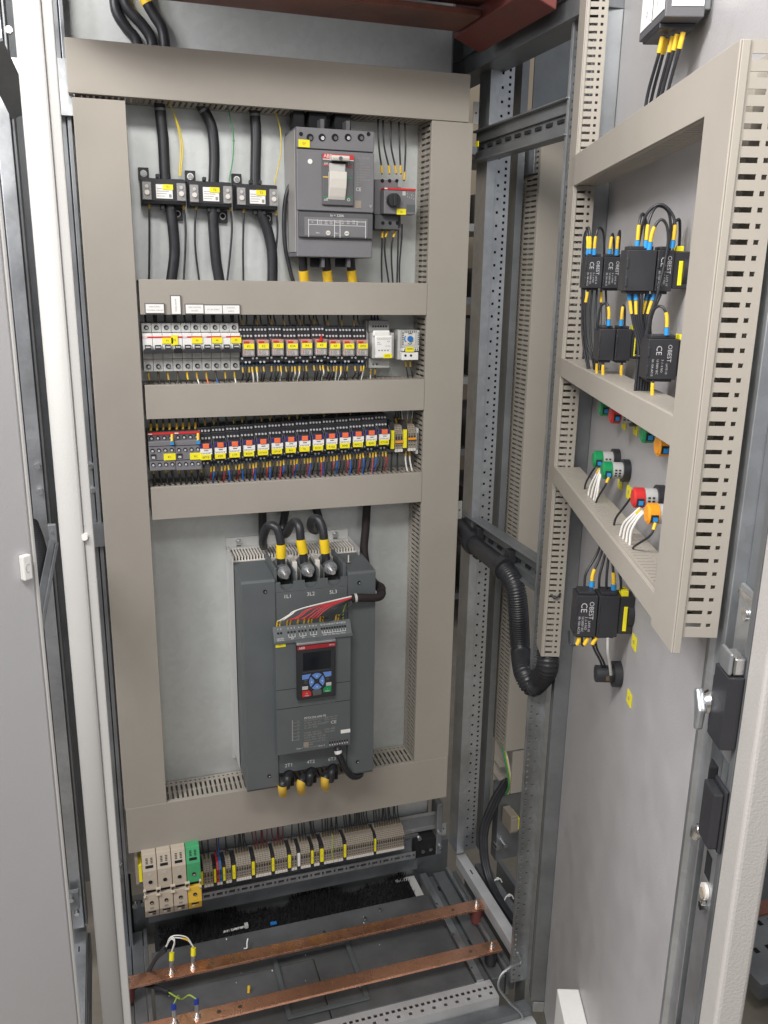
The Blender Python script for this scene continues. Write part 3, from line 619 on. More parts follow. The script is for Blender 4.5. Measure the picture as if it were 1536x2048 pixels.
trunking('middle trunking of the open door, under the black switch blocks', dW(0.056, 0.018, 1.367), DU, DN, Z3, 0.576, 0.026, 0.042, cov=(0.05, 0.0), **hk)
trunking('lowest trunking of the open door, taking the white leads of the pilot lights', dW(0.056, 0.018, 1.195), DU, DN, Z3, 0.576, 0.025, 0.042, cov=(0.05, 0.0), **hk)

# pilot lights
def pilot(label, t, z, col):
    o = doorthing('pilot_light', label, 'pilot light', t, 0.0, z, 'pilot lights on the door')
    b = MB(); b.cyl((0, -0.0005, 0), (0, -0.0095, 0), 0.0155, black, 24); b.build('mounting_ring', o, bev=0.001)
    b = MB(); b.cyl((0, -0.0096, 0), (0, -0.024, 0), 0.0112, lgrey, 24)
    for i in range(3):
        for j in range(2): a = -0.5+i*0.35; b.obox(Vector((0, 0, 0)), Vector((math.cos(a), 0, math.sin(a))), Y3, Vector((-math.sin(a), 0, math.cos(a))), 0.0110, 0.01135, -0.021+0.005*j, -0.018+0.005*j, -0.0012, 0.0012, inkb)
    b.build('body', o)
    b = MB(); b.cyl((0, -0.0241, 0), (0, -0.0345, 0), 0.0120, col, 24); b.cyl((0, -0.0345, 0), (0, -0.0365, 0), 0.0112, col, 24, r2=0.009); b.build('lens_cap', o, bev=0.0004)
    b = MB(); b.box(0.0085, 0.0125, -0.034, -0.026, -0.007, 0.0015, black); b.box(0.0126, 0.014, -0.032, -0.027, -0.006, -0.001, blue); b.build('terminal', o)
    return o
ZL, ZU = 1.268, 1.347
pilot('green pilot light farther from the camera, above the lowest door trunking', 0.222, ZL, greenp)
pilot('green pilot light nearer the camera, with white leads, above the lowest door trunking', 0.280, ZL-0.003, greenp)
pilot('red pilot light with white leads above the lowest door trunking', 0.440, ZL, redp)
pilot('amber pilot light with a blue terminal above the lowest door trunking', 0.500, ZL-0.003, orange2)
pilot('green pilot light half hidden under the middle door trunking, beside the red one', 0.236, ZU-0.003, greenp)
pilot('red pilot light half hidden under the middle door trunking', 0.300, ZU-0.003, redp)
pilot('green pilot light half hidden under the middle door trunking, beside the amber one', 0.452, ZU, greenp)
pilot('amber pilot light half hidden under the middle door trunking', 0.512, ZU-0.003, orange2)
for (px, py), lb in zip(((1240, 965), (1257, 985), (1248, 845), (1271, 856), (1268, 1285), (1258, 1397)),
        ('under the green pilot lights', 'beside the red pilot light', 'between the trunkings, farther from the camera', 'between the trunkings, nearer the camera', 'below the black switch with two blue ferrules', 'below the black buzzer')):
    t_, z_ = aD(px, py, 0.001); o = doorthing('sticker', 'small yellow sticker on the door, '+lb, 'sticker', t_, 0.0, z_, 'yellow stickers on the door')
    b = MB(); b.box(-0.0105, 0.0105, -0.0012, -0.0004, -0.009, 0.009, yel); b.box(-0.002, 0.002, -0.0014, -0.0012, -0.002, 0.003, inkd); b.build('label', o)

# selector switches and their contact blocks: seen from the side that faces the camera
ink_keep = ink; inkf = M('faint_ink', (0.46, 0.46, 0.47), 0.6)
def letter(b, s, x, y, z, size, vert=False):
    # lettering on the block's side face (plane x = const): reading runs into the door, or downwards if vert
    if vert: b.text(s, (x, y, z), size, inkf, R=(Vector((0, 0, -1)), Vector((0, 1, 0))), align='LEFT')
    else: b.text(s, (x, y, z), size, ink, R=(Vector((0, 1, 0)), Vector((0, 0, 1))))
def switch(label, tn, z0, z1, mods, headw, texts, wid=0.030, yellow=True):
    """mods: list of (w0, w1) stacked blocks; local x=0 is the near side face"""
    zc = (z0+z1)/2; o = doorthing('selector_switch', label, 'switch', tn, 0.0, zc, 'selector switches on the door'); h = (z1-z0)/2
    b = MB(); b.box(-wid, -0.002, -headw, -0.0004, -h*0.85, h*0.95, black); b.cyl((-wid/2, -0.0004, 0), (-wid/2, -0.008, 0), 0.0185, black, 24); b.build('switch_head', o, bev=0.001)
    if yellow:
        b = MB(); b.box(-wid*0.7, -0.004, -headw*0.9, -headw*0.45, h*0.96, h*1.22, yel); b.box(-0.0019, -0.0008, -headw*0.7, -headw*0.45, -h*0.7, h*0.5, yel); b.build('latch', o, bev=0.0008)
    for i, (w0, w1) in enumerate(mods):
        g = 0.0006; b = MB()
        b.box(-wid, 0, -w1+g, -w0-g, -h, h, black)
        b.box(-wid*0.9, -0.004, -w1+g+0.003, -w0-g-0.003, h, h+0.004, black); b.box(-wid*0.9, -0.004, -w1+g+0.003, -w0-g-0.003, -h-0.003, -h, black)
        b.box(-0.001, 0.0012, -w1+g, -w1+0.003, -h*0.8, -h*0.3, black); b.box(-0.001, 0.0012, -w1+g, -w1+0.003, h*0.1, h*0.6, black)
        bo = b.build('contact_block', o, bev=0.0008)
        if i in texts:
            b = MB(); wd = w1-w0; x = 0.0006
            letter(b, 'CE', x, -w1+wd*0.36, h*0.68, h*0.40, True)
            letter(b, 'OBEST', x, -w1+wd*0.70, h*0.74, h*0.30, True)
            for k in range(4): letter(b, ('Ith 10A AC15', 'Ui 500V IEC', '3 -/- 4 NO', '  LAY5 10')[k], x, -w1+wd*(0.20+0.15*k), h*0.0 if k < 3 else -h*0.12, h*0.15, True)
            b.build('lettering', bo)
    return o
switch('pair of black switch blocks with white lettering, upper row, near the hinge', 0.212, 1.502, 1.543, [(0.041, 0.066), (0.0145, 0.041)], 0.014, (0, 1))
switch('large black switch blocks in the upper row of the door with looped wires on top', 0.450, 1.502, 1.545, [(0.037, 0.070), (0.018, 0.037)], 0.018, (1,))
switch('plain black switch blocks in the lower row of the door, without lettering', 0.285, 1.412, 1.452, [(0.034, 0.056), (0.013, 0.034)], 0.013, ())
switch('black lettered switch block in the lower row, close to the camera', 0.478, 1.410, 1.453, [(0.012, 0.046)], 0.012, (0,))
switch('black switch under the lowest door trunking with two blue ferrules on top', 0.372, 1.061, 1.118, [(0.048, 0.077), (0.020, 0.048)], 0.020, (0,))
kn = doorthing('buzzer', 'black round buzzer on the door under the black switch', 'buzzer', 0.333, 0.0, 0.99)
b = MB(); b.cyl((0, -0.0004, 0), (0, -0.011, 0), 0.0180, black, 28); b.build('flange', kn, bev=0.0015)
b = MB(); b.cyl((0, -0.0112, 0), (0, -0.034, 0), 0.0118, black, 24); b.box(0.009, 0.0125, -0.022, -0.017, -0.005, 0.002, brown); b.build('body', kn, bev=0.0006)
# device at the top of the door
td = doorthing('measuring_transducer', 'dark grey box with white labels high on the door, wired from below', 'transducer', 0.44, 0.0, 1.772)
b = MB(); b.box(-0.10, 0, -0.050, -0.010, 0, 0.13, dgrey); b.box(-0.10, -0.012, -0.0100, -0.0005, 0.01, 0.12, zincd); b.box(-0.085, -0.02, -0.0495, -0.012, -0.006, 0, black); b.build('housing', td, bev=0.0012)
b = MB(); b.box(0.0001, 0.0007, -0.044, -0.0115, 0.010, 0.125, paper)
for k in range(5): b.box(0.0007, 0.0009, -0.040, -0.020-0.003*(k % 3), 0.022+0.012*k, 0.0235+0.012*k, inkd)
b.build('type_label', td)
b = MB(); b.box(-0.095, -0.052, -0.0507, -0.0501, 0.008, 0.125, paper); b.box(-0.046, -0.004, -0.0507, -0.0501, 0.008, 0.125, paper)
b.text('1', (-0.03, -0.0509, 0.02), 0.008, inkb); b.text('2', (-0.07, -0.0509, 0.02), 0.008, inkb); b.build('terminal_label', td)
vb = doorthing('vent_box', 'white plastic vent box at the foot of the open door', 'vent box', 0.338, 0.0, 0.10)
b = MB(); b.box(-0.065, 0.10, -0.036, -0.0005, 0, 0.300, white); b.build('housing', vb, bev=0.002)
b = MB()
for k in range(5): b.box(-0.0672, -0.0653, -0.034+0.006*k, -0.031+0.006*k, 0.15, 0.27, lgrey)
b.build('grille', vb)

# door wiring
def dwire(label, pts, r, mat, sl=(), group=None, **k): return wire(label, [dW(*p) for p in pts], r, mat, sl, group, **k)
ys = [('ferrule', 0.0, 0.008, blue, 1.75), ('marker_sleeve', 0.0085, 0.024, yels, 1.35)]
def loopset(label, group, items, r=0.0016):
    for pts, fer in items: dwire(label, pts, r, rubber, ys if fer else [('marker_sleeve', 0.003, 0.018, yels, 1.35)], group)
L1 = 'black wire arching over the lettered pair of switch blocks, yellow sleeve'
loopset(L1, 'wires over the lettered pair of switch blocks', [
    ([(0.205, 0.059, 1.545), (0.205, 0.060, 1.566), (0.200, 0.062, 1.580), (0.195, 0.064, 1.575), (0.195, 0.064, 1.54), (0.20, 0.058, 1.45), (0.21, 0.048, 1.39)], True),
    ([(0.209, 0.054, 1.545), (0.209, 0.054, 1.566), (0.206, 0.050, 1.580), (0.196, 0.041, 1.574), (0.19, 0.036, 1.545)], True),
    ([(0.203, 0.061, 1.545), (0.203, 0.063, 1.566), (0.197, 0.064, 1.577), (0.192, 0.066, 1.566), (0.192, 0.065, 1.53), (0.20, 0.060, 1.44), (0.21, 0.050, 1.39)], True),
    ([(0.209, 0.024, 1.545), (0.209, 0.024, 1.568), (0.200, 0.020, 1.577), (0.190, 0.017, 1.565), (0.190, 0.017, 1.53)], True),
    ([(0.205, 0.033, 1.545), (0.205, 0.032, 1.562), (0.198, 0.029, 1.573), (0.188, 0.024, 1.562), (0.188, 0.022, 1.54)], True)])
L2_ = 'black wire arching over the large switch blocks, yellow sleeve'
loopset(L2_, 'wires over the large switch blocks', [
    ([(0.444, 0.049, 1.547), (0.444, 0.048, 1.574), (0.440, 0.040, 1.590), (0.44, 0.028, 1.586), (0.44, 0.023, 1.57), (0.44, 0.022, 1.545)], True),
    ([(0.449, 0.022, 1.547), (0.449, 0.021, 1.570), (0.446, 0.026, 1.584), (0.442, 0.038, 1.592), (0.436, 0.05, 1.58), (0.43, 0.054, 1.545)], True),
    ([(0.436, 0.056, 1.547), (0.436, 0.056, 1.572), (0.430, 0.052, 1.583), (0.424, 0.046, 1.575), (0.42, 0.044, 1.545)], True),
    ([(0.448, 0.046, 1.545), (0.449, 0.044, 1.565), (0.450, 0.037, 1.576), (0.4515, 0.030, 1.568), (0.4525, 0.028, 1.545), (0.4535, 0.034, 1.50), (0.450, 0.042, 1.45), (0.445, 0.040, 1.40)], True),
    ([(0.434, 0.020, 1.547), (0.434, 0.020, 1.568), (0.430, 0.012, 1.578), (0.425, 0.008, 1.565), (0.425, 0.007, 1.545)], False)])
for i in range(5):
    dwire('black wire running down from the lettered pair of switch blocks', [(0.205-0.004*i, 0.058-0.007*i, 1.499), (0.205-0.003*i, 0.060-0.008*i, 1.47), (0.208, 0.055-0.006*i, 1.43), (0.214, 0.047-0.003*i, 1.41), (0.215+0.003*i, 0.042-0.002*i, 1.388)], 0.0016, rubber, [('marker_sleeve', 0.002, 0.016, yels, 1.35)] if i in (0, 3) else (), 'wires below the lettered pair of switch blocks')
for i in range(10):
    a, c = (i % 5), i//5
    dwire('black wire of the thick bundle below the large switch blocks', [(0.436+0.002*a, 0.060-0.020*c-0.003*a, 1.499), (0.438+0.0015*a, 0.054-0.010*c-0.002*a, 1.47), (0.442, 0.046-0.0028*a-0.003*c, 1.44), (0.444, 0.046-0.0028*a-0.003*c, 1.415), (0.444, 0.046-0.0032*a-0.003*c, 1.388)], 0.0016, rubber, [('ferrule', 0.0, 0.007, blue, 1.75), ('marker_sleeve', 0.0075, 0.022, yels, 1.35)] if a in (0, 2) else (), 'wire bundle below the large switch blocks')
b = MB(); b.tube([dW(0.444+0.006*math.sin(k), 0.0385+0.0105*math.cos(k), 1.432) for k in [2*math.pi*i/16 for i in range(17)]], 0.0011, black, 6); tag(b.build('cable_tie', loc=dW(0.444, 0.0385, 1.432)), 'black cable tie around the wire bundle below the large switch blocks', 'cable tie')
for lb, gp, its in (('short black wire with a yellow sleeve above the plain switch blocks', 'wires of the plain switch blocks', [
        ([(0.282, 0.044, 1.456), (0.282, 0.045, 1.475), (0.278, 0.048, 1.484), (0.272, 0.054, 1.478), (0.27, 0.056, 1.45)], True), ([(0.282, 0.028, 1.456), (0.282, 0.028, 1.474), (0.278, 0.026, 1.482), (0.272, 0.022, 1.475), (0.27, 0.020, 1.45)], True)]),
        ('short black wire with a yellow sleeve above the lettered block close to the camera', 'wires of the lettered block close to the camera', [
        ([(0.474, 0.026, 1.457), (0.474, 0.028, 1.478), (0.470, 0.034, 1.487), (0.462, 0.04, 1.48), (0.455, 0.042, 1.45)], True)])):
    for pts, f_ in its: dwire(lb, pts, 0.0015, rubber, ys, gp)
for t_, wv in ((0.280, 0.046), (0.280, 0.022), (0.262, 0.05), (0.476, 0.036)):
    dwire('short black wire with a yellow sleeve dropping into the middle door trunking', [(t_, wv, 1.409), (t_, wv, 1.398), (t_, wv-0.002, 1.385)], 0.0015, rubber, [('marker_sleeve', 0.003, 0.018, yels, 1.4)], 'wires dropping into the middle door trunking')
# pilot light leads
for i, (dx) in enumerate((0.0, 0.005, 0.010, 0.013)):
    dwire('white lead from the green pilot lights into the lowest door trunking', [(0.258+0.006*i, 0.034, 1.262), (0.252+dx*2.0, 0.038, 1.250), (0.244+dx*2.6, 0.042-0.001*i, 1.233), (0.240+dx*2.6, 0.043-0.001*i, 1.214)], 0.0016, whitew, [('marker_sleeve', 0.0, 0.008, yels, 1.3)] if i == 0 else (), 'white leads of the green pilot lights')
for i in range(4):
    dwire('white lead from the red and amber pilot lights into the lowest door trunking', [(0.466+0.006*i, 0.034, 1.262), (0.458+0.007*i, 0.039, 1.252), (0.444+0.010*i, 0.045-0.0005*i, 1.236), (0.436+0.012*i, 0.046-0.001*i, 1.214)], 0.0017, whitew, [('marker_sleeve', 0.0, 0.008, yels, 1.3)] if i == 1 else (), 'white leads of the red and amber pilot lights')
for lb, pts in (('thin black lead from the farther green pilot light', [(0.224, 0.031, 1.260), (0.215, 0.036, 1.245), (0.205, 0.040, 1.228), (0.205, 0.041, 1.214)]),
        ('thin black lead from the nearer green pilot light with a yellow sleeve', [(0.292, 0.029, 1.258), (0.293, 0.034, 1.245), (0.286, 0.040, 1.228), (0.280, 0.042, 1.214)]),
        ('thin black lead from the red pilot light', [(0.430, 0.036, 1.264), (0.412, 0.038, 1.248), (0.396, 0.042, 1.230), (0.392, 0.043, 1.214)]),
        ('thin black lead from the amber pilot light with a yellow sleeve', [(0.513, 0.029, 1.258), (0.516, 0.034, 1.245), (0.502, 0.043, 1.230), (0.490, 0.044, 1.222), (0.487, 0.042, 1.214)])):
    dwire(lb, pts, 0.0014, rubber, [('marker_sleeve', 0.0, 0.008, yels, 1.4)] if 'sleeve' in lb else ())
# wires to the lower switch, buzzer and transducer
for i in range(6):
    fr = i in (1, 4)
    dwire('black wire falling from the lowest door trunking to the switch with two blue ferrules', [(0.345+0.003*i, 0.062-0.009*i, 1.122), (0.342+0.004*i, 0.060-0.008*i, 1.14), (0.335+0.004*i, 0.046-0.004*i, 1.165), (0.332+0.003*i, 0.038-0.002*i, 1.197)], 0.0018, rubber, [('ferrule', 0.0, 0.008, blue, 2.0), ('marker_sleeve', 0.0085, 0.024, yels, 1.5)] if fr else (), 'wires above the switch with two blue ferrules')
for i in range(3):
    dwire('black wire curling under the switch with two blue ferrules', [(0.366, 0.068-0.012*i, 1.06), (0.366, 0.070-0.010*i, 1.048), (0.360, 0.078-0.016*i, 1.045), (0.355, 0.080-0.018*i, 1.062)], 0.0014, rubber, [('marker_sleeve', 0.002, 0.013, yels, 2.0)], 'wires curling under the switch with two blue ferrules')
for i in range(2):
    dwire('black wire from the switch down to the buzzer', [(0.362, 0.050-0.004*i, 1.06), (0.358, 0.046-0.004*i, 1.04), (0.347, 0.034-0.004*i, 1.018), (0.336, 0.026-0.004*i, 1.001)], 0.0015, rubber, (), 'wires from the switch to the buzzer')
dwire('clear sleeve hanging between the switch and the buzzer', [(0.372, 0.032, 1.06), (0.371, 0.030, 1.04), (0.362, 0.024, 1.02), (0.352, 0.018, 0.998)], 0.002, lgrey, ())
for i, (t_, wv) in enumerate(((0.395, 0.034), (0.405, 0.030), (0.413, 0.028), (0.420, 0.024), (0.402, 0.040))):
    dwire('black wire hanging from the white labelled box high on the door', [(t_, wv, 1.764), (t_-0.004, wv+0.002, 1.745), (t_-0.020-0.004*(i == 4), wv+0.004, 1.715), (t_-0.030, wv+0.004, 1.692), (t_-0.030, wv, 1.675)], 0.0019, rubber, [('marker_sleeve', 0.001, 0.016, yels, 1.45)], 'wires under the white labelled box')
dwire('pale blue lead slipping behind the top door trunking', [(0.372, 0.040, 1.700), (0.365, 0.034, 1.69), (0.35, 0.03, 1.68)], 0.0014, M('pale_blue_wire', (0.5, 0.6, 0.8)), ())
b = MB(); b.tube(catmull([dW(0.055, 0.05, 1.0), dW(0.060, 0.044, 0.996), dW(0.058, 0.036, 1.0), dW(0.050, 0.034, 1.004)]), 0.0018, rubber); tag(b.build('cable_tie', loc=dW(0.055, 0.04, 1.0)), 'black tie tail poking out of the door trunking near its lower end', 'cable tie')

# corrugated hose from the mounting plate to the door, in two clamps
HP = [aX(915, 1048, 0.735), aX(935, 1070, 0.735), aX(952, 1092, 0.735), aX(985, 1118, 0.735), aX(1012, 1142, 0.735), aX(1030, 1175, 0.737), aX(1037, 1230, 0.742), aX(1041, 1300, 0.75)]
HP += [aY(1048, 1345, -0.285), aY(1064, 1372, -0.305), aY(1082, 1358, -0.325), dW(0.036, 0.044, 0.855), dW(0.031, 0.044, 0.8845)]
P_ = resample(catmull(HP, 30), 0.0015)
h_ = MB(); i0 = min(range(len(P_)), key=lambda i: (P_[i]-HP[4]).length)
h_.tube(P_[:i0+1], 0.0185, rubber, 18); h_.tube(P_[i0:], 0.0192, rubber, 18, rf=lambda i: (1.02, 1.02, 0.88)[i % 3]); tag(h_.build('corrugated_hose', loc=HP[0]), 'big black corrugated hose looping from the mounting plate to the open door', 'hose', 'corrugated hoses')
for lb, px, py in (('black hose clamp on the lower rail, near the tall trunking', 946, 1086), ('black hose clamp on the lower rail, where the hose turns down', 1008, 1135)):
    P = aX(px, py, 0.735); t = thing('hose_clamp', lb, 'clamp', P, 'hose clamps')
    b = MB(); ax = Vector((0, -0.93, -0.15)).normalized(); b.cyl(-ax*0.009, ax*0.009, 0.0235, black, 20); b.build('ring', t, bev=0.001)
    b = MB(); b.box(0.004, 0.020, -0.012, 0.010, 0.012, 0.036, black); b.box(0.004, 0.020, -0.012, 0.010, -0.034, -0.012, black); b.build('foot', t, bev=0.0015)
# braided earth strap at the front column
bp_ = [aY(1035, 1905, -0.31), aY(1043, 1925, -0.315), aY(1020, 1935, -0.325), aY(1002, 1952, -0.33), aY(998, 1975, -0.335), aY(1020, 2005, -0.345), aY(1045, 2032, -0.35), aY(1035, 2060, -0.355)]
b = MB(); Q = catmull(bp_, 14)
for ph in (0, 2.09, 4.19): b.tube([q+Vector((0.0016*math.cos(i*0.9+ph), 0.0016*math.sin(i*0.9+ph), 0.001*math.sin(i*0.9+ph))) for i, q in enumerate(Q)], 0.0015, zinc, 5)
tag(b.build('earth_strap', loc=bp_[0]), 'braided bare earth strap hanging at the foot of the front column', 'earth strap')
# bay beyond the free edge of the door
nb = thing('floor_frame', 'dim perforated floor frame of the next enclosure beyond the open door', 'frame', aZ(1530, 1900, 0.0))
b = MB(); b.box(-0.1, 0.8, -0.1, 0.12, -0.02, 0.02, zincd); b.box(-0.1, 0.8, 0.13, 0.5, -0.05, -0.02, slate)
for k in range(24): b.box(-0.08+0.035*k, -0.068+0.035*k, 0.05, 0.065, 0.0201, 0.0206, blackm); b.box(-0.08+0.035*k, -0.068+0.035*k, -0.02, -0.005, 0.0201, 0.0206, blackm)
b.build('member', nb)
b = MB(); b.box(-0.1, 0.8, -0.5, -0.14, -0.06, -0.02, zincd); b.build('plinth', nb)
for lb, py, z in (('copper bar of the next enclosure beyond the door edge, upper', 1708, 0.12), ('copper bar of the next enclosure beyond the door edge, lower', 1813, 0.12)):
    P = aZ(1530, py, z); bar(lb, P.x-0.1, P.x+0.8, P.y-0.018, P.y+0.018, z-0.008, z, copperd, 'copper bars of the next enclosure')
P = aY(1536, 1640, 0.25); b = MB(); b.box(P.x-0.15, P.x+0.5, P.y, P.y+0.05, P.z-0.16, P.z-0.02, zincd); tag(b.build('rear_beam', loc=P), 'dark rear beam of the next enclosure beyond the door edge', 'beam')

# ================================================================== DEVICES ON THE MOUNTING PLATE
def rect(px0, py0, px1, py1, Y):
    """a rectangle seen in the photograph, put on the plane y = Y: x0, x1, z0, z1"""
    ym, xm = (py0+py1)/2, (px0+px1)/2
    return aY(px0, ym, Y).x, aY(px1, ym, Y).x, aY(xm, py1, Y).z, aY(xm, py0, Y).z
def pY(pts): return [aY(x, y, Y) for x, y, Y in pts]
def prow(pts, Y): return [aY(x, y, Y) for x, y in pts]

# DIN rails
def dinrail(label, x0, x1, z, yb=0.078):
    t = thing('din_rail', label, 'rail', (x0, yb, z), 'DIN rails'); L = x1-x0
    b = MB(); b.box(0, L, -0.0085, -0.0075, -0.0175, -0.0125, zinc); b.box(0, L, -0.0085, -0.0075, 0.0125, 0.0175, zinc)
    b.box(0, L, -0.0074, -0.0005, -0.0125, -0.0115, zinc); b.box(0, L, -0.0074, -0.0005, 0.0115, 0.0125, zinc); b.box(0, L, -0.0015, -0.0005, -0.0114, 0.0114, zinc); b.build('profile', t); return t
zr2 = aY(800, 690, 0.07).z; dinrail('steel rail holding the white timer and the thermostat', 0.09, 0.618, zr2)
zr3 = aY(600, 905, 0.07).z; dinrail('steel rail holding the contactors and lower relays', 0.09, 0.618, zr3)

# ---- current transformers with their power cables
def ct(label, cx, cy, lab):
    P = aY(cx, cy, 0.036); t = thing('current_transformer', label, 'current transformer', P, 'current transformers')
    b = MB(); b.box(-0.0375, 0.0365, 0.0, 0.040, -0.0205, 0.0205, black); b.box(-0.0385, 0.0375, 0.014, 0.041, -0.0225, 0.0225, black); b.box(-0.0375, 0.0365, -0.0012, 0.0, -0.0205, -0.015, blackm)
    for x in (-0.012, 0.004): b.box(x, x+0.006, 0.006, 0.02, 0.0226, 0.029, black); b.box(x+0.006, x+0.012, 0.006, 0.02, -0.029, -0.0226, black)
    b.build('housing', t, bev=0.0012)
    for sx, sz in ((-0.031, 0.031), (0.024, -0.034)):
        b = MB(); b.box(sx-0.009, sx+0.009, 0.033, 0.0415, sz-0.011, sz+0.010, black); tb_ = b.build('mounting_tab', t, bev=0.0008)
        b = MB(); b.cyl((sx, 0.0328, sz), (sx, 0.0315, sz), 0.0058, white, 18); b.cyl((sx, 0.0314, sz), (sx, 0.0295, sz), 0.0040, steel if sz > 0 else blackm, 12); b.build('screw', tb_)
    for x in (-0.029, 0.029):
        b = MB(); b.box(x-0.0075, x+0.0075, -0.006, -0.0001, -0.0145, 0.0145, glassy); w_ = b.build('terminal_window', t, bev=0.0012)
        b = MB(); b.cyl((x, -0.0062, -0.003), (x, -0.0085, -0.003), 0.0042, offw, 10); b.cyl((x, -0.0062, 0.007), (x, -0.0075, 0.007), 0.003, lgrey, 8); b.build('terminal_screw', w_)
    b = MB(); b.box(-0.0135, 0.0145, -0.0008, -0.0001, -0.0115, 0.0115, paper)
    for k in range(4): b.box(-0.012, 0.002+0.003*(k % 3), -0.0011, -0.0008, -0.008+0.004*k, -0.0072+0.004*k, inkd)
    b.box(0.008, 0.0125, -0.0011, -0.0008, -0.0095, -0.004, inkd); b.build('type_label', t)
    b = MB(); b.box(-0.002, 0.0155, -0.0019, -0.0012, 0.003, 0.0118, yel); b.text(lab, (0.0068, -0.0021, 0.0072), 0.0055, inkb); b.build('tag_label', t)
    return t
ct('current transformer nearest the tall trunking, with a yellow pair of wires on top', 328, 383, 'T1')
ct('current transformer in the middle, with a green wire on top', 421.5, 388.5, 'T2')
ct('current transformer next to the big breaker, with one yellow wire on top', 514.5, 394, 'T3')
cabs = [([(318, 196), (320, 217), (323, 250), (326.7, 285), (330, 351), (333, 375)], 'first'), ([(396, 200), (404, 215), (416, 236), (425, 262), (428.7, 309), (427.5, 358), (427, 380)], 'middle'), ([(508, 208), (509.5, 227), (512, 273), (511, 330), (510.7, 360), (511, 385)], 'third')]
for (pts, nm), ds in zip(cabs, ('straight thick black cable above the transformer with the yellow pair', 'bent thick black cable above the current transformer with the green wire', 'thick black cable above the current transformer beside the big breaker')):
    wire(ds, [aY(x, y, 0.05) for x, y in pts], 0.0096, rubber, [('cable_tie', 0.016, 0.020, zincd, 1.05)], 'power cables of the current transformers', 'power_cable', 'cable', n=12)
for pts, ds in (([(335, 395), (339.6, 410), (346.6, 461), (349, 508), (343, 557), (340, 575)], 'thick black cable bowing out below the transformer with the yellow pair'),
        ([(424, 395), (425, 412), (427.5, 461), (432, 520), (438, 557), (440, 575)], 'thick black cable below the current transformer with the green wire'),
        ([(514, 405), (518.9, 423.7), (535, 461), (544, 508), (544.7, 557), (543, 575)], 'thick black cable slanting below the transformer beside the big breaker')):
    wire(ds, [aY(x, y, 0.052) for x, y in pts], 0.0098, rubber, (), 'power cables of the current transformers', 'power_cable', 'cable', n=12)
wire('yellow wire of the pair on the first current transformer, outer one', prow([(335, 200), (350, 231.6), (365, 285), (361.7, 352)], 0.045), 0.0011, yelw, ())
wire('yellow wire of the pair on the first current transformer, inner one', prow([(336, 200), (349, 231.6), (361, 285), (359, 352)], 0.047), 0.0011, yelw, ())
wire('green wire on top of the middle current transformer', prow([(454, 206), (457, 220), (466, 262), (466.5, 309), (458, 363)], 0.045), 0.0011, greenw, [('cable_tie', 0.06, 0.063, greenw, 1.6)])
wire('single yellow wire on the current transformer beside the big breaker', prow([(548, 214), (553, 230), (561, 262), (561, 309), (549, 368.6)], 0.045), 0.0011, yelw, ())
for pts, ds in (([(298, 404), (298.6, 426), (299, 490), (298, 566)], 'thin black wire below the yellow-pair transformer, near the tall trunking'),
        ([(366, 406), (371, 450), (370.5, 500), (367, 566)], 'thin black wire below the yellow-pair transformer, beside its mounting tab'),
        ([(393.5, 407), (390, 450), (391, 500), (399, 566)], 'thin black wire below the green-wire transformer, away from its tab'),
        ([(460, 410), (464, 450), (461, 500), (454, 566)], 'thin black wire below the green-wire transformer, beside its mounting tab'),
        ([(488, 413), (487, 450), (486, 500), (487, 566)], 'thin black wire straight below the transformer beside the big breaker'),
        ([(551.7, 418), (555, 450), (554, 480), (549, 520)], 'thin black wire running onto the slanting cable')):
    wire(ds, prow(pts, 0.050), 0.0019, rubber, [('marker_sleeve', 0.0, 0.011, amber, 1.25)], 'wires below the current transformers')
wire('thick black wire looping down beside the big breaker', [aY(x, y, 0.045) for x, y in ((602, 345), (592, 352), (574, 384), (568, 430), (570, 490), (580, 540), (589, 572))], 0.0037, rubber, (), None, n=10)

# ---- moulded case breaker
YM = -0.02
x0, x1, z0, z1 = rect(594, 258, 748, 480, YM)
mc = thing('circuit_breaker', 'large grey moulded case breaker with a white lever and a red stripe', 'circuit breaker', (x0, YM, z0)); W_ = x1-x0; H_ = z1-z0
def loc(px, py, Y=YM): P = aY(px, py, Y); return P.x-x0, P.z-z0
_, zsp = loc(670, 301); _, ztr = loc(670, 424)
b = MB(); b.box(0, W_, 0.006, 0.098, -0.030, H_+0.001, mgrey); b.build('case', mc, bev=0.002)
b = MB(); b.box(-0.0018, -0.0001, 0.010, 0.0985, -0.022, H_-0.004, M('case_side', (0.33, 0.32, 0.31), .5)); b.build('side_plate', mc, bev=0.0006)
b = MB(); b.box(W_+0.0001, W_+0.0018, 0.03, 0.0985, -0.022, H_-0.004, MATS['case_side']); b.build('side_plate', mc, bev=0.0006)
b = MB(); b.box(0, W_, 0.0005, 0.0058, zsp+0.001, H_, mgrey); tc_ = b.build('terminal_cover', mc, bev=0.0015)
for px in (620, 644, 670, 696, 722):
    u, v_ = loc(px, 275); b = MB(); b.cyl((u, 0.0004, v_), (u, -0.0006, v_), 0.0062, blackm, 16); b.cyl((u+0.001, -0.0007, v_-0.001), (u+0.001, -0.0014, v_-0.001), 0.0032, steel if px in (644, 696) else dgrey, 10); b.build('screw', tc_)
for px in (602, 737):
    u, v_ = loc(px, 268); b = MB(); b.cyl((u, 0.0004, v_), (u, -0.0004, v_), 0.0035, blackm, 12); b.build('screw', tc_)
b = MB(); b.box(0.0, W_, 0.0, 0.0057, ztr+0.001, zsp-0.0005, mgrey); fr = b.build('front_cover', mc, bev=0.0015)
u, v_ = loc(620, 323); b = MB(); b.cyl((u, -0.0001, v_), (u, -0.0012, v_), 0.0042, paper, 16); b.build('seal', fr)
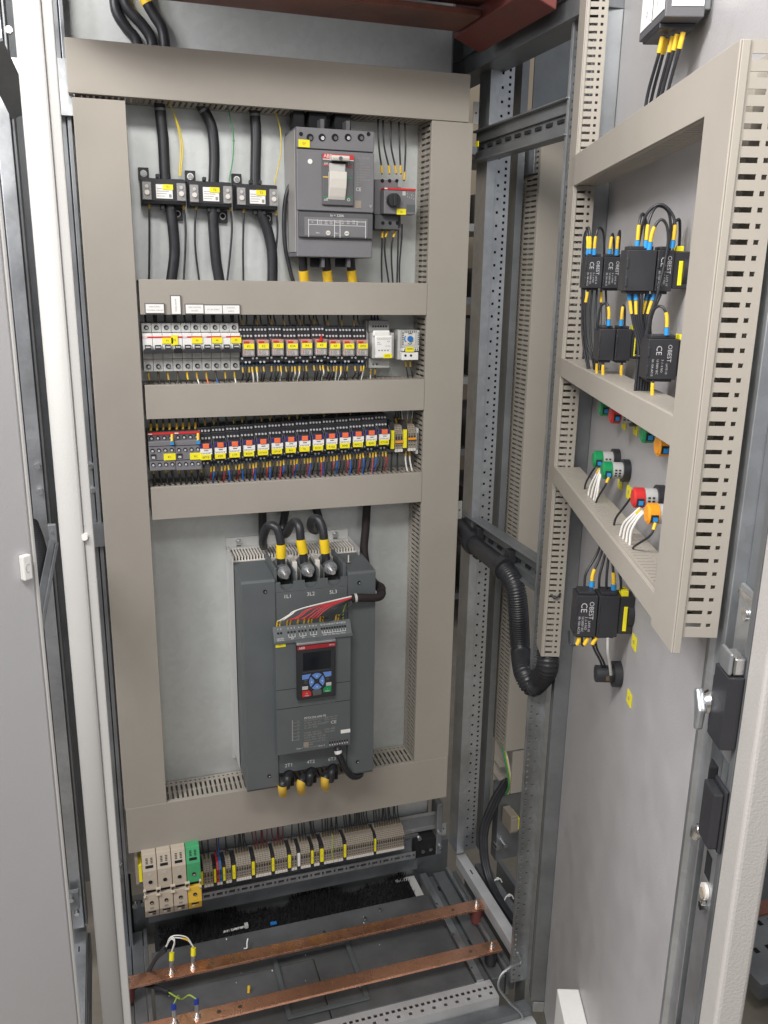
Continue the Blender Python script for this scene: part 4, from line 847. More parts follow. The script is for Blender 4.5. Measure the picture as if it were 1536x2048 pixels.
u, v_ = loc(741, 413); b = MB(); b.cyl((u, -0.0001, v_), (u, -0.0012, v_), 0.0028, steel, 12); b.build('seal', fr)
b = MB(); b.box(0.0025, W_-0.0025, -0.0025, 0.0057, 0.004, ztr-0.002, dgrey); b.box(0.012, W_-0.012, -0.0033, -0.0026, 0.006, ztr-0.010, mgrey); tu = b.build('trip_unit', mc, bev=0.0012)
b = MB(); yy = -0.0036
u0, v0 = loc(617, 439); u1, v1 = loc(731, 475); lt = 0.0005
for (a, c, d, e) in ((617, 439, 731, 440), (617, 448, 731, 449)):
    p, q = loc(a, c, YM-.003); r_, s_ = loc(d, c+ (3 if a == 617 else 0), YM-.003); b.box(p, r_, yy, yy+0.0003, q-0.001, q-0.0003, ink)
zb_ = loc(670, 475, YM-.003)[1]; zt_ = loc(670, 440, YM-.003)[1]
for px in (617, 669, 680, 731): p, _ = loc(px, 455, YM-.003); b.box(p-lt, p+lt, yy, yy+0.0003, zb_, zt_, ink)
for px in (635, 714): p, _ = loc(px, 444, YM-.003); b.box(p-lt, p+lt, yy, yy+0.0003, zt_-0.008, zt_, ink)
for px in (641, 652, 662, 685, 696, 707): p, q = loc(px, 444.5, YM-.003); b.text('%d.%d' % (px % 4+4, px % 9), (p, yy, q+0.0015), 0.0042, ink); b.text('320', (p, yy, q-0.002), 0.0036, ink)
for px, st in ((625, 'I1'), (674.5, 'Neut'), (722, '50% 100%')): p, q = loc(px, 444.5, YM-.003); b.text(st, (p, yy, q), 0.0042 if px < 700 else 0.003, ink)
p, q = loc(674, 431.5, YM-.003); b.text('In = 320A', (p, yy, q), 0.0062, ink)
for px, py in ((647, 466), (685, 467)): p, q = loc(px-1, py, YM-.003); b.text('Med', (p-0.010, yy, q), 0.0035, ink); b.text('Max', (p+0.011, yy, q), 0.0035, ink)
b.build('lettering', tu)
for px, py in ((656, 466), (693, 467)):
    p, q = loc(px, py, YM-.003); b = MB(); b.cyl((p, yy-0.0001, q), (p, yy-0.0015, q), 0.0042, offw, 18); b.box(p-0.003, p+0.003, yy-0.0018, yy-0.0015, q-0.0004, q+0.0004, inkb); b.build('dial', tu)
b = MB(); b.box(0.001, W_-0.002, 0.016, 0.06, -0.026, -0.0005, dgrey); b.prism([(0.0159, -0.0005), (0.0159, -0.026), (0.011, -0.026)], 0.001, W_-0.002, dgrey, 'x'); lt_ = b.build('lower_terminals', mc, bev=0.001)
for px in (600, 621, 645, 672, 696, 721, 738):
    p, q = loc(px, 490, -0.005); b = MB(); b.cyl((p, 0.0145, q), (p, 0.0085, q), 0.0062 if px not in (600, 738) else 0.004, blackm, 16); b.build('terminal_hole', lt_)
    if px in (645, 696): b = MB(); b.cyl((p-0.001, 0.0084, q+0.001), (p-0.001, 0.0075, q+0.001), 0.0028, steel, 8); b.build('screw', lt_)
# operating lever with its bezel
bz = MB(); u0, v0 = loc(643.5, 412); u1, v1 = loc(706, 309); v0 = loc(675, 411)[1]; v1 = loc(675, 309)[1]
bz.box(u0, u1, -0.006, -0.0001, v0, v1, dgrey); bzo = bz.build('lever_bezel', mc, bev=0.0012)
b = MB(); zr0 = loc(675, 319.5)[1]; b.box(u0+0.0005, u1-0.0005, -0.0070, -0.0062, zr0, v1-0.0005, redp); b.text('ABB', (u0+0.0095, -0.0073, (zr0+v1)/2), 0.0085, ink); b.box(u0+0.0005, u0+0.019, -0.0070, -0.0062, zr0-0.0016, zr0-0.0003, ink); b.box(u1-0.012, u1-0.0005, -0.0070, -0.0062, zr0-0.0016, zr0-0.0003, ink); b.build('brand_strip', bzo)
b = MB()
for px, py, c in ((652, 331, redp), (699, 333, redp), (652, 354, yelt), (699, 356, greenp), (652, 394, greenp), (699, 395, greenp)):
    p, q = loc(px, py, YM-.006); b.box(p-0.0055, p+0.0055, -0.0066, -0.0061, q-0.0008, q+0.0008, c)
p, q = loc(652, 328, YM-.006); b.text('on', (p, -0.0067, q+0.001), 0.0075, ink); p, q = loc(697, 329, YM-.006); b.text('I', (p, -0.0067, q+0.001), 0.006, ink)
p, q = loc(652, 399, YM-.006); b.text('off', (p, -0.0067, q), 0.0075, ink); p, q = loc(697, 400, YM-.006); b.text('O', (p, -0.0067, q), 0.0075, ink); b.build('lettering', bzo)
lx0 = loc(658, 360, YM-0.012)[0]; lx1 = loc(692, 360, YM-0.012)[0]; zl0 = loc(675, 400, YM-0.010)[1]; zl1 = loc(675, 343, YM-0.016)[1]; zl2 = loc(675, 326, YM-0.018)[1]; zl3 = loc(675, 316, YM-0.02)[1]
b = MB(); b.prism([(-0.0062, zl0), (-0.010, zl0+0.006), (-0.016, zl0+0.02), (-0.019, zl1-0.012), (-0.0195, zl1), (-0.012, zl1), (-0.0062, zl1)], lx0, lx1, offw, 'x'); b.prism([(-0.0062, zl1), (-0.012, zl1), (-0.013, zl2), (-0.0062, zl2)], lx0+0.001, lx1-0.001, lgrey, 'x')
b.prism([(-0.0075, zl2+0.0035), (-0.024, zl2+0.0035), (-0.0265, zl2+0.008), (-0.025, zl3+0.004), (-0.0075, zl3+0.004)], lx0+0.002, lx1+0.003, offw, 'x'); b.box(lx0+0.004, lx1, -0.0165, -0.0135, zl2, zl2+0.0034, blackm)
b.cyl(((lx0+lx1)/2+0.002, -0.0262, zl3-0.001), ((lx0+lx1)/2+0.002, -0.0275, zl3-0.001), 0.0033, dgrey, 12); b.build('lever', mc, bev=0.0012)
b = MB(); p, q = loc(608, 287); b.box(p-0.010, p+0.010, -0.0016, 0.0004, q-0.0062, q+0.0062, yel); b.text('Q1', (p, -0.0018, q), 0.005, inkb); b.build('tag_label', mc, bev=0.0003)
b = MB(); p, q = loc(719, 316, YM); b.text('Type T5N 400', (p-0.006, -0.0003, q), 0.0042, inkd, align='LEFT')
for k in range(9):
    p, q = loc(713, 328+5.2*k, YM); b.text(('Ui 1000V', 'Icu  220 400 500', '    690 V 50-60Hz', 'Icu  70 50 40 kA', 'Ics  100 100 75%', 'IEC 60947-2', 'Ue  220 440 690 V', 'cat A', 'BS')[k], (p, -0.0003, q), 0.0036, inkd, align='LEFT')
p, q = loc(717, 379); b.text('CE', (p, -0.0003, q), 0.0085, ink); b.build('lettering', fr)
b = MB(); p, q = loc(716, 409); b.box(p-0.006, p+0.006, -0.0008, -0.0001, q-0.0065, q+0.0065, taupe); b.build('code_sticker', fr)
for px, nm in ((601, 'left'), (640, 'mid'), (685, 'right')):
    pass
for px0, px1, ds in ((586, 607, 'nearest the current transformers'), (617, 652, 'in the middle'), (668, 700, 'towards the motor starter')):
    P0_, P1_ = aY(px0, 232, 0.02), aY(px1, 232, 0.02); b = MB(); b.box(P0_.x, P1_.x, 0.012, 0.05, z1-0.004, ZT0+0.02, blackm); tag(b.build('terminal_shroud', loc=P0_, bev=0.002), 'black shrouded conductor entering the top of the big breaker, '+ds, 'conductor', 'conductors on top of the big breaker')
for px in (644, 695.5):
    P0_ = aY(px, 240, -0.01); b = MB(); b.box(P0_.x-0.0035, P0_.x+0.0035, -0.012, 0.03, z1-0.006, z1+0.016, dgrey); tag(b.build('phase_barrier', loc=P0_), 'thin grey phase barrier above the big breaker', 'barrier', 'phase barriers above the big breaker')
for i, (px, sx) in enumerate(((644, -22), (695.5, -23))):
    a_, c_ = aY(px+sx, 525, 0.005), aY(px, 525, 0.0); b = MB(); b.box(a_.x, c_.x-0.002, 0.012, 0.014, a_.z-0.008, z0-0.031, blackm); b.box(c_.x-0.0018, c_.x+0.004, -0.004, 0.03, a_.z-0.008, z0-0.022, dgrey); tag(b.build('phase_barrier', loc=a_), 'black phase barrier hanging below the big breaker', 'barrier', 'phase barriers below the big breaker')
for (px, ds) in ((606, 'nearest the black wire loop'), (653, 'in the middle'), (702, 'towards the motor starter')):
    wire('thick black yellow-sleeved cable below the big breaker, '+ds, [aY(px-2, 488, 0.025), aY(px-1, 515, 0.025), aY(px+1, 545, 0.03), aY(px+6, 580, 0.04)], 0.0083, rubber, [('marker_sleeve', 0.047, 0.075, yels, 1.12)], 'cables below the big breaker', 'power_cable', 'cable', n=12)

# ---- motor starter beside it
YP = 0.0
x0, x1, z0, z1 = rect(757, 356, 816, 458, YP)
ms = thing('motor_starter', 'small grey motor protection switch with a black rotary knob', 'motor starter', (x0, YP, z0)); W_, H_ = x1-x0, z1-z0
def loc(px, py, Y=YP): P = aY(px, py, Y); return P.x-x0, P.z-z0
zb1 = loc(785, 428)[1]; zb0 = loc(795, 376)[1]
b = MB(); b.box(0.0, 0.046, 0.026, 0.077, zb1, H_-0.001, mgrey); b.box(0.0, 0.046, 0.02, 0.077, 0.0, zb1-0.0005, dgrey); b.box(0.0465, 0.056, 0.035, 0.077, 0.004, H_-0.012, dgrey); b.box(-0.011, -0.0005, 0.06, 0.077, 0.01, H_-0.004, zincd); b.build('base', ms, bev=0.0012)
fx0 = loc(768, 400)[0]; fx1 = loc(831, 400)[0]
b = MB(); b.box(fx0, fx1, 0.0, 0.0255, zb1, zb0-0.004, mgrey); f_ = b.build('front_cover', ms, bev=0.0015)
b = MB(); b.box(fx0, fx1, -0.0006, 0.02, zb0-0.0035, zb0, redp); b.box(fx0+0.0005, fx0+0.006, -0.0009, -0.0006, zb0-0.003, zb0-0.0005, ink); b.build('red_strip', ms)
p, q = loc(788.5, 400, -0.01); b = MB(); b.cyl((p, -0.0001, q), (p, -0.014, q), 0.0125, black, 28, r2=0.0115); b.box(p-0.0035, p+0.0035, -0.0185, -0.0141, q-0.011, q+0.011, black); b.build('rotary_knob', ms, bev=0.001)
b = MB(); p, q = loc(802, 423.5, -0.002); b.box(p-0.008, p+0.010, -0.002, -0.0001, q-0.0052, q+0.0052, yel); b.text('Q2', (p+0.001, -0.0022, q), 0.0045, inkb); b.build('tag_label', ms, bev=0.0003)
b = MB()
for k in range(4): p, q = loc(815+4.2*k, 387+1.5*k); b.text('1 3'[k % 3], (p, -0.0003, q), 0.004, ink); b.text('7', (p, -0.0003, q-0.006), 0.0035, ink)
p, q = loc(808, 387); b.box(p-0.003, p+0.003, -0.0004, -0.0001, q-0.0035, q+0.0035, lgrey); p, q = loc(773, 401); b.text('O', (p, -0.0003, q), 0.0045, ink); b.build('lettering', f_)
b = MB(); p0_, q0_ = loc(813, 409); p1_, q1_ = loc(830, 424); b.box(p0_, p1_, -0.0008, -0.0001, q1_, q0_, slate); b.build('auxiliary_window', ms)
for px in (766.5, 781, 795.5):
    p, q = loc(px, 361, 0.02); b = MB(); b.cyl((p, 0.0259, q), (p, 0.0248, q), 0.0033, blackm, 12); b.build('terminal_hole', ms)
    p, q = loc(px-1, 446, 0.02); b = MB(); b.cyl((p, 0.0199, q), (p, 0.0188, q), 0.0033, blackm, 12); b.build('terminal_hole', ms)
p, q = loc(751, 405, 0.045); b = MB(); b.box(p-0.003, p+0.003, 0.045, 0.06, q-0.026, q+0.026, beige)
for k in range(5): b.box(p-0.0014, p+0.0014, 0.0445, 0.0449, q-0.02+0.0095*k, q-0.016+0.0095*k, inkb)
tag(b.build('end_bracket', ms), None, None)
top5 = [((756, 238), (757.5, 290), (763, 335), (764, 349)), ((766, 240), (768, 290), (778, 335), (779, 349)), ((782, 242), (782, 290), (791, 335), (793, 349)), ((798, 244), (799, 290), (801, 335), (802, 349)), ((810, 246), (811, 300), (809, 345), (808, 362))]
for i, p_ in enumerate(top5):
    wire('%s black wire from the big breaker with a yellow sleeve above the motor starter' % ORD[i], [aY(x, y, 0.035) for x, y in p_], 0.0017, rubber, [('marker_sleeve', -0.016, -0.002, yels, 1.35)], 'wires above the motor starter')
bot5 = [((765, 459), (764, 490), (763, 530), (764, 570)), ((776, 459), (770, 480), (770, 510), (778, 570)), ((792, 459), (784, 485), (783, 520), (786, 570)), ((797, 459), (796, 490), (795, 530), (794, 570)), ((804, 448), (803, 480), (799, 530), (799, 570))]
for i, p_ in enumerate(bot5):
    wire('%s black wire from the big breaker, below the motor starter' % ORD[i], [aY(x, y, 0.035) for x, y in p_], 0.0017, rubber, [('marker_sleeve', 0.003, 0.015, yels, 1.35)] if i < 3 else (), 'wires below the motor starter')

# ---- miniature breakers
YR = 0.008
pole = (aY(481, 690, YR).x-aY(285.5, 692, YR).x)/10; mx0 = aY(285.5, 692, YR).x
Zm = lambda py, Y: aY(384, py, Y).z
def mcb(label, k0, n, tagpx, tagtxt, tagw=0.019):
    xx = mx0+pole*k0; t = thing('miniature_breaker', label, 'circuit breaker', (xx, YR, Zm(692, YR)), 'miniature breakers'); zc = Zm(692, YR); w_ = pole*n
    g = 0.0003
    zt, zb = Zm(646, .03)-zc, Zm(741, .03)-zc; zs1, zs2, zs3 = Zm(670, YR)-zc, Zm(700, YR)-zc, Zm(720, .03)-zc
    b = MB()
    for k in range(n):
        a, c = pole*k+g, pole*(k+1)-g
        b.box(a, c, 0.0225, 0.07, zb, zt, lgrey); b.prism([(0.0224, zt), (0.0224, zs1+0.004), (0.016, zs1+0.004), (0.019, zt)], a, c, lgrey, 'x')
        b.box(a, c, 0.0, 0.0222, zs2-0.001, zs1+0.003, white); b.box(a, c, 0.012, 0.0222, zs3+0.004, zs2-0.0015, lgrey); b.prism([(0.0224, zb), (0.0224, zs3+0.003), (0.0165, zs3+0.003), (0.0165, zb)], a, c, lgrey, 'x')
    b.build('housing', t, bev=0.0006)
    for k in range(n):
        c = pole*(k+0.5)
        for zz, yy in ((Zm(655.5, .016)-zc, 0.018), (Zm(732.5, .016)-zc, 0.0163)):
            b = MB(); b.cyl((c, yy, zz), (c, yy-0.0022, zz), 0.0042, blackm, 14); b.cyl((c+0.0007, yy-0.0023, zz-0.0006), (c+0.0007, yy-0.0031, zz-0.0006), 0.0026, steel, 10); b.build('terminal_screw', t)
        b = MB(); zl = Zm(697, YR-.006)-zc; b.box(c-pole*0.30, c+pole*0.30, -0.010, -0.0002, zl-0.0005, zl+0.0065, black); b.box(c-pole*0.24, c+pole*0.24, -0.0107, -0.0101, zl+0.0018, zl+0.0045, lgrey); b.build('toggle', t, bev=0.0004)
    b = MB(); zl = Zm(703, YR-.006)-zc; b.box(0.001, w_-0.001, -0.010, -0.0002, zl-0.0025, zl+0.0045, black if n > 1 else blackm); b.build('toggle_bar', t, bev=0.0005)
    b = MB(); zr = Zm(674, YR)-zc; b.box(0.0005, w_-0.0005, -0.0006, -0.0001, zr-0.0014, zr+0.0014, redp); b.box(0.001, 0.0085, -0.0009, -0.0006, zr-0.001, zr+0.001, ink); b.build('red_strip', t)
    b = MB(); p = aY(tagpx, 681, YR).x-xx; zz = Zm(681 if n > 1 else 680, YR)-zc; hh = 0.0052 if n > 1 else 0.009; ww_ = tagw/2 if n > 1 else 0.0058
    b.box(p-ww_, p+ww_, -0.0018, -0.0010, zz-hh, zz+hh, yel); b.text(tagtxt, (p, -0.0020, zz), 0.0045, inkb); b.build('tag_label', t)
    return t
mcb('three-pole breaker with one long black toggle bar, nearest the tall trunking', 0, 3, 335, 'F1')
mcb('single-pole breaker with an upright yellow tag, under the upright legend plate', 3, 1, 349, 'F2')
mcb('two-pole breaker next to the single-pole one', 4, 2, 394, 'F3')
mcb('two-pole breaker in the middle of the two-pole ones, with blue and red wires below', 6, 2, 434, 'F4')
mcb('two-pole breaker touching the first relay', 8, 2, 472, 'F5')
for i, (px, py, w_, h_, tx, ds) in enumerate(((309.5, 617, 0.034, 0.0185, ('MAIN SUPPLY', 'CONTROL CIRCUIT'), 'above the three-pole breaker'), (351.5, 610, 0.0185, 0.034, ('HEATER', ''), 'standing upright above the single-pole breaker'),
        (389, 618, 0.034, 0.0185, ('CAB. LIGHTING', 'SOCKET'), 'above the first two-pole breaker'), (426.5, 619, 0.034, 0.018, ('DC 24V SUPPLY', ''), 'above the breaker with blue and red wires'), (462, 619, 0.033, 0.018, ('CONTROL', 'SUPPLY'), 'above the breaker touching the relays'))):
    P = aY(px, py, -0.001); t = thing('legend_plate', 'white legend plate in a dark holder '+ds, 'legend plate', P, 'legend plates on the trunking')
    b = MB(); b.box(-w_/2, w_/2, -0.002, 0.0005, -h_/2, h_/2, dgrey); b.build('holder', t, bev=0.0008)
    b = MB(); a, c = w_/2-0.0016, h_/2-0.0018; b.box(-a, a, -0.0027, -0.0021, -c, c, paper)
    if w_ > h_: b.text(tx[0], (0, -0.0029, 0.003 if tx[1] else 0), 0.0032, inkd); b.text(tx[1] or ' ', (0, -0.0029, -0.003), 0.0032, inkd); 
    else: b.text('PANEL HEATER', (0, -0.0029, 0), 0.0032, inkd, R=(Vector((0, 0, 1)), Vector((-1, 0, 0))))
    b.build('card', t)
cbl = ['black', 'black', 'black', 'black', 'black', 'white', 'orange red', 'blue', 'black', 'white']
cml = [rubber, rubber, rubber, rubber, rubber, whitew, orange, bluew, rubber, whitew]
cnm = ['three-pole breaker']*3+['single-pole breaker']+['first two-pole breaker']*2+['middle two-pole breaker']*2+['breaker touching the relays']*2
for k in range(10):
    c = mx0+pole*(k+0.5); zt, zb = Zm(644, .04), Zm(742, .035)
    wire('%s wire with an amber sleeve below the %s' % (cbl[k], cnm[k]), [(c-0.001, YR+0.024, zb+0.004), (c, YR+0.024, zb-0.012), (c+random.uniform(-.002, .004), YR+0.02, zb-0.028), (c+random.uniform(0, .004), YR+0.03, Z31-0.01)], 0.0015, cml[k], [('marker_sleeve', 0.003, 0.019, (amber, brown, amber, brown, yels, amber, amber, brown, amber, amber)[k], 1.3)], 'wires below the '+cnm[k])
    for dx in ((-0.004, 0.003) if k % 2 else (0.0,)):
        wire('dark wire rising behind the trunking from the top of the %s' % cnm[k], [(c+dx*0.3, YR+0.034, zt-0.004), (c+dx*0.6, YR+0.036, zt+0.012), (c+dx*1.5, YR+0.04, Z20+0.012)], 0.0021, rubber, (), 'wires above the '+cnm[k])

# ---- plug-in relays, upper row: dark sockets, clear cases
def socket(t, w2, ztop, zbot, tiers, low, fy=0.012):
    b = MB(); b.box(-w2, w2, 0.028, 0.070, zbot, ztop, black); b.box(-w2, w2, fy+0.012, 0.0279, zbot+0.003, ztop-0.0105, black); b.box(-w2, w2, fy, fy+0.0118, zbot+0.006, -0.0215 if low < -0.02 else low+0.006, black) ; b.build('socket', t, bev=0.0006)
    for z, y, xs in tiers:
        for x in xs:
            k = MB(); k.cyl((x, y+0.001, z), (x, y-0.0008, z), 0.0021, screwm, 8); k.build('terminal_screw', t)
def relay_a():
    t = thing('plug_in_relay', '', 'relay', (0, 0, 0), 'relays with clear cases')
    xs4 = [-0.0093+0.0062*i for i in range(4)]
    socket(t, 0.0133, 0.0335, -0.037, ((0.0275, 0.027, xs4), (0.0165, 0.0232, xs4), (-0.0235, 0.0115, (-0.010, 0.010)), (-0.0305, 0.0115, (-0.0035, 0.0035))), -0.024)
    b = MB(); b.box(-0.0105, 0.0120, 0.0, 0.030, -0.0195, 0.0108, glassy); b.build('clear_case', t, bev=0.001)
    b = MB(); b.box(-0.0085, 0.0105, 0.004, 0.028, 0.0045, 0.0098, orange); b.box(-0.008, 0.010, 0.004, 0.028, -0.017, -0.007, offw); b.box(-0.0085, 0.0105, 0.010, 0.028, -0.0065, 0.004, taupe); b.cyl((0.001, 0.0035, -0.012), (0.001, 0.0015, -0.012), 0.0042, steel, 12); b.box(-0.007, -0.0045, 0.002, 0.004, -0.015, -0.009, redp); b.build('coil', t)
    b = MB(); b.box(-0.008, 0.002, -0.0008, -0.0001, 0.0048, 0.0085, redp); b.build('test_lever', t, bev=0.0003)
    b = MB(); b.box(-0.0085, 0.0105, -0.0016, -0.0009, -0.0055, 0.0042, yel); b.build('tag_label', t)
    return t
RA = [(497.8, 692.5), (527, 692), (555, 691), (586, 692), (614, 691), (642.5, 690), (668.7, 692), (696.7, 692), (724.6, 692)]
TA = ['K1', 'K2', 'K3', 'K3A', 'K4', 'K5', 'KF', 'KM1', 'KM2']
ra = relay_a()
def lettertag(t, s, x, y, z, size):
    b = MB(); b.text(s, (x, y, z), size, inkb); b.build('tag_lettering', t)
rAll = []
xa0, xa8 = aY(496.5, 692, 0).x, aY(724.6, 692, 0).x
for i, (px, py) in enumerate(RA):
    o = ra if i == 0 else copy_tree(ra); rAll.append(o)
for i, o in enumerate(rAll):
    x = xa0+(xa8-xa0)*i/8; o.location = (x, 0.0 if i != 5 else -0.003, aY(RA[i][0], RA[i][1], 0).z+0.0005)
    where = ('touching the miniature breakers' if i == 0 else 'raised above its row, with a red lever sticking up' if i == 5 else 'beside the white timer' if i == 8 else '%s from the miniature breakers' % ORD[i])
    o['label'] = 'clear-cased relay tagged %s, %s' % (TA[i], where)
    lettertag(o, TA[i], 0.001, -0.0018, -0.0007, 0.0058)
b = MB(); b.cyl((0, -0.001, 0.010), (0, -0.004, 0.018), 0.0018, redp, 8); b.cyl((0, -0.001, 0.008), (0, -0.0015, 0.011), 0.004, redp, 10); b.build('red_lever', rAll[5])

def relay_b():
    t = thing('plug_in_relay', '', 'relay', (0, 0, 0), 'relays with orange buttons')
    xs4 = [-0.0092+0.0062*i for i in range(4)]
    socket(t, 0.0133, 0.0495, -0.022, ((0.0430, 0.027, xs4), (0.0295, 0.0232, xs4), (-0.0100, 0.0115, (-0.0105, 0.0105)), (-0.0155, 0.0115, (-0.0035, 0.0035))), -0.0085)
    b = MB(); b.box(-0.0115, 0.0115, 0.002, 0.030, -0.008, 0.0240, black); b.box(-0.0113, -0.006, 0.0005, 0.0019, 0.0145, 0.0240, purple); b.box(0.0065, 0.0113, 0.0005, 0.0019, 0.0145, 0.0240, purple); b.build('relay_case', t, bev=0.0006)
    b = MB(); b.box(-0.0055, 0.0060, -0.003, 0.0019, 0.0145, 0.0235, orange); b.build('test_button', t, bev=0.0006)
    b = MB(); b.box(-0.0105, 0.0110, -0.0012, 0.0019, 0.0068, 0.0140, white); b.box(-0.0035, 0.004, -0.0015, -0.0012, 0.0098, 0.0112, inkb); b.box(-0.0105, 0.0110, -0.0004, 0.0019, 0.0030, 0.0067, paper)
    for k in range(6): b.box(-0.009+0.003*k, -0.0072+0.003*k, -0.0006, -0.0004, 0.0038, 0.0058, inkd)
    b.build('marking_strip', t)
    b = MB(); b.box(-0.0105, 0.0090, -0.0022, 0.0019, -0.0068, 0.0028, yel); b.build('tag_label', t, bev=0.0003)
    for sx in (-1, 1):
        b = MB(); b.tube([Vector((sx*0.0118, 0.004, -0.006)), Vector((sx*0.0118, 0.0, 0.020)), Vector((sx*0.0118, 0.012, 0.030))], 0.0006, dgrey, 5); b.build('retaining_clip', t)
    return t
TB = ['BPYS', 'KM', 'LTF', 'RDM', 'LSTART', 'LSTOP', 'RU', 'TL', 'R101', 'R102', 'RMB', 'RMC2', 'RMF', 'KTOR']
xb0, xb1 = aY(412.4, 912, -0.002).x, aY(769, 882, -0.002).x
rb = relay_b(); rBll = [rb]+[copy_tree(rb) for i in range(13)]
for i, o in enumerate(rBll):
    px = 412.4+(769-412.4)*i/13; py = 912.5-(912.5-882.5)*i/13
    o.location = (xb0+(xb1-xb0)*i/13, -0.001, aY(px, py, -0.002).z)
    o['label'] = 'orange-button relay tagged %s, %s' % (TB[i], 'next to the second contactor' if i == 0 else 'beside the orange-barred terminals' if i == 13 else 'between those tagged %s and %s' % (TB[i-1], TB[i+1]))
    lettertag(o, TB[i], -0.0008, -0.0024, -0.002, 0.0058 if len(TB[i]) < 5 else 0.0046)

# relay wires
def relaywires(o, tg, zsock, ztop, ztdn, ztup, below, above, row):
    x, y, z = o.location
    for i, (dx, mat, nm, slv) in enumerate(below):
        col = nm
        j = random.uniform(-0.003, 0.003)
        wire('%s wire below the relay tagged %s' % (col, tg), [(x+dx, 0.022, z+zsock+0.005), (x+dx, 0.021, z+zsock-0.006), (x+dx+j*0.5, 0.019+random.uniform(-.003, .006), (z+zsock+ztdn)/2-0.002), (x+dx+j, 0.026+random.uniform(-.004, .014), ztdn+0.002), (x+dx+j+0.001, 0.034, ztdn-0.012)], 0.0014, mat, [('ferrule', 0.0, 0.008, navy, 1.5), ('marker_sleeve', 0.008, 0.0185, slv, 1.3)], '%s wires below the relay tagged %s' % (col, tg), n=6, sub=4)
    for dx, slv in above:
        j = random.uniform(-0.002, 0.002)
        wire('dark wire above the relay tagged %s' % tg, [(x+dx, 0.036, z+ztop-0.004), (x+dx, 0.037, z+ztop+0.006), (x+dx+j, 0.042, z+ztop+0.014), (x+dx+j, 0.046, ztup+0.012)], 0.0014, rubber, [('ferrule', 0.0, 0.006, navy, 1.5), ('marker_sleeve', 0.006, 0.017, slv, 1.3)], 'wires above the relay tagged '+tg, n=6, sub=4)
for i, o in enumerate(rAll):
    bl = [(0.0095, whitew, 'white', yels), (-0.008, rubber, 'black', amber), (-0.002, rubber, 'black', brown), (0.004, rubber, 'black', amber)]
    if i % 3 == 1: bl = [(-0.0095, whitew, 'white', yels)]+bl[1:]
    ab = [(-0.0095, brown), (-0.003, amber), (0.0035, brown)] if i not in (3, 8) else [(-0.006, amber), (0.004, brown)]
    relaywires(o, TA[i], -0.037, 0.0335, Z31, Z20, bl, ab[:3] if i < 6 else ab[:2], 'a')
for i, o in enumerate(rBll):
    bl = [(0.0105, redw if i % 3 else pinkw, 'red', yels), (-0.0105, bluew, 'blue', yels), (-0.003, rubber, 'black', brown), (0.004, rubber, 'black', amber)]
    if i == 0: bl = [(0.0105, redw, 'red', yels), (-0.008, rubber, 'black', amber), (-0.002, rubber, 'black', brown)]
    ab = [(-0.006, amber), (0.002, brown)] if i % 2 else [(-0.008, brown), (0.0045, amber)]
    relaywires(o, TB[i], -0.022, 0.0495, Z41, Z30, bl, ab if i < 8 else ab[:1], 'b')

# ---- timer and thermostat
YT = 0.012
x0, x1, z0, z1 = rect(736, 641, 779, 737, 0.035)
tm = thing('monitoring_relay', 'white timer module with a yellow tag beside the clear-cased relays', 'timer', (x0, 0.035, z0)); W_, H_ = x1-x0, z1-z0
def loc(px, py, Y): P = aY(px, py, Y); return P.x-x0, P.z-z0
b = MB(); b.box(0, W_, 0.012, 0.035, 0, H_, mgrey if False else lgrey); b.box(0.001, W_-0.001, 0.0, 0.0118, H_-0.022, H_, M('timer_grey', (0.24, 0.24, 0.235), .5)); b.box(0.002, W_+0.001, 0.0, 0.0118, 0.001, 0.021, lgrey); b.box(0.003, W_+0.003, -0.018, 0.0118, 0.0215, H_-0.0225, lgrey); b.build('base', tm, bev=0.0012)
fx0, fz1 = loc(750.5, 671, 0.01); fx1, fz0 = loc(784.5, 716.5, 0.01)
b = MB(); b.box(fx0, fx1, -0.025, -0.0181, fz0, fz1, white); cx0, cz1 = loc(747, 661, 0.01); cx1, _ = loc(781, 661, 0.01); b.box(cx0, cx1, -0.024, -0.0181, fz1-0.002, cz1, white); fo = b.build('front_cover', tm, bev=0.003, seg=3)
b = MB(); yy = -0.0253
for k in range(6): c = fx0+0.006+0.0047*k; b.tube([(c+0.0018*math.cos(a), yy, fz1-0.006+0.0018*math.sin(a)) for a in [2*math.pi*q/10 for q in range(11)]], 0.0002, inkd, 4)
b.text('CM-', (fx1-0.008, yy, fz1-0.0115), 0.0032, inkb); b.text('Phase', (fx0+0.004, yy, fz1-0.0135), 0.0028, inkb, align='LEFT'); b.text('monitor', (fx0+0.004, yy, fz1-0.0165), 0.0028, inkb, align='LEFT')
b.text('-/~-\\-', (fx1-0.010, yy, fz1-0.020), 0.005, inkb); b.box(fx0+0.006, fx1-0.006, yy-0.0002, yy, fz1-0.0275, fz1-0.0273, inkd)
for k in range(4): c = fx0+0.008+0.006*k; b.box(c-0.001, c+0.001, yy-0.0002, yy, fz1-0.0295, fz1-0.0275, inkb)
b.build('lettering', fo)
b = MB(); b.box(fx1-0.0185, fx1-0.001, -0.0262, -0.0254, fz0+0.0005, fz0+0.009, yel); b.text('KT2', (fx1-0.010, -0.0264, fz0+0.0048), 0.005, inkb); b.build('tag_label', tm)
for k in range(6): c, q = loc(747.5+5.2*k, 653, 0.03); k_ = MB(); k_.cyl((c, -0.0002, q), (c, -0.001, q), 0.0019, blackm, 10); k_.build('terminal_hole', tm)
for px in (748, 755): c, q = loc(px, 729, 0.03); k_ = MB(); k_.cyl((c, -0.0002, q), (c, -0.001, q), 0.0021, dgrey, 10); k_.build('terminal_hole', tm)
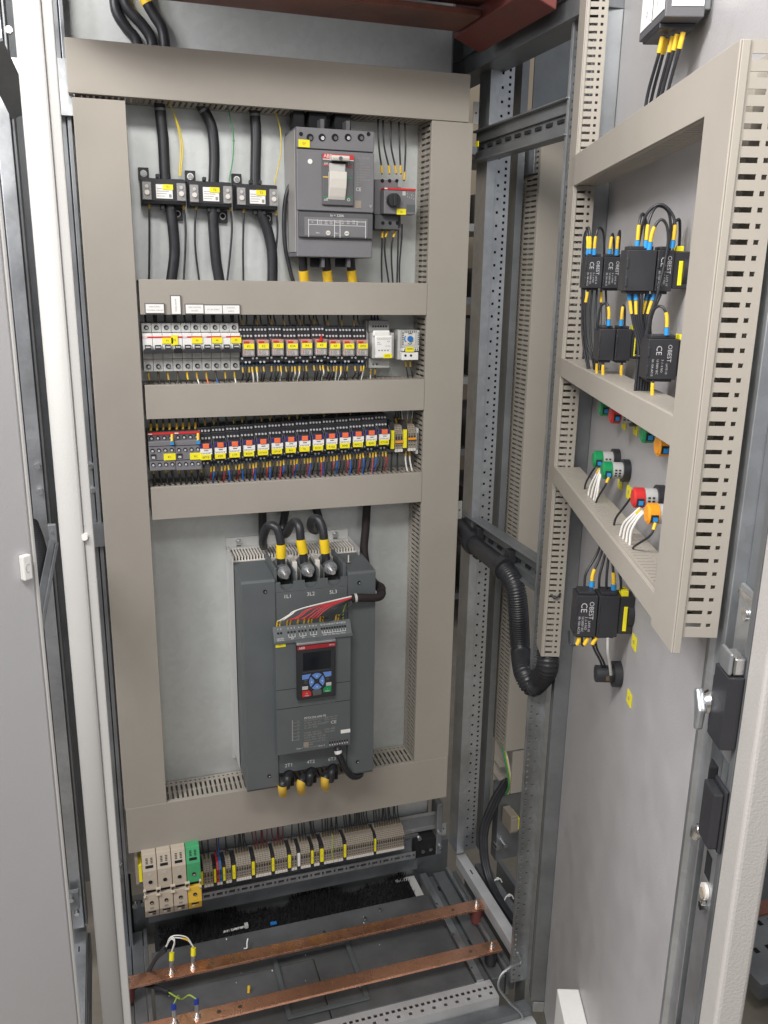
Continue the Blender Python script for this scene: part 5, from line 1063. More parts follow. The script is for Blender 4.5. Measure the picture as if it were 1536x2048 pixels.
for px, ds, mt, k in ((741, 'white', whitew, 0), (750, 'black', rubber, 1)):
    wire('%s wire with an amber sleeve below the white timer' % ds, [aY(px+1, 737, 0.04), aY(px, 745, 0.042), aY(px, 757, 0.045), aY(px, 768, 0.05)], 0.0014, mt, [('marker_sleeve', 0.002, 0.012, amber, 1.3)])
for k in range(3): wire('dark wire above the white timer', [aY(744+6*k, 643, 0.045), aY(743+6*k, 634, 0.048), aY(742+7*k, 622, 0.05)], 0.0016, rubber, [('ferrule', 0.0, 0.008, navy, 1.5)], 'wires above the white timer')
x0, x1, z0, z1 = rect(797, 660, 834, 719, 0.025)
th = thing('thermostat', 'grey and white thermostat with a blue dial beside the slotted trunking', 'thermostat', (x0, 0.025, z0)); W_, H_ = x1-x0, z1-z0
def loc(px, py, Y): P = aY(px, py, Y); return P.x-x0, P.z-z0
b = MB(); b.box(-0.001, W_-0.003, 0.002, 0.045, 0, H_, lgrey)
zq = H_*0.42
b.box(0.004, W_, -0.012, 0.0018, zq, H_, lgrey)
for k in range(7): b.box(0.008+0.0038*k, 0.0095+0.0038*k, -0.0124, -0.0121, H_-0.005, H_-0.0005, inkb)
for k in range(6): b.box(0.0035, 0.0065, -0.0124, -0.0121, zq+0.006+0.0042*k, zq+0.0078+0.0042*k, inkb); b.box(W_-0.003, W_-0.0005, -0.0124, -0.0121, zq+0.006+0.0042*k, zq+0.0078+0.0042*k, inkb)
b.build('housing', th, bev=0.001)
b = MB(); b.box(0.003, W_-0.001, -0.0125, 0.0018, 0, H_*0.26, white); b.box(0.0045, W_-0.0005, -0.0127, 0.0018, H_*0.30, zq-0.0005, white); b.build('lower_cover', th, bev=0.001)
c, q = loc(820.5, 677.5, 0.011); b = MB(); b.box(c-0.0125, c+0.0105, -0.0128, -0.0122, q-0.0115, q+0.0105, offw); b.tube([(c+0.0105*math.cos(a)-0.001, -0.0131, q+0.0085*math.sin(a)) for a in [math.pi*(0.8+0.45*k/8) for k in range(9)]], 0.0011, bluep, 5)
for a in (0.5, 1.5): b.tube([(c+0.009*math.cos(s_), -0.0131, q+0.010*math.sin(s_)) for s_ in [math.pi*(a-0.15+0.3*k/6) for k in range(7)]], 0.0007, inkb, 5)
b.build('dial_plate', th)
b = MB(); b.cyl((c, -0.0129, q), (c, -0.017, q), 0.0058, bluep, 20, r2=0.0052); b.build('dial', th, bev=0.0004)
b = MB(); b.box(c-0.009, c+0.008, -0.0140, -0.0129, zq-0.008, zq+0.0015, yel); b.text('TEMP1', (c, -0.0142, zq-0.0025), 0.0048, inkb); b.build('tag_label', th)
b = MB()
for k in range(8):
    if k in (3,): continue
    b.obox(Vector((0.007+0.0037*k, -0.0129, H_*0.31)), Vector((0.35, 0, 0.94)), Vector((0.94, 0, -0.35)), Y3, 0, 0.0055, 0, 0.0016, -0.0003, 0, inkb)
b.build('vent_marks', th)
for px in (811, 822): c, q = loc(px, 711, 0.012); k_ = MB(); k_.cyl((c, -0.0126, q), (c, -0.0133, q), 0.0023, blackm, 12); k_.build('terminal_hole', th)
for px, ds in ((811, 'nearer the timer'), (820, 'nearer the slotted trunking')):
    wire('black wire with a yellow sleeve below the thermostat, '+ds, [aY(px, 720, 0.035), aY(px+1, 733, 0.035), aY(px+4, 748, 0.035), aY(px+6, 764, 0.04)], 0.0013, rubber, [('marker_sleeve', 0.002, 0.013, yels, 1.4)])

# ---- contactors
def contactor(label, px0, px1, py0, py1, tg):
    x0, x1, z0, z1 = rect(px0, py0, px1, py1, 0.0)
    t = thing('contactor', label, 'contactor', (x0, 0.0, z0), 'contactors'); w_, h = x1-x0-0.001, z1-z0
    b = MB(); b.box(0, w_, 0.012, 0.07, -0.003, h, dgrey); b.box(0.0005, w_-0.0005, 0.0, 0.0118, 0.0, h*0.80, mgrey); b.build('housing', t, bev=0.001)
    b = MB(); b.box(0.0, w_, 0.0105, 0.0118, h*0.955, h+0.001, redp); b.box(0.001, 0.008, 0.010, 0.0105, h*0.965, h-0.0005, ink); b.build('red_strip', t)
    for zz, yy in ((h*0.87, 0.0119), (h*0.56, -0.0001), (h*0.17, -0.0001)):
        for k in range(4):
            c = w_*(0.14+0.24*k); b = MB(); b.cyl((c, yy, zz), (c, yy-0.0012, zz), 0.0036, blackm, 12); b.cyl((c, yy-0.0013, zz-0.0008), (c, yy-0.0019, zz-0.0008), 0.0022, screwm, 8); b.build('terminal_screw', t)
    b = MB(); b.box(0.0005, w_-0.0005, -0.0007, -0.0001, h*0.67, h*0.68, blackm); b.box(0.0005, w_-0.0005, -0.0007, -0.0001, h*0.28, h*0.29, blackm); b.box(w_*0.06, w_*0.26, -0.0012, -0.0001, h*0.33, h*0.46, black); b.box(w_*0.1, w_*0.22, -0.0016, -0.0012, h*0.34, h*0.40, lgrey); b.build('position_window', t)
    b = MB(); b.box(w_*0.55, w_*1.0, -0.0022, -0.0001, h*0.28, h*0.46, yel); b.text(tg, (w_*0.77, -0.0024, h*0.37), 0.0052, inkb); b.build('tag_label', t, bev=0.0003)
    b = MB(); b.box(w_*0.82, w_*0.95, -0.004, -0.0002, h*0.70, h*0.79, blue); b.build('ferrule', t)
    b = MB(); b.cyl((w_*0.885, -0.002, h*0.79), (w_*0.91, 0.004, h*0.97), 0.0026, yels, 8); b.build('marker_sleeve', t)
    return x0, w_, z0, h
for lb, a in (('dark grey contactor next to the tall trunking', (297.5, 352, 868, 941, 'K1')), ('dark grey contactor touching the first orange-button relay', (350.5, 404, 866, 940, 'K2'))):
    x0, w_, z0, h = contactor(lb, *a)
    for k in range(4):
        c = x0+w_*(0.14+0.24*k)
        wire('dark wire rising above the '+lb[10:], [(c, 0.03, z0+h-0.002), (c+0.001, 0.034, z0+h+0.012), (c+random.uniform(-.002, .002), 0.04, Z30+0.01)], 0.0019, rubber, [('marker_sleeve', 0.004, 0.016, yels if k != 2 else amber, 1.25)], 'wires above the '+lb[10:])
        wire('dark wire dropping below the '+lb[10:], [(c, 0.024, z0+0.001), (c+0.001, 0.026, z0-0.012), (c+0.003, 0.024, z0-0.03), (c+0.004, 0.03, Z41-0.012)], 0.0021, rubber, [('marker_sleeve', 0.003, 0.012, brown if k % 2 else amber, 1.2)], 'wires below the '+lb[10:])

# ---- terminal blocks
def tblock(matl, w_, h, d, front_rows=True):
    """one slim through terminal: local origin at the front face centre, bottom"""
    t = thing('terminal_block', '', 'terminal block', (0, 0, 0))
    b = MB(); g = 0.00025; b.prism([(0.0, 0.0), (0.0, h*0.70), (0.010, h*0.98), (0.014, h), (d, h), (d, -h*0.08), (0.006, -h*0.08)], -w_/2+g, w_/2-g, matl, 'x')
    for k in range(4): b.box(-w_/2+g, w_/2-g, 0.0010+0.0026*k-0.0003, 0.0016+0.0026*k, h*(0.725+0.073*k)+0.0003, h*(0.725+0.073*k)+0.0011, brown) if False else None
    s0_, s1_ = Vector((0, 0, h*0.70)), Vector((0, 0.010, h*0.98)); un = (s1_-s0_); ul = un.length; un.normalize(); nn_ = un.cross(X3)
    for k in range(4): b.obox(s0_, X3, un, nn_, -w_/2+g, w_/2-g, ul*(0.12+0.24*k), ul*(0.12+0.24*k)+0.0009, -0.0004, 0.0004, brown)
    b.build('housing', t)
    for zf in (0.14, 0.62): b = MB(); b.cyl((0, 0.0003, h*zf), (0, -0.0003, h*zf), w_*0.25, blackm, 8); b.build('test_hole', t)
    b = MB(); b.box(-w_*0.30, w_*0.30, -0.0003, 0.0003, h*0.40, h*0.56, inkb); b.build('screw_slot', t)
    b = MB(); b.box(-w_*0.28, w_*0.28, -0.0003, 0.0003, h*0.24, h*0.34, dgrey); b.build('screw_slot', t)
    b = MB(); b.box(-w_/2+g, w_/2-g, -0.0015, 0.004, -h*0.13, -0.0004, offw); b.build('marker_strip', t)
    return t
protos = {}
def term(matl, key, w_, h, d, loc_, label, group):
    if key not in protos: o = tblock(matl, w_, h, d); protos[key] = o
    else: o = copy_tree(protos[key])
    o.location = loc_; tag(o, label, 'terminal block', group); return o
# strip under the lowest trunking
YS = 0.02
sx = lambda px: aY(px, 1770-(px-400)*0.182, YS).x
zbot_ = (aY(427, 1770, YS).z+aY(808, 1689, YS).z)/2; H5 = 0.046
groups5 = [  # (first px, last px, count, kind, label, wires colour/count)
    (408, 427, 3, 'beige', 'beige terminal in the trio beside the green and yellow power terminals', 'black', 2),
    (434, 445, 2, 'rb', '', 'mixed', 2),
    (452.5, 463.5, 2, 'beige', 'beige terminal in the pair after the red and blue terminals', 'black', 2),
    (473, 503, 6, 'beige', 'beige terminal in the six with black wires, after the pair', 'black', 5),
    (511.5, 542.5, 6, 'beige', 'beige terminal in the first six with red wires', 'red', 5),
    (550, 575, 5, 'beige', 'beige terminal in the five with red wires, under the soft starter cables', 'red', 4),
    (583, 594, 2, 'beige', 'beige terminal in the pair before the blank pale marker', 'black', 1),
    (601.5, 621, 4, 'beige', 'beige terminal in the four after the blank pale marker', 'black', 3),
    (628, 639, 2, 'beige', 'beige terminal in the pair between two yellow markers, after the four', 'black', 3),
    (648, 686, 8, 'beige', 'beige terminal in the eight with a green lead', 'black', 7),
    (693, 747, 12, 'beige', 'beige terminal in the longest group but one, twelve side by side', 'black', 11),
    (752.5, 808, 13, 'beige', 'beige terminal in the group at the free end of the rail', 'black', 11)]
marks = [(400.5, 407.5), (427.5, 433.5), (445.5, 452), (464.5, 472), (503.5, 510.5), (543, 549.5), (575.5, 582.5), (594.5, 601), (621.5, 627.5), (639.5, 647.5), (686.5, 692.5), (747.5, 752)]
wn5 = 0
for gi, (a, c, n, kd, lb, wc, wnn) in enumerate(groups5):
    xa, xc = sx(a), sx(c); pw = (xc-xa)/n
    for k in range(n):
        x = xa+pw*(k+0.5)
        if kd == 'rb': o = term((redp, bluep)[k], 'rb%d' % k, pw, H5, 0.045, (x, YS, zbot_), '%s terminal in the rail under the lowest trunking' % ('red', 'blue')[k], None)
        else: o = term(taupe, 'n%d' % gi, pw, H5, 0.045, (x, YS, zbot_), lb, 'terminals: '+lb)
    for k in range(wnn):
        x = xa+(xc-xa)*(k+0.7)/(wnn+0.4)
        mt = {'black': rubber, 'red': M('wine_wire%d' % wn5, (0.16, 0.02, 0.03), .4), 'mixed': (dred, bluew)[k % 2]}[wc]; nm = {'black': 'black', 'red': 'dark red', 'mixed': ('red', 'blue')[k % 2]}[wc]; wn5 += 1
        j = random.uniform(-0.005, 0.003)
        wire('%s wire rising from the %s' % (nm, (lb or ('red' if k == 0 else 'blue')+' terminal').replace('beige terminal in the ', 'terminals: ')), [(x, YS+0.026, zbot_+H5-0.003), (x, YS+0.027, zbot_+H5+0.008), (x+j, YS+0.034, zbot_+H5+0.03), (x+j*1.4, YS+0.04, ZB0+0.015)], 0.0013, mt, [('marker_sleeve', 0.0, 0.009, brown, 1.5)], 'wires of the '+lb if lb else None, n=6, sub=4)
mlab = ['squeezed behind the green and yellow power terminals', 'before the red terminal', 'after the blue terminal', 'before the six with black wires', 'between the two groups with six terminals', 'before the five with red wires', 'after the five with red wires', '', 'after the group with four terminals', 'before the group with eight terminals', 'before the group with twelve terminals', 'before the group at the rail end']
for i, (a, c) in enumerate(marks):
    xa, xc = sx(a), sx(c); ww_ = xc-xa
    t = thing('end_stop', ('blank pale yellow marker on a black end stop, beside the group of four' if i == 7 else 'black end stop with a yellow marker, '+mlab[i]), 'end stop', ((xa+xc)/2, YS, zbot_), 'end stops with yellow markers')
    b = MB(); b.box(-ww_/2+0.0003, ww_/2-0.0003, 0.001, 0.045, -0.004, H5*0.93, black); b.build('body', t)
    b = MB(); b.box(-ww_/2+0.0008, ww_/2-0.0008, -0.003, 0.0008, 0.003, H5*0.76, paper if i == 7 else yel)
    if i != 7: b.text('X%d' % (i+1), (0.0, -0.0032, H5*0.4), 0.0042, inkd, R=(Vector((0, 0, 1)), Vector((-1, 0, 0))))
    b.build('marker', t, bev=0.0003)
wire('green and yellow lead across the group of eight terminals', prow([(664, 1668), (665, 1690), (664, 1705), (667, 1722)], 0.01), 0.0009, M('green_yellow', (0.4, 0.5, 0.06)), ())
# rails below them
xr0, xr1 = sx(405), aY(872, 1670, 0.06).x
t = thing('din_rail', 'steel rail holding the long terminal strip', 'rail', (0.0, 0.065, zbot_), 'DIN rails')
b = MB(); b.box(0.02, xr1, -0.002, 0.0, -0.002, 0.008, zinc); b.box(0.02, xr1, -0.002, 0.0, 0.038, 0.046, zinc); b.box(0.02, xr1, 0.0, 0.006, 0.008, 0.038, zincd); b.build('profile', t, bev=0.0005)
t = thing('clamp_rail', 'perforated steel strip with rectangular slots below the terminals', 'rail', (0.0, 0.03, 0.0), None)
xs0, xs1 = aY(405, 1793, 0.03).x, aY(831, 1710, 0.03).x; zc_ = (aY(405, 1793, 0.03).z+aY(831, 1711, 0.03).z)/2
b = MB(); O = Vector((xs0, 0, zc_-0.009)); L = xs1-xs0; hh = 0.018; px_ = 0.0; n = 18; pit = L/n
b.obox(O, X3, Z3, Y3, 0, L, 0, 0.0055, 0, 0.002, zinc); b.obox(O, X3, Z3, Y3, 0, L, 0.0125, hh, 0, 0.002, zinc); x = 0.0
for k in range(n):
    c1, c2 = pit*(k+0.35), pit*(k+0.85)
    for c, hw in ((c1, 0.0065), (c2, 0.0022)):
        b.obox(O, X3, Z3, Y3, x, c-hw, 0.0055, 0.0125, 0, 0.002, zinc); x = c+hw
b.obox(O, X3, Z3, Y3, x, L, 0.0055, 0.0125, 0, 0.002, zinc); b.box(xs0, xs1, 0.004, 0.03, zc_-0.009, zc_-0.007, zincd); b.box(xs0, xs1, 0.030, 0.033, zc_-0.01, zc_+0.02, zincd)
b.build('profile', t)
b = MB(); b.box(0.03, 0.66, 0.066, 0.072, 0.13, zbot_-0.01, zincd); tag(b.build('apron_sheet', loc=(0.3, 0.07, 0.13)), 'dark steel apron behind the slotted strip, above the brush', 'sheet')
for px, py in ((845, 1701), (860, 1697), (878, 1665), (880, 1692), (838, 1676)):
    P = aY(px, py, 0.05); b = MB(); b.cyl((P.x, 0.045, P.z), (P.x, 0.052, P.z), 0.0055, steel, 6); tag(b.build('bolt', loc=P), 'bright bolt at the corner by the free end of the terminal strip', 'bolt', 'corner bolts')
P = aY(855, 1690, 0.055); b = MB(); b.box(P.x-0.035, P.x+0.025, 0.052, 0.09, P.z-0.03, P.z+0.02, blackm); b.box(P.x+0.02, P.x+0.035, 0.05, 0.09, P.z-0.03, P.z+0.11, zincd); tag(b.build('corner_bracket', loc=P, bev=0.003), 'black corner bracket behind the bright bolts at the end of the terminal strip', 'bracket')
P = aY(887, 1660, 0.06); b = MB(); b.box(P.x-0.006, P.x+0.007, 0.06, 0.062, P.z-0.015, P.z+0.018, zinc); b.cyl((P.x, 0.0598, P.z+0.004), (P.x, 0.0601, P.z+0.004), 0.002, inkb, 8); tag(b.build('slotted_tab', loc=P, bev=0.0005), 'pale steel tab at the foot of the mounting plate', 'tab', 'steel tabs')
for px, py in ((270, 1810), (287, 1806)):
    P = aZ(px, py, 0.12); b = MB(); P = aY(px, py, 0.04); b.cyl((P.x, 0.045, P.z), (P.x, 0.035, P.z), 0.006, steel, 8); tag(b.build('bolt', loc=P), 'bright bolt at the corner behind the big beige terminals', 'bolt', 'corner bolts')

# big power terminals
Xp0, Xp1 = aY(287, 1780, -0.02).x, aY(402, 1757, -0.02).x; pw = (Xp1-Xp0)/4
zmid = (aY(287+30, 1790-6, -0.03).z+aY(385, 1765, -0.03).z)/2
def power_terminal(label, i, up, lo, low):
    t = thing('power_terminal', label, 'power terminal', (Xp0+pw*(i+0.5), -0.03, zmid), 'power terminals'); g = pw/2-0.0006
    b = MB(); b.prism([(0.0, 0.004), (0.0, 0.050), (0.012, 0.082), (0.08, 0.082), (0.08, 0.004)], -g, g, up, 'x'); u = b.build('upper_half', t, bev=0.0008)
    b = MB(); b.prism([(0.0, -0.006), (0.0, -0.045), (0.010, -0.068), (0.08, -0.068), (0.08, -0.006)], -g, g, lo, 'x'); l = b.build('lower_half', t, bev=0.0008)
    b = MB(); b.box(-g+0.002, g-0.002, 0.006, 0.06, -0.0055, 0.0035, blackm); b.build('hinge_gap', t)
    for sx_ in (-1, 1):
        b = MB(); b.cyl((sx_*(g-0.0015)-0.0028, -0.001, 0.006), (sx_*(g-0.0015)+0.0028 if sx_ < 0 else sx_*(g-0.0015)+0.0015, -0.001, 0.006), 0.0032, beige, 10); b.cyl((sx_*(g-0.0015)-0.0028, -0.001, -0.009), (sx_*(g-0.0015)+0.0015, -0.001, -0.009), 0.0032, beige, 10); b.box(sx_*(g-0.0035)-0.0008, sx_*(g-0.0035)+0.0008, 0.001, 0.004, -0.008, 0.004, lgrey); b.build('lever', t)
    for par, zz, m in ((u, 0.024, blackm), (l, -0.026, steel)):
        b = MB(); b.cyl((0, -0.0002, zz), (0, -0.0012, zz), 0.0040, blackm, 16); b.cyl((0.0006, -0.0013, zz-0.0012), (0.0006, -0.0018, zz-0.0012), 0.0024, m if i != 3 else steel, 10); b.build('screw', par)
    n1 = Vector((0, 0.012, 0.032)).normalized(); N1 = n1.cross(X3)
    o1 = Vector((0, 0.0, 0.050)); b = MB()
    b.obox(o1, X3, n1, N1, -0.008, 0.0075, 0.006, 0.0115, -0.0006, 0.0012, blackm)
    for k in range(4):
        for sx_ in (-1, 1): b.obox(o1, X3, n1, N1, sx_*0.0048-0.0022, sx_*0.0048+0.0022, 0.0150+0.0032*k, 0.0166+0.0032*k, -0.0006, 0.0012, blackm)
    b.obox(Vector((0, 0, 0)), X3, Z3, Y3, -0.003, 0.003, 0.038, 0.0445, -0.0004, 0.0003, lgrey if up is beige else up); b.build('marker_slots', u)
    n2 = Vector((0, 0.010, -0.023)).normalized(); N2 = n2.cross(X3); o2 = Vector((0, 0, -0.045)); b = MB()
    b.obox(o2, X3, n2, N2, -0.008, 0.0075, 0.003, 0.0085, -0.0012, 0.0006, blackm); b.obox(o2, X3, n2, N2, -0.006, -0.001, 0.011, 0.018, -0.0012, 0.0006, offw); b.obox(o2, X3, n2, N2, 0.001, 0.007, 0.011, 0.018, -0.0012, 0.0006, dgrey if low else yelt); b.box(-0.004, 0.003, -0.0004, 0.0003, -0.042, -0.037, taupe if lo is beige else yels); b.build('marker_slots', l)
power_terminal('big beige power terminal at the end of the row, by the perforated column', 0, beige, beige, True)
power_terminal('big beige power terminal, second in the row of beige ones', 1, beige, beige, True)
power_terminal('big beige power terminal touching the green and yellow one', 2, beige, beige, True)
power_terminal('big power terminal with a green upper half and a yellow lower half', 3, greent, yelt, False)
P = aY(279, 1745, 0.0); t = thing('end_stop', 'grey end stop with a yellow marker beside the first big beige terminal', 'end stop', P, 'end stops with yellow markers')
b = MB(); b.box(-0.008, -0.002, 0.0, 0.06, -0.028, 0.03, taupe); b.build('body', t); b = MB(); b.box(-0.0015, 0.005, -0.002, 0.04, -0.022, 0.018, yel); b.build('marker', t)

# terminals at the end of the lower relay row
for gi, (mx_, txs, ob, lb) in enumerate(((784.5, (792.5, 797.8, 803), 'lower', 'between the last relay and the second yellow marker'), (809.5, (818.5, 823.6, 828.8), 'upper', 'nearest the slotted trunking'))):
    YQ = 0.012; zq0 = aY(mx_+8, 898-gi*2, YQ).z
    t = thing('end_stop', 'black end stop with a tall yellow marker, '+('beside the last orange-button relay' if gi == 0 else 'between the orange-barred terminals'), 'end stop', (aY(mx_, 880, YQ).x, YQ, zq0), 'end stops with yellow markers')
    b = MB(); b.box(-0.004, 0.004, 0.003, 0.06, -0.002, 0.054, black); b.build('body', t); b = MB(); b.box(-0.0035, 0.0035, -0.003, 0.0028, 0.001, 0.038, yel); b.text('X', (0, -0.0032, 0.020), 0.004, inkd); b.build('marker', t, bev=0.0003)
    for px in txs: o = term(taupe, 'q', 0.0054, 0.046, 0.05, (aY(px, 880, YQ).x, YQ, zq0), 'grey terminal under the orange bar '+lb, 'terminals under the orange bar '+lb)
    xa, xb = aY(txs[0]-3, 880, YQ).x, aY(txs[2]+3, 880, YQ).x; zo = aY(txs[1], 883.5-gi*6.5, YQ).z
    b = MB(); b.box(xa, xb, YQ-0.004, YQ-0.0006, zo-0.002, zo+0.002, orange2); tag(b.build('jumper_bar', loc=(xa, YQ, zo), bev=0.0005), 'orange jumper bar across the terminals '+lb, 'jumper', 'orange jumper bars')
P = aY(833.5, 880, 0.015); b = MB(); b.box(P.x-0.002, P.x+0.0025, 0.013, 0.06, P.z-0.028, P.z+0.024, lgrey); b.box(P.x-0.001, P.x+0.0015, 0.0124, 0.0129, P.z-0.02, P.z+0.015, dgrey); tag(b.build('end_stop', loc=P), 'pale grey end stop closing the orange-barred terminals', 'end stop', 'end stops with yellow markers')
for pts, nm, mt, r in (([(793, 845), (791, 835), (792, 818)], 'black wire above the first orange-barred terminals', rubber, .0016), ([(799, 845), (797, 835), (796, 818)], 'black wire above the first orange-barred terminals', rubber, .0016), ([(803, 845), (802, 835), (800, 818)], 'black wire above the first orange-barred terminals', rubber, .0016),
        ([(812, 847), (805, 838), (803, 818)], 'white wire bending above the second orange-barred terminals', whitew, .0011), ([(813, 847), (815, 835), (816, 818)], 'white wire straight above the second yellow marker', whitew, .0011), ([(822, 846), (824, 835), (826, 818)], 'white wire above the second orange-barred terminals, by the slotted trunking', whitew, .0011)):
    wire(nm, [aY(x, y, 0.045) for x, y in pts], r, mt, [('marker_sleeve', 0.0, 0.009, amber, 1.4)], 'black wires above the first orange-barred terminals' if mt is rubber else None)
for pts, nm, mt in (([(784, 905), (783, 920), (782, 940), (781, 955)], 'black wire below the first yellow marker of the lower row', rubber), ([(795, 903), (795, 920), (795, 935), (796, 952)], 'black wire below the first orange-barred terminals', rubber), ([(812, 902), (811, 920), (814, 938), (818, 950)], 'white wire below the second yellow marker, nearer the relays', whitew), ([(819, 902), (820, 920), (823, 936), (827, 948)], 'white wire below the second orange-barred terminals', whitew)):
    wire(nm, [aY(x, y, 0.03) for x, y in pts], 0.0018, mt, [('marker_sleeve', 0.0, 0.010, amber, 1.2)] if mt is whitew else ())

# ---- soft starter
SX, SZ = 0.229, 0.50
ss = thing('soft_starter', 'large slate grey soft starter with a keypad and white heatsink', 'soft starter', (SX, 0.08, SZ))
def S(px, py, Y): P = aY(px, py, Y); return P.x-SX, P.z-SZ
hsg = M('heatsink_grey', (0.60, 0.60, 0.59), 0.42, 0.2, var=0.03)
b = MB(); b.box(0.0, 0.255, -0.005, -0.0005, 0.0, 0.499, hsg); b.box(0.0, 0.0015, -0.092, -0.0055, 0.03, 0.484, hsg); b.box(0.2535, 0.255, -0.092, -0.0055, 0.03, 0.484, hsg)
b.box(0.0, 0.255, -0.013, -0.0055, 0.476, 0.480, lgrey); b.box(0.0, 0.255, -0.070, -0.064, 0.466, 0.470, offw)
for k in range(42): x = 0.004+0.00595*k; b.box(x, x+0.0026, -0.064, -0.013, 0.44, 0.478, offw)
hs_ = b.build('heatsink', ss)
for px, py in ((477, 1083), (670, 1068)):
    p, q = S(px, py, 0.075); b = MB(); b.cyl((p, -0.0055, q), (p, -0.010, q), 0.007, steel, 6); b.cyl((p, -0.0101, q), (p, -0.014, q), 0.0038, zinc, 10); b.cyl((p, -0.0051, q-0.013), (p, -0.0055, q-0.013), 0.006, dgrey, 14); b.build('mounting_bolt', hs_)
yf = -0.18   # front face, measured from the plate
for xa, xb, nm in ((0.003, 0.066, 'side_cover'), (0.207, 0.2625, 'side_cover')):
    b = MB(); zt = 0.466; zb = 0.030
    b.prism([(yf, zb), (yf, zt-0.004), (yf+0.004, zt), (-0.073, zt+0.004), (-0.02, zt+0.004) if False else (-0.073, zt+0.003), (-0.073, zb-0.004), (yf+0.004, zb-0.006)], xa, xb, slate, 'x')
    o = b.build(nm, ss, bev=0.003, seg=3)
    c = (xa+xb)/2+ (0.012 if xa < 0.1 else -0.006)
    for zz in (zt-0.022, zb+0.025):
        k = MB(); k.cyl((c, yf-0.0002, zz), (c, yf-0.0012, zz), 0.0038, blackm, 12); k.cyl((c+0.0008, yf-0.0013, zz-0.0006), (c+0.0008, yf-0.0018, zz-0.0006), 0.0018, steel, 8); k.build('screw', o)
p, q = S(697, 1118, -0.05); b = MB(); b.cyl((p, -0.13, 0.4692), (p, -0.13, 0.484), 0.0014, offw, 8); b.cyl((p, -0.13, 0.4692), (p, -0.13, 0.4705), 0.005, zinc, 12); b.build('locating_pin', ss)
# centre body with open terminal bays on top
b = MB(); za = S(620, 1180, 0.08+yf)[1]
b.box(0.0665, 0.2065, yf+0.002, -0.073, 0.055, za, slate)
b.box(0.0665, 0.072, yf+0.012, -0.073, za, za+0.045, slate); b.box(0.200, 0.2065, yf+0.012, -0.073, za, za+0.042, slate); b.box(0.0665, 0.2065, -0.090, -0.0735, za, 0.470, offw)
for c in (0.1125, 0.1575): b.box(c-0.0065, c-0.0045, yf+0.012, -0.091, za, za+0.036, slate); b.box(c+0.0045, c+0.0065, yf+0.012, -0.091, za, za+0.036, slate); b.box(c-0.0044, c+0.0044, yf+0.04, -0.091, za, za+0.044, offw)
cb = b.build('centre_body', ss, bev=0.0012)
# front lip with three rounded cut-outs
b = MB(); pts = [(0.0665, za)]; cs = (0.0885, 0.1350, 0.1800); rr = 0.0125; hl = 0.020
top_ = za+hl
pts = [(0.0665, za+0.0005), (0.2065, za+0.0005), (0.2065, top_)]
for c in reversed(cs): pts += [(c+rr, top_)]+[(c+rr*math.cos(a), za+0.014+rr*0.9*math.sin(a)) for a in [-math.pi*k/10 for k in range(11)]]+[(c-rr, top_)]
pts.append((0.0665, top_))
b.prism(pts, yf+0.0015, yf+0.0045, slate, 'y'); b.build('terminal_lip', ss)
b = MB(); b.box(0.0725, 0.1995, yf+0.006, yf+0.008, za+0.0005, za+0.013, slate); b.build('bay_sill', ss)
for c in cs:
    b = MB(); b.box(c-0.011, c+0.011, yf+0.03, -0.091, za+0.014, za+0.018, steel); b.cyl((c, yf+0.028, za+0.030), (c, -0.10, za+0.030), 0.013, zinc, 16); b.cyl((c+0.001, yf+0.022, za+0.026), (c+0.001, yf+0.0279, za+0.026), 0.008, steel, 6); b.cyl((c+0.001, yf+0.012, za+0.026), (c+0.001, yf+0.0219, za+0.026), 0.0045, steel, 10); b.build('terminal_bolt', ss)
b = MB()
for px, py, st in ((575.5, 1193.5, '1L1'), (622, 1188.5, '3L2'), (667, 1184.5, '5L3'), (578, 1531.5, '2T1'), (622, 1524.5, '4T2'), (664.5, 1519, '6T3')):
    p, q = S(px, py, 0.08+yf); b.text(st, (p, yf+0.0013, q), 0.0105, ink)
b.build('lettering', cb)
# lower outlet arches
for px, py in ((577, 1556), (622, 1550), (665, 1543)):
    p, q = S(px, py, 0.08+yf); b = MB(); b.cyl((p, yf+0.0016, q+0.006), (p, yf+0.0006, q+0.006), 0.0115, blackm, 20); b.box(p-0.0115, p+0.0115, yf+0.0007, yf+0.0017, q-0.02, q+0.006, blackm); b.build('outlet', cb)
# control module
CY = -0.21
cx0, cz1 = S(549.5, 1283, 0.08+CY); cx1, cz0 = S(701, 1493, 0.08+CY); cz0 = S(627, 1500, 0.08+CY)[1]; cz1 = S(625, 1276, 0.08+CY)[1]
b = MB(); b.prism([(CY, cz0), (CY, cz1), (yf+0.004, cz1+0.012), (yf+0.004, cz0)], cx0+0.001, cx1-0.001, slate, 'x')
zk1, zk2 = S(625, 1372, 0.08+CY)[1], S(625, 1410, 0.08+CY)[1]
for zz in (zk1, zk2): b.box(cx0+0.001, cx1-0.001, CY-0.0003, CY, zz-0.0006, zz+0.0004, blackm)
b.box(cx0+0.05, cx1-0.032, CY-0.0006, CY-0.0003, zk2, zk2+0.03, slate)
cm = b.build('control_module', ss, bev=0.0012)
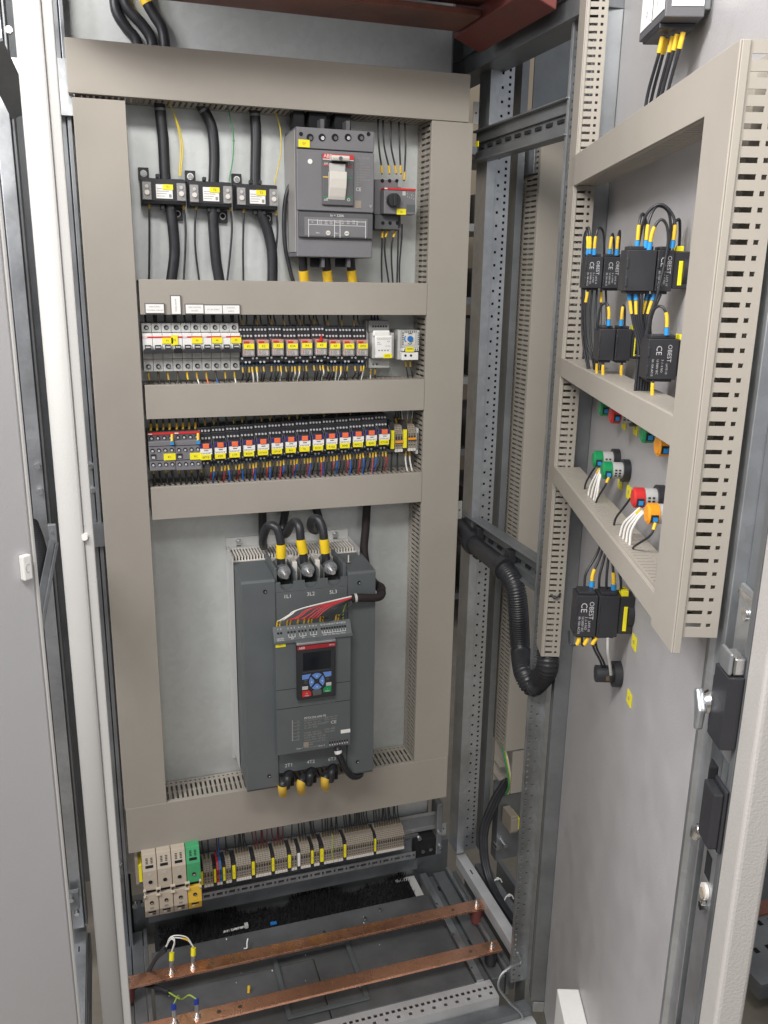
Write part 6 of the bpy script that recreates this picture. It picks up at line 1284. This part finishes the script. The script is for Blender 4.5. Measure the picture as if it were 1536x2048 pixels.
# terminal head, leaning back
A0 = Vector((0, CY-0.002, cz1-0.001)); zt_ = S(625, 1246, 0.08+CY+0.012)[1]; A1 = Vector((0, CY+0.014, zt_)); n1 = (A1-A0); Lh = n1.length; n1.normalize(); N1 = n1.cross(X3)
if N1.y < 0: N1 = -N1
b = MB(); b.obox(A0, X3, n1, N1, cx0-0.001, cx1+0.002, 0, Lh, 0, 0.018, slate); b.box(cx0-0.002, cx1+0.003, CY-0.004, CY+0.004, cz1-0.004, cz1+0.001, slate); hd = b.build('terminal_head', cm, bev=0.001)
cols = [0.008, 0.0135]+[0.027+0.0060*k for k in range(3)]+[0.0475+0.0060*k for k in range(3)]+[0.068+0.0060*k for k in range(3)]+[0.0905+0.00505*k for k in range(10)]
sc_ = (cx1-cx0)/0.146; b = MB()
for i, c in enumerate(cols):
    x = cx0+c*sc_; b.obox(A0, X3, n1, N1, x-0.0019, x+0.0019, Lh*0.50, Lh*0.62, -0.0005, 0.001, blackm)
b.build('terminal_hole', hd)
b = MB(); Rh = (X3, n1)
for i, c in enumerate(cols): b.text(str(i+1), A0+X3*(cx0+c*sc_)+n1*(Lh*0.80)-N1*0.0004, 0.0045, ink, R=Rh)
for g0 in (2, 5, 8):
    x = cx0+cols[g0]*sc_; x2 = cx0+cols[g0+2]*sc_
    b.obox(A0, X3, n1, N1, x, x2, Lh*0.235, Lh*0.26, -0.0004, 0, ink)
    for xx in (x, x2, (x+x2)/2): b.obox(A0, X3, n1, N1, xx-0.0003, xx+0.0003, Lh*0.25, Lh*0.44, -0.0004, 0, ink)
    b.text('K%d' % (g0//3+4), A0+X3*((x+x2)/2)+n1*(Lh*0.15)-N1*0.0004, 0.004, ink, R=Rh)
x = cx0+cols[11]*sc_; x2 = cx0+cols[20]*sc_; b.obox(A0, X3, n1, N1, x, x2, Lh*0.27, Lh*0.295, -0.0004, 0, ink)
for k in range(11, 21): xx = cx0+cols[k]*sc_; b.obox(A0, X3, n1, N1, xx-0.0003, xx+0.0003, Lh*0.28, Lh*0.44, -0.0004, 0, ink)
b.text('COM  24V  Start Stop  In0 In1', A0+X3*((x+x2)/2)+n1*(Lh*0.17)-N1*0.0004, 0.0036, ink, R=Rh)
b.text('100-250V', A0+X3*(cx0+0.011*sc_)+n1*(Lh*0.22)-N1*0.0004, 0.0036, ink, R=Rh); b.text('50/60 Hz', A0+X3*(cx0+0.011*sc_)+n1*(Lh*0.12)-N1*0.0004, 0.0036, ink, R=Rh)
b.build('lettering', hd)
b = MB(); p, q = S(561, 1289, 0.08+CY); b.box(p-0.0095, p+0.0095, CY-0.0014, CY-0.0004, q-0.005, q+0.005, yel); b.text('SS1', (p, CY-0.0016, q), 0.0055, inkb); b.build('tag_label', cm)
# keypad
KY = CY-0.012
kx0, kx1 = S(594.5, 1340, 0.08+KY)[0], S(671.5, 1335, 0.08+KY)[0]; kz1 = S(633, 1288, 0.08+KY)[1]; kz0 = S(632, 1397, 0.08+KY)[1]
b = MB(); b.box(kx0, kx1, KY, CY-0.0007, kz0, kz1-0.0005, black); b.box(kx0-0.001, kx1+0.001, KY-0.001, CY-0.0007, kz1, kz1+0.006, zinc); kp = b.build('keypad', cm, bev=0.002)
kw = kx1-kx0; kh = kz1-kz0
U = lambda u, v: (kx0+kw*u, kz0+kh*v)     # keypad coordinates, 0..1 across and up
b = MB(); b.box(kx0+0.0005, kx1-0.0005, KY-0.0012, KY-0.0002, kz1-0.0085, kz1-0.0008, M('stripe_red', (0.36, 0.02, 0.03), .4)); b.text('ABB', (kx0+0.009, KY-0.0014, kz1-0.0047), 0.0068, ink); b.text('PSTX', (kx1-0.008, KY-0.0014, kz1-0.0047), 0.0045, ink); b.build('brand_strip', kp)
a_, c_ = U(0.15, 0.54), U(0.87, 0.86); b = MB(); b.box(a_[0], c_[0], KY-0.0006, KY-0.0002, a_[1], c_[1], screen); b.build('display', kp)
a_, c_ = U(0.15, 0.51), U(0.85, 0.515); b = MB(); b.box(a_[0], c_[0], KY-0.0005, KY-0.0002, a_[1], c_[1], dgrey); b.build('divider_line', kp)
def key(name, pts, mat, d=0.0018):
    b = MB(); b.prism([U(*p) for p in pts], KY-d, KY-0.0002, mat, 'y'); return b.build(name, kp, bev=0.0004)
key('soft_key', [(0.12, 0.385), (0.12, 0.465), (0.35, 0.475), (0.28, 0.385)], keyblue); key('soft_key', [(0.66, 0.475), (0.88, 0.475), (0.88, 0.395), (0.72, 0.385)], keyblue)
cx_, cy_ = 0.50, 0.325
for k in range(4):
    a0 = math.pi*(0.25+0.5*k); ro, ri = (0.20, 0.150), (0.075, 0.052); pt = []
    for i in range(9): a = a0+0.10+(math.pi/2-0.20)*i/8; pt.append((cx_+ro[0]*math.cos(a), cy_+ro[1]*math.sin(a)))
    for a in (a0+math.pi/2-0.35, a0+0.35): pt.append((cx_+ri[0]*math.cos(a), cy_+ri[1]*math.sin(a)))
    ky = key('arrow_key', pt, keyblue, 0.002); am = a0+math.pi/4; q_ = U(cx_+0.135*math.cos(am), cy_+0.10*math.sin(am)); b = MB(); b.cyl((q_[0], KY-0.0021, q_[1]), (q_[0], KY-0.0024, q_[1]), 0.0012, ink, 8); b.build('arrow_mark', ky)
key('function_key', [(0.12, 0.195), (0.12, 0.255), (0.27, 0.255), (0.27, 0.195)], lgrey); key('function_key', [(0.74, 0.215), (0.74, 0.275), (0.88, 0.275), (0.88, 0.215)], lgrey)
k1 = key('stop_key', [(0.12, 0.06), (0.12, 0.17), (0.29, 0.175), (0.35, 0.14), (0.35, 0.07)], redp); k2 = key('reset_key', [(0.40, 0.065), (0.38, 0.155), (0.46, 0.185), (0.58, 0.185), (0.62, 0.15), (0.62, 0.07)], dgrey); k3 = key('start_key', [(0.67, 0.10), (0.66, 0.16), (0.72, 0.205), (0.88, 0.205), (0.88, 0.10)], greenp)
for kk, st, u, v in ((k1, 'Stop', 0.235, 0.087), (k3, 'Start', 0.77, 0.125)):
    q_ = U(u, v); b = MB(); b.text(st, (q_[0], KY-0.0021, q_[1]), 0.0045, ink); b.text('O' if st == 'Stop' else 'I', (q_[0], KY-0.0021, q_[1]+0.004), 0.0042, ink); b.build('lettering', kk)
b = MB()
for u, v, st in ((0.22, 0.355, 'Fault'), (0.22, 0.315, 'Prot'), (0.79, 0.38, 'Ready'), (0.79, 0.34, 'Run')): q_ = U(u, v); b.text(st, (q_[0], KY-0.0004, q_[1]), 0.003, inkd)
b.build('lettering', kp)
# rating text and lower connector of the module
b = MB(); yy = CY-0.0003
lines = ['PSTX250-600-70', 'IEC/EN 60947-4-2  690V', 'Ie 250A  AC-53a', 'Us 100-250V 50/60Hz', 'Uc 24V  IP00', '', 'UL508  CSA 22.2', 'In 248A 200-600V', 'SCCR 10kA  FLA 248', 'Torque 9Nm  80 lb.in', 'Use copper wire 75C', '1SFA898', 'Made in Sweden']
for k, st in enumerate(lines):
    p, q = S(608.5, 1437-k*0+4.9*k, 0.08+CY); b.text(st, (p, yy, q), 0.0062 if k == 0 else 0.0048, inkd if k else ink, align='LEFT')
    if k and k < 11: b.text(('Trip class 10A', '400V 132kW', '500V 160kW', '', '', 'SCPD fuse', '125A 250A', '', '', '')[k-1] or ' ', (p+0.040, yy, q+0.0015), 0.0046, inkd, align='LEFT')
p, q = S(667, 1444, 0.08+CY); b.text('CE', (p, yy, q), 0.0095, ink); p, q = S(667, 1455, 0.08+CY); b.text('UL', (p, yy, q), 0.0065, inkd)
for k in range(6): p, q = S(594, 1442+7*k, 0.08+CY); b.text('L%d' % (k % 3+1), (p, yy, q), 0.0045, inkd, align='LEFT'); b.box(p-0.010, p-0.008, yy-0.0001, yy+0.0001, q-0.004, q+0.003, inkd); b.box(p-0.008, p+0.006, yy-0.0001, yy+0.0001, q-0.0035, q-0.003, inkd)
p, q = S(599, 1497, 0.08+CY); b.text('Com 1', (p, yy, q), 0.0045, ink); p, q = S(643, 1491, 0.08+CY); b.text('Com 2', (p, yy, q), 0.0045, ink); b.build('lettering', cm)
b = MB(); p, q = S(691, 1462, 0.08+CY); b.box(p-0.0098, p+0.0095, yy-0.0005, yy, q-0.0038, q+0.0038, paper); b.build('sticker', cm)
b = MB(); p, q = S(612, 1489, 0.08+CY); b.box(p-0.005, p+0.005, yy-0.0008, yy, q-0.0055, q+0.0055, taupe); b.build('sticker', cm)
b = MB(); p, q = S(676, 1482, 0.08+CY); b.box(p-0.020, p+0.020, yy-0.001, yy, q-0.010, q+0.006, dgrey)
for k in range(8): b.box(p-0.018+0.005*k, p-0.0155+0.005*k, yy-0.0014, yy-0.001, q-0.002, q+0.0015, blackm); b.box(p-0.0175+0.005*k, p-0.0160+0.005*k, yy-0.0014, yy-0.001, q-0.0065, q-0.004, ink)
b.build('connector', cm)

# soft starter cabling
def C3(pts): return [aY(x, y, Y) for x, y, Y in pts]
sl = [('marker_sleeve', 0.0, 0.0, yel, 1.14)]
for ds, pts, a, e in (('thick black cable with a yellow sleeve into the 1L1 terminal', [(525, 1020, .055), (525, 1055, .055), (526, 1082, .045), (527, 1092, .02), (526, 1078, -.01), (536, 1052, -.035), (553, 1056, -.05), (561, 1082, -.055), (562, 1110, -.055), (563, 1148, -.05)], -0.062, -0.036),
        ('thick black cable with a yellow sleeve into the 3L2 terminal', [(572, 1015, .055), (566, 1050, .055), (563, 1066, .045), (572, 1068, .02), (582, 1050, -.015), (592, 1043, -.035), (599, 1056, -.05), (602, 1085, -.055), (607, 1110, -.055), (609, 1145, -.05)], -0.070, -0.043),
        ('thick black cable with a yellow sleeve into the 5L3 terminal', [(630, 1010, .055), (638, 1040, .05), (634, 1060, .03), (622, 1056, 0.0), (624, 1040, -.025), (636, 1038, -.04), (645, 1056, -.05), (648, 1080, -.055), (651, 1110, -.055), (653, 1142, -.05)], -0.068, -0.041)):
    wire(ds, C3(pts), 0.0083, rubber, [('marker_sleeve', a, e, M('gold_sleeve', (0.86, 0.60, 0.02), .45) if 'gold_sleeve' not in MATS else MATS['gold_sleeve'], 1.13)], 'power cables on top of the soft starter', 'power_cable', 'cable', n=14, sub=8)
for ds, px, py, dx in (('black cable with a yellow sleeve bending out below 2T1', 577, 1556, -9), ('black cable with a yellow sleeve bending out below 4T2', 622, 1550, -17), ('black cable with a yellow sleeve bending out below 6T3', 665, 1543, -12)):
    wire(ds, C3([(px+4, py-2, -.085), (px+2, py-6, -.105), (px-2, py+2, -.122), (px-4, py+18, -.118), (px+dx, py+22, -.120), (px+dx-1, py+12, -.135), (px+dx-1, py+30, -.125)][:4]), 0.0075, rubber, (), 'outgoing cables of the soft starter', 'power_cable', 'cable', n=12)
    wire(ds.replace('bending out', 'doubling back'), C3([(px-2+dx*.6, py+3, -.112), (px-3+dx, py+14, -.122), (px-3+dx, py+25, -.116), (px-2+dx, py+31, -.092)]), 0.0082, rubber, [('marker_sleeve', 0.014, 0.0, yelt, 1.08)], 'outgoing cables of the soft starter', 'power_cable', 'cable', n=12)
wire('black braided harness rising behind the soft starter to the trunking above', C3([(762, 1185, -.10), (762, 1175, -.08), (748, 1165, -.02), (735, 1140, .03), (728, 1100, .055), (731, 1060, .06), (734, 1010, .06)]), 0.0085, M('braid', (0.022, 0.014, 0.016), .7, bump=0.6, bscale=900), (), None, 'cable_harness', 'harness', n=12, sub=8)
wire('black braided sleeve bundling the red and white control wires', C3([(703, 1197, -.118), (720, 1195, -.118), (745, 1196, -.112), (760, 1193, -.105), (764, 1184, -.095), (758, 1176, -.08)]), 0.0078, MATS['braid'], [('cable_tie', 0.006, 0.010, lgrey, 1.12)], None, 'cable_harness', 'harness', n=12, sub=8)
HB = (706, 1196)
def headpx(i): # connector hole i in picture coordinates
    P = Vector((SX, 0.08, SZ))+A1+X3*(cx0+cols[i]*sc_)+N1*0.009; return P
ctl = [(0, whitew, 'white', 0.0, -3), (1, whitew, 'white', 0.0, -4), (2, redw, 'red', -.003, 2), (3, redw, 'red', -.004, 1), (5, redw, 'red', -.005, 3), (7, redw, 'red', -.006, 2), (8, redw, 'red', -.006, 1), (9, redw, 'red', -.007, 2), (11, rubber, 'black', -.004, 4), (12, rubber, 'black', -.003, 6), (17, rubber, 'black', 0.0, 8), (18, rubber, 'black', 0.0, 8)]
for i, mt, nm, dy, dz in ctl:
    P = headpx(i); E_ = aY(706, 1194+dz*0.6, -0.118)
    zb_l = lambda x: E_.z-0.004-0.20*max(0.0, (E_.x-0.035)-x)**1.15
    xa_ = min(P.x+0.016, E_.x-0.012); xb_ = min(P.x+0.042, E_.x-0.004)
    lift = 0.020 if i < 11 else 0.014
    m1 = Vector((P.x+0.005, -0.124+dy, P.z+lift)); m2 = Vector((xa_+0.004, -0.124+dy, max(P.z+lift+0.006, zb_l(xa_)-0.008))); m3 = Vector((xb_, -0.121+dy, max(P.z+lift+0.008, zb_l(xb_)-0.001)))
    if i < 2: m2.z += 0.002
    mid = m1
    wire('%s control wire at the top of the soft starter terminal head' % nm if nm != 'white' else ('white control wire at the outer end of the soft starter terminals' if i == 0 else 'white control wire second from the outer end of the soft starter terminals'), [P-Vector((0, 0, 0.004)), P+Vector((0.0015, -0.003, 0.012)), mid, m2, m3, E_], 0.0012, mt, [('ferrule', 0.0, 0.006, blue if i > 1 else black, 1.7), ('marker_sleeve', 0.006, 0.019, yels, 1.4)], '%s control wires of the soft starter' % nm if nm != 'white' else None, n=6)
P = headpx(20); wire('green and yellow earth wire at the end of the soft starter terminals', [P, P+Vector((0, -0.003, 0.02)), aY(694, 1205, -0.118), aY(706, 1198, -0.118)], 0.0012, M('earth_green', (0.35, 0.5, 0.08)), ())
wire('black cable leaving the lower connector of the soft starter with a white tie', C3([(676, 1490, -.125), (676, 1503, -.135), (682, 1517, -.13), (693, 1540, -.115), (706, 1553, -.10), (720, 1550, -.085), (722, 1540, -.06)]), 0.0066, rubber, [('cable_tie', 0.012, 0.016, white, 1.15)], None, 'cable', 'cable', n=12)

# ---- cables behind the topmost trunking
for ds, pts, slv in (('thick dark cable with a yellow sleeve, behind the topmost trunking', [(285, -40, .06), (292, 0, .06), (308, 30, .06), (325, 60, .06), (332, 110, .06)], [('marker_sleeve', 0.016, 0.035, yels, 1.08)]),
        ('thick dark cable behind the topmost trunking, in the middle of the three', [(240, -30, .065), (255, 15, .065), (285, 50, .065), (303, 80, .065), (306, 115, .065)], ()),
        ('thick dark cable behind the topmost trunking, nearest the perforated column', [(228, -30, .07), (232, 20, .07), (252, 55, .07), (272, 80, .07), (280, 115, .07)], ())):
    wire(ds, C3(pts), 0.0092, rubber, slv, 'thick cables behind the topmost trunking', 'power_cable', 'cable', n=12)

# ---- earth and lug wires on the copper bars
for i, (x, y) in enumerate(lug1):
    b = MB(); b.tube(catmull([(x, y, BZ+0.012), (x+0.001, y+0.002, BZ+0.022), (x+0.002, y+0.006, BZ+0.034)]), 0.0042, zinc, 8); b.tube([(x+0.0015, y+0.003, BZ+0.026), (x+0.003, y+0.008, BZ+0.040)], 0.0052, yel, 10); tag(b.build('cable_lug', loc=(x, y, BZ)), 'ring lug in a yellow sleeve on the upper copper bar, '+('nearer its insulator' if i == 0 else 'farther from the insulator'), 'cable lug', 'lugs on the upper copper bar')
for i, (x, y) in enumerate(lug2):
    b = MB(); b.tube(catmull([(x, y, BZ+0.012), (x, y+0.003, BZ+0.022), (x, y+0.006, BZ+0.028)]), 0.0042, zinc, 8); b.tube([(x, y+0.005, BZ+0.025), (x, y+0.008, BZ+0.034)], 0.0050, M('lug_blue%d' % i, (0.02, 0.05, 0.35), .4), 10); tag(b.build('cable_lug', loc=(x, y, BZ)), 'ring lug with a blue collar on the lower copper bar, '+('nearer its end' if i == 0 else 'farther from its end'), 'cable lug', 'lugs on the lower copper bar')
for i in range(4):
    x, y = lug1[i % 2]
    wire('white wire curling from the black sleeve to the %s yellow-sleeved lug' % ('first', 'second')[i % 2], [(x+0.003, y+0.009, BZ+0.042), (x+0.010-0.02*(i % 2), y+0.014, BZ+0.056+0.003*i), (lug1[0][0]+0.004, y+0.020, BZ+0.062+0.002*i), (lug1[0][0]-0.008, y+0.022, BZ+0.045-0.002*i)], 0.0013, whitew, [('marker_sleeve', 0.018, 0.030, yels, 1.4)] if i == 1 else (), 'white wires to the %s lug' % ('first', 'second')[i % 2])
x, y = lug1[0]
for i in range(2): wire('black sleeved lead running under the yellow-sleeved lugs', [(x-0.008, y+0.022-0.006*i, BZ+0.046-0.004*i), (x-0.03, y+0.02, BZ+0.02), (x-0.055, y+0.015, BZ-0.02), (x-0.08, y+0.02, BZ-0.04)], 0.004, rubber, (), 'black sleeved leads at the upper copper bar')
x1_, y1_ = lug2[0]; x2_, y2_ = lug2[1]
wire('green and yellow wire to the farther blue-collared lug', [aZ(338, 1985, BZ-0.012), aZ(362, 1998, BZ+0.01), (x2_-0.012, y2_+0.02, BZ+0.035), (x2_, y2_+0.009, BZ+0.033)], 0.0016, MATS['earth_green'], ())
wire('green and yellow wire to the nearer blue-collared lug', [aZ(362, 1998, BZ+0.01), (x1_+0.01, y1_+0.025, BZ+0.035), (x1_, y1_+0.009, BZ+0.032)], 0.0013, MATS['earth_green'], ())
wire('black sleeved lead between the copper bars feeding the green and yellow wires', [aZ(290, 1970, BZ-0.03), aZ(310, 1974, BZ-0.02), aZ(338, 1985, BZ-0.012)], 0.0045, rubber, ())
P = aZ(497, 1985, 0.10); b = MB(); b.cyl((P.x, P.y-0.002, 0.101), (P.x+0.002, P.y+0.004, 0.113), 0.003, yels, 8); tag(b.build('loose_sleeve', loc=P), 'loose yellow sleeve lying between the copper bars', 'sleeve')
P = aZ(494, 1898, 0.10); b = MB(); b.tube(catmull([(P.x-0.006, P.y, 0.103), (P.x-0.001, P.y-0.006, 0.108), (P.x+0.001, P.y+0.004, 0.112), (P.x+0.004, P.y+0.01, 0.118)]), 0.0016, whitew, 6); tag(b.build('wire_scrap', loc=P), 'white scrap of wire on the floor plate behind the upper copper bar', 'scrap')
P0_, P1_ = aZ(446, 1864, 0.102), aZ(493, 1853, 0.102); b = MB(); b.tube([P0_, P1_], 0.003, lgrey, 6); b.box(P1_.x-0.004, P1_.x+0.004, P1_.y-0.003, P1_.y+0.008, 0.099, 0.106, lgrey); tag(b.build('tie_scrap', loc=P0_), 'grey cut-off tie lying at the edge of the brush slot', 'scrap')
P = aZ(547, 1847, 0.101); b = MB(); b.box(P.x-0.007, P.x+0.007, P.y-0.004, P.y+0.004, 0.1005, 0.103, bluep); tag(b.build('plastic_scrap', loc=P), 'small blue plastic scrap at the edge of the brush slot', 'scrap')
b = MB()
for i in range(26):
    x, y = random.uniform(0.05, 0.65), random.uniform(-0.26, 0.0); r = random.uniform(0.0004, 0.0012); b.box(x-r, x+r, y-r*1.8, y+r*1.8, 0.1025, 0.1032, paper)
tag(b.build('debris'), 'pale specks of swarf scattered on the dark floor plates', 'debris', kind='stuff')
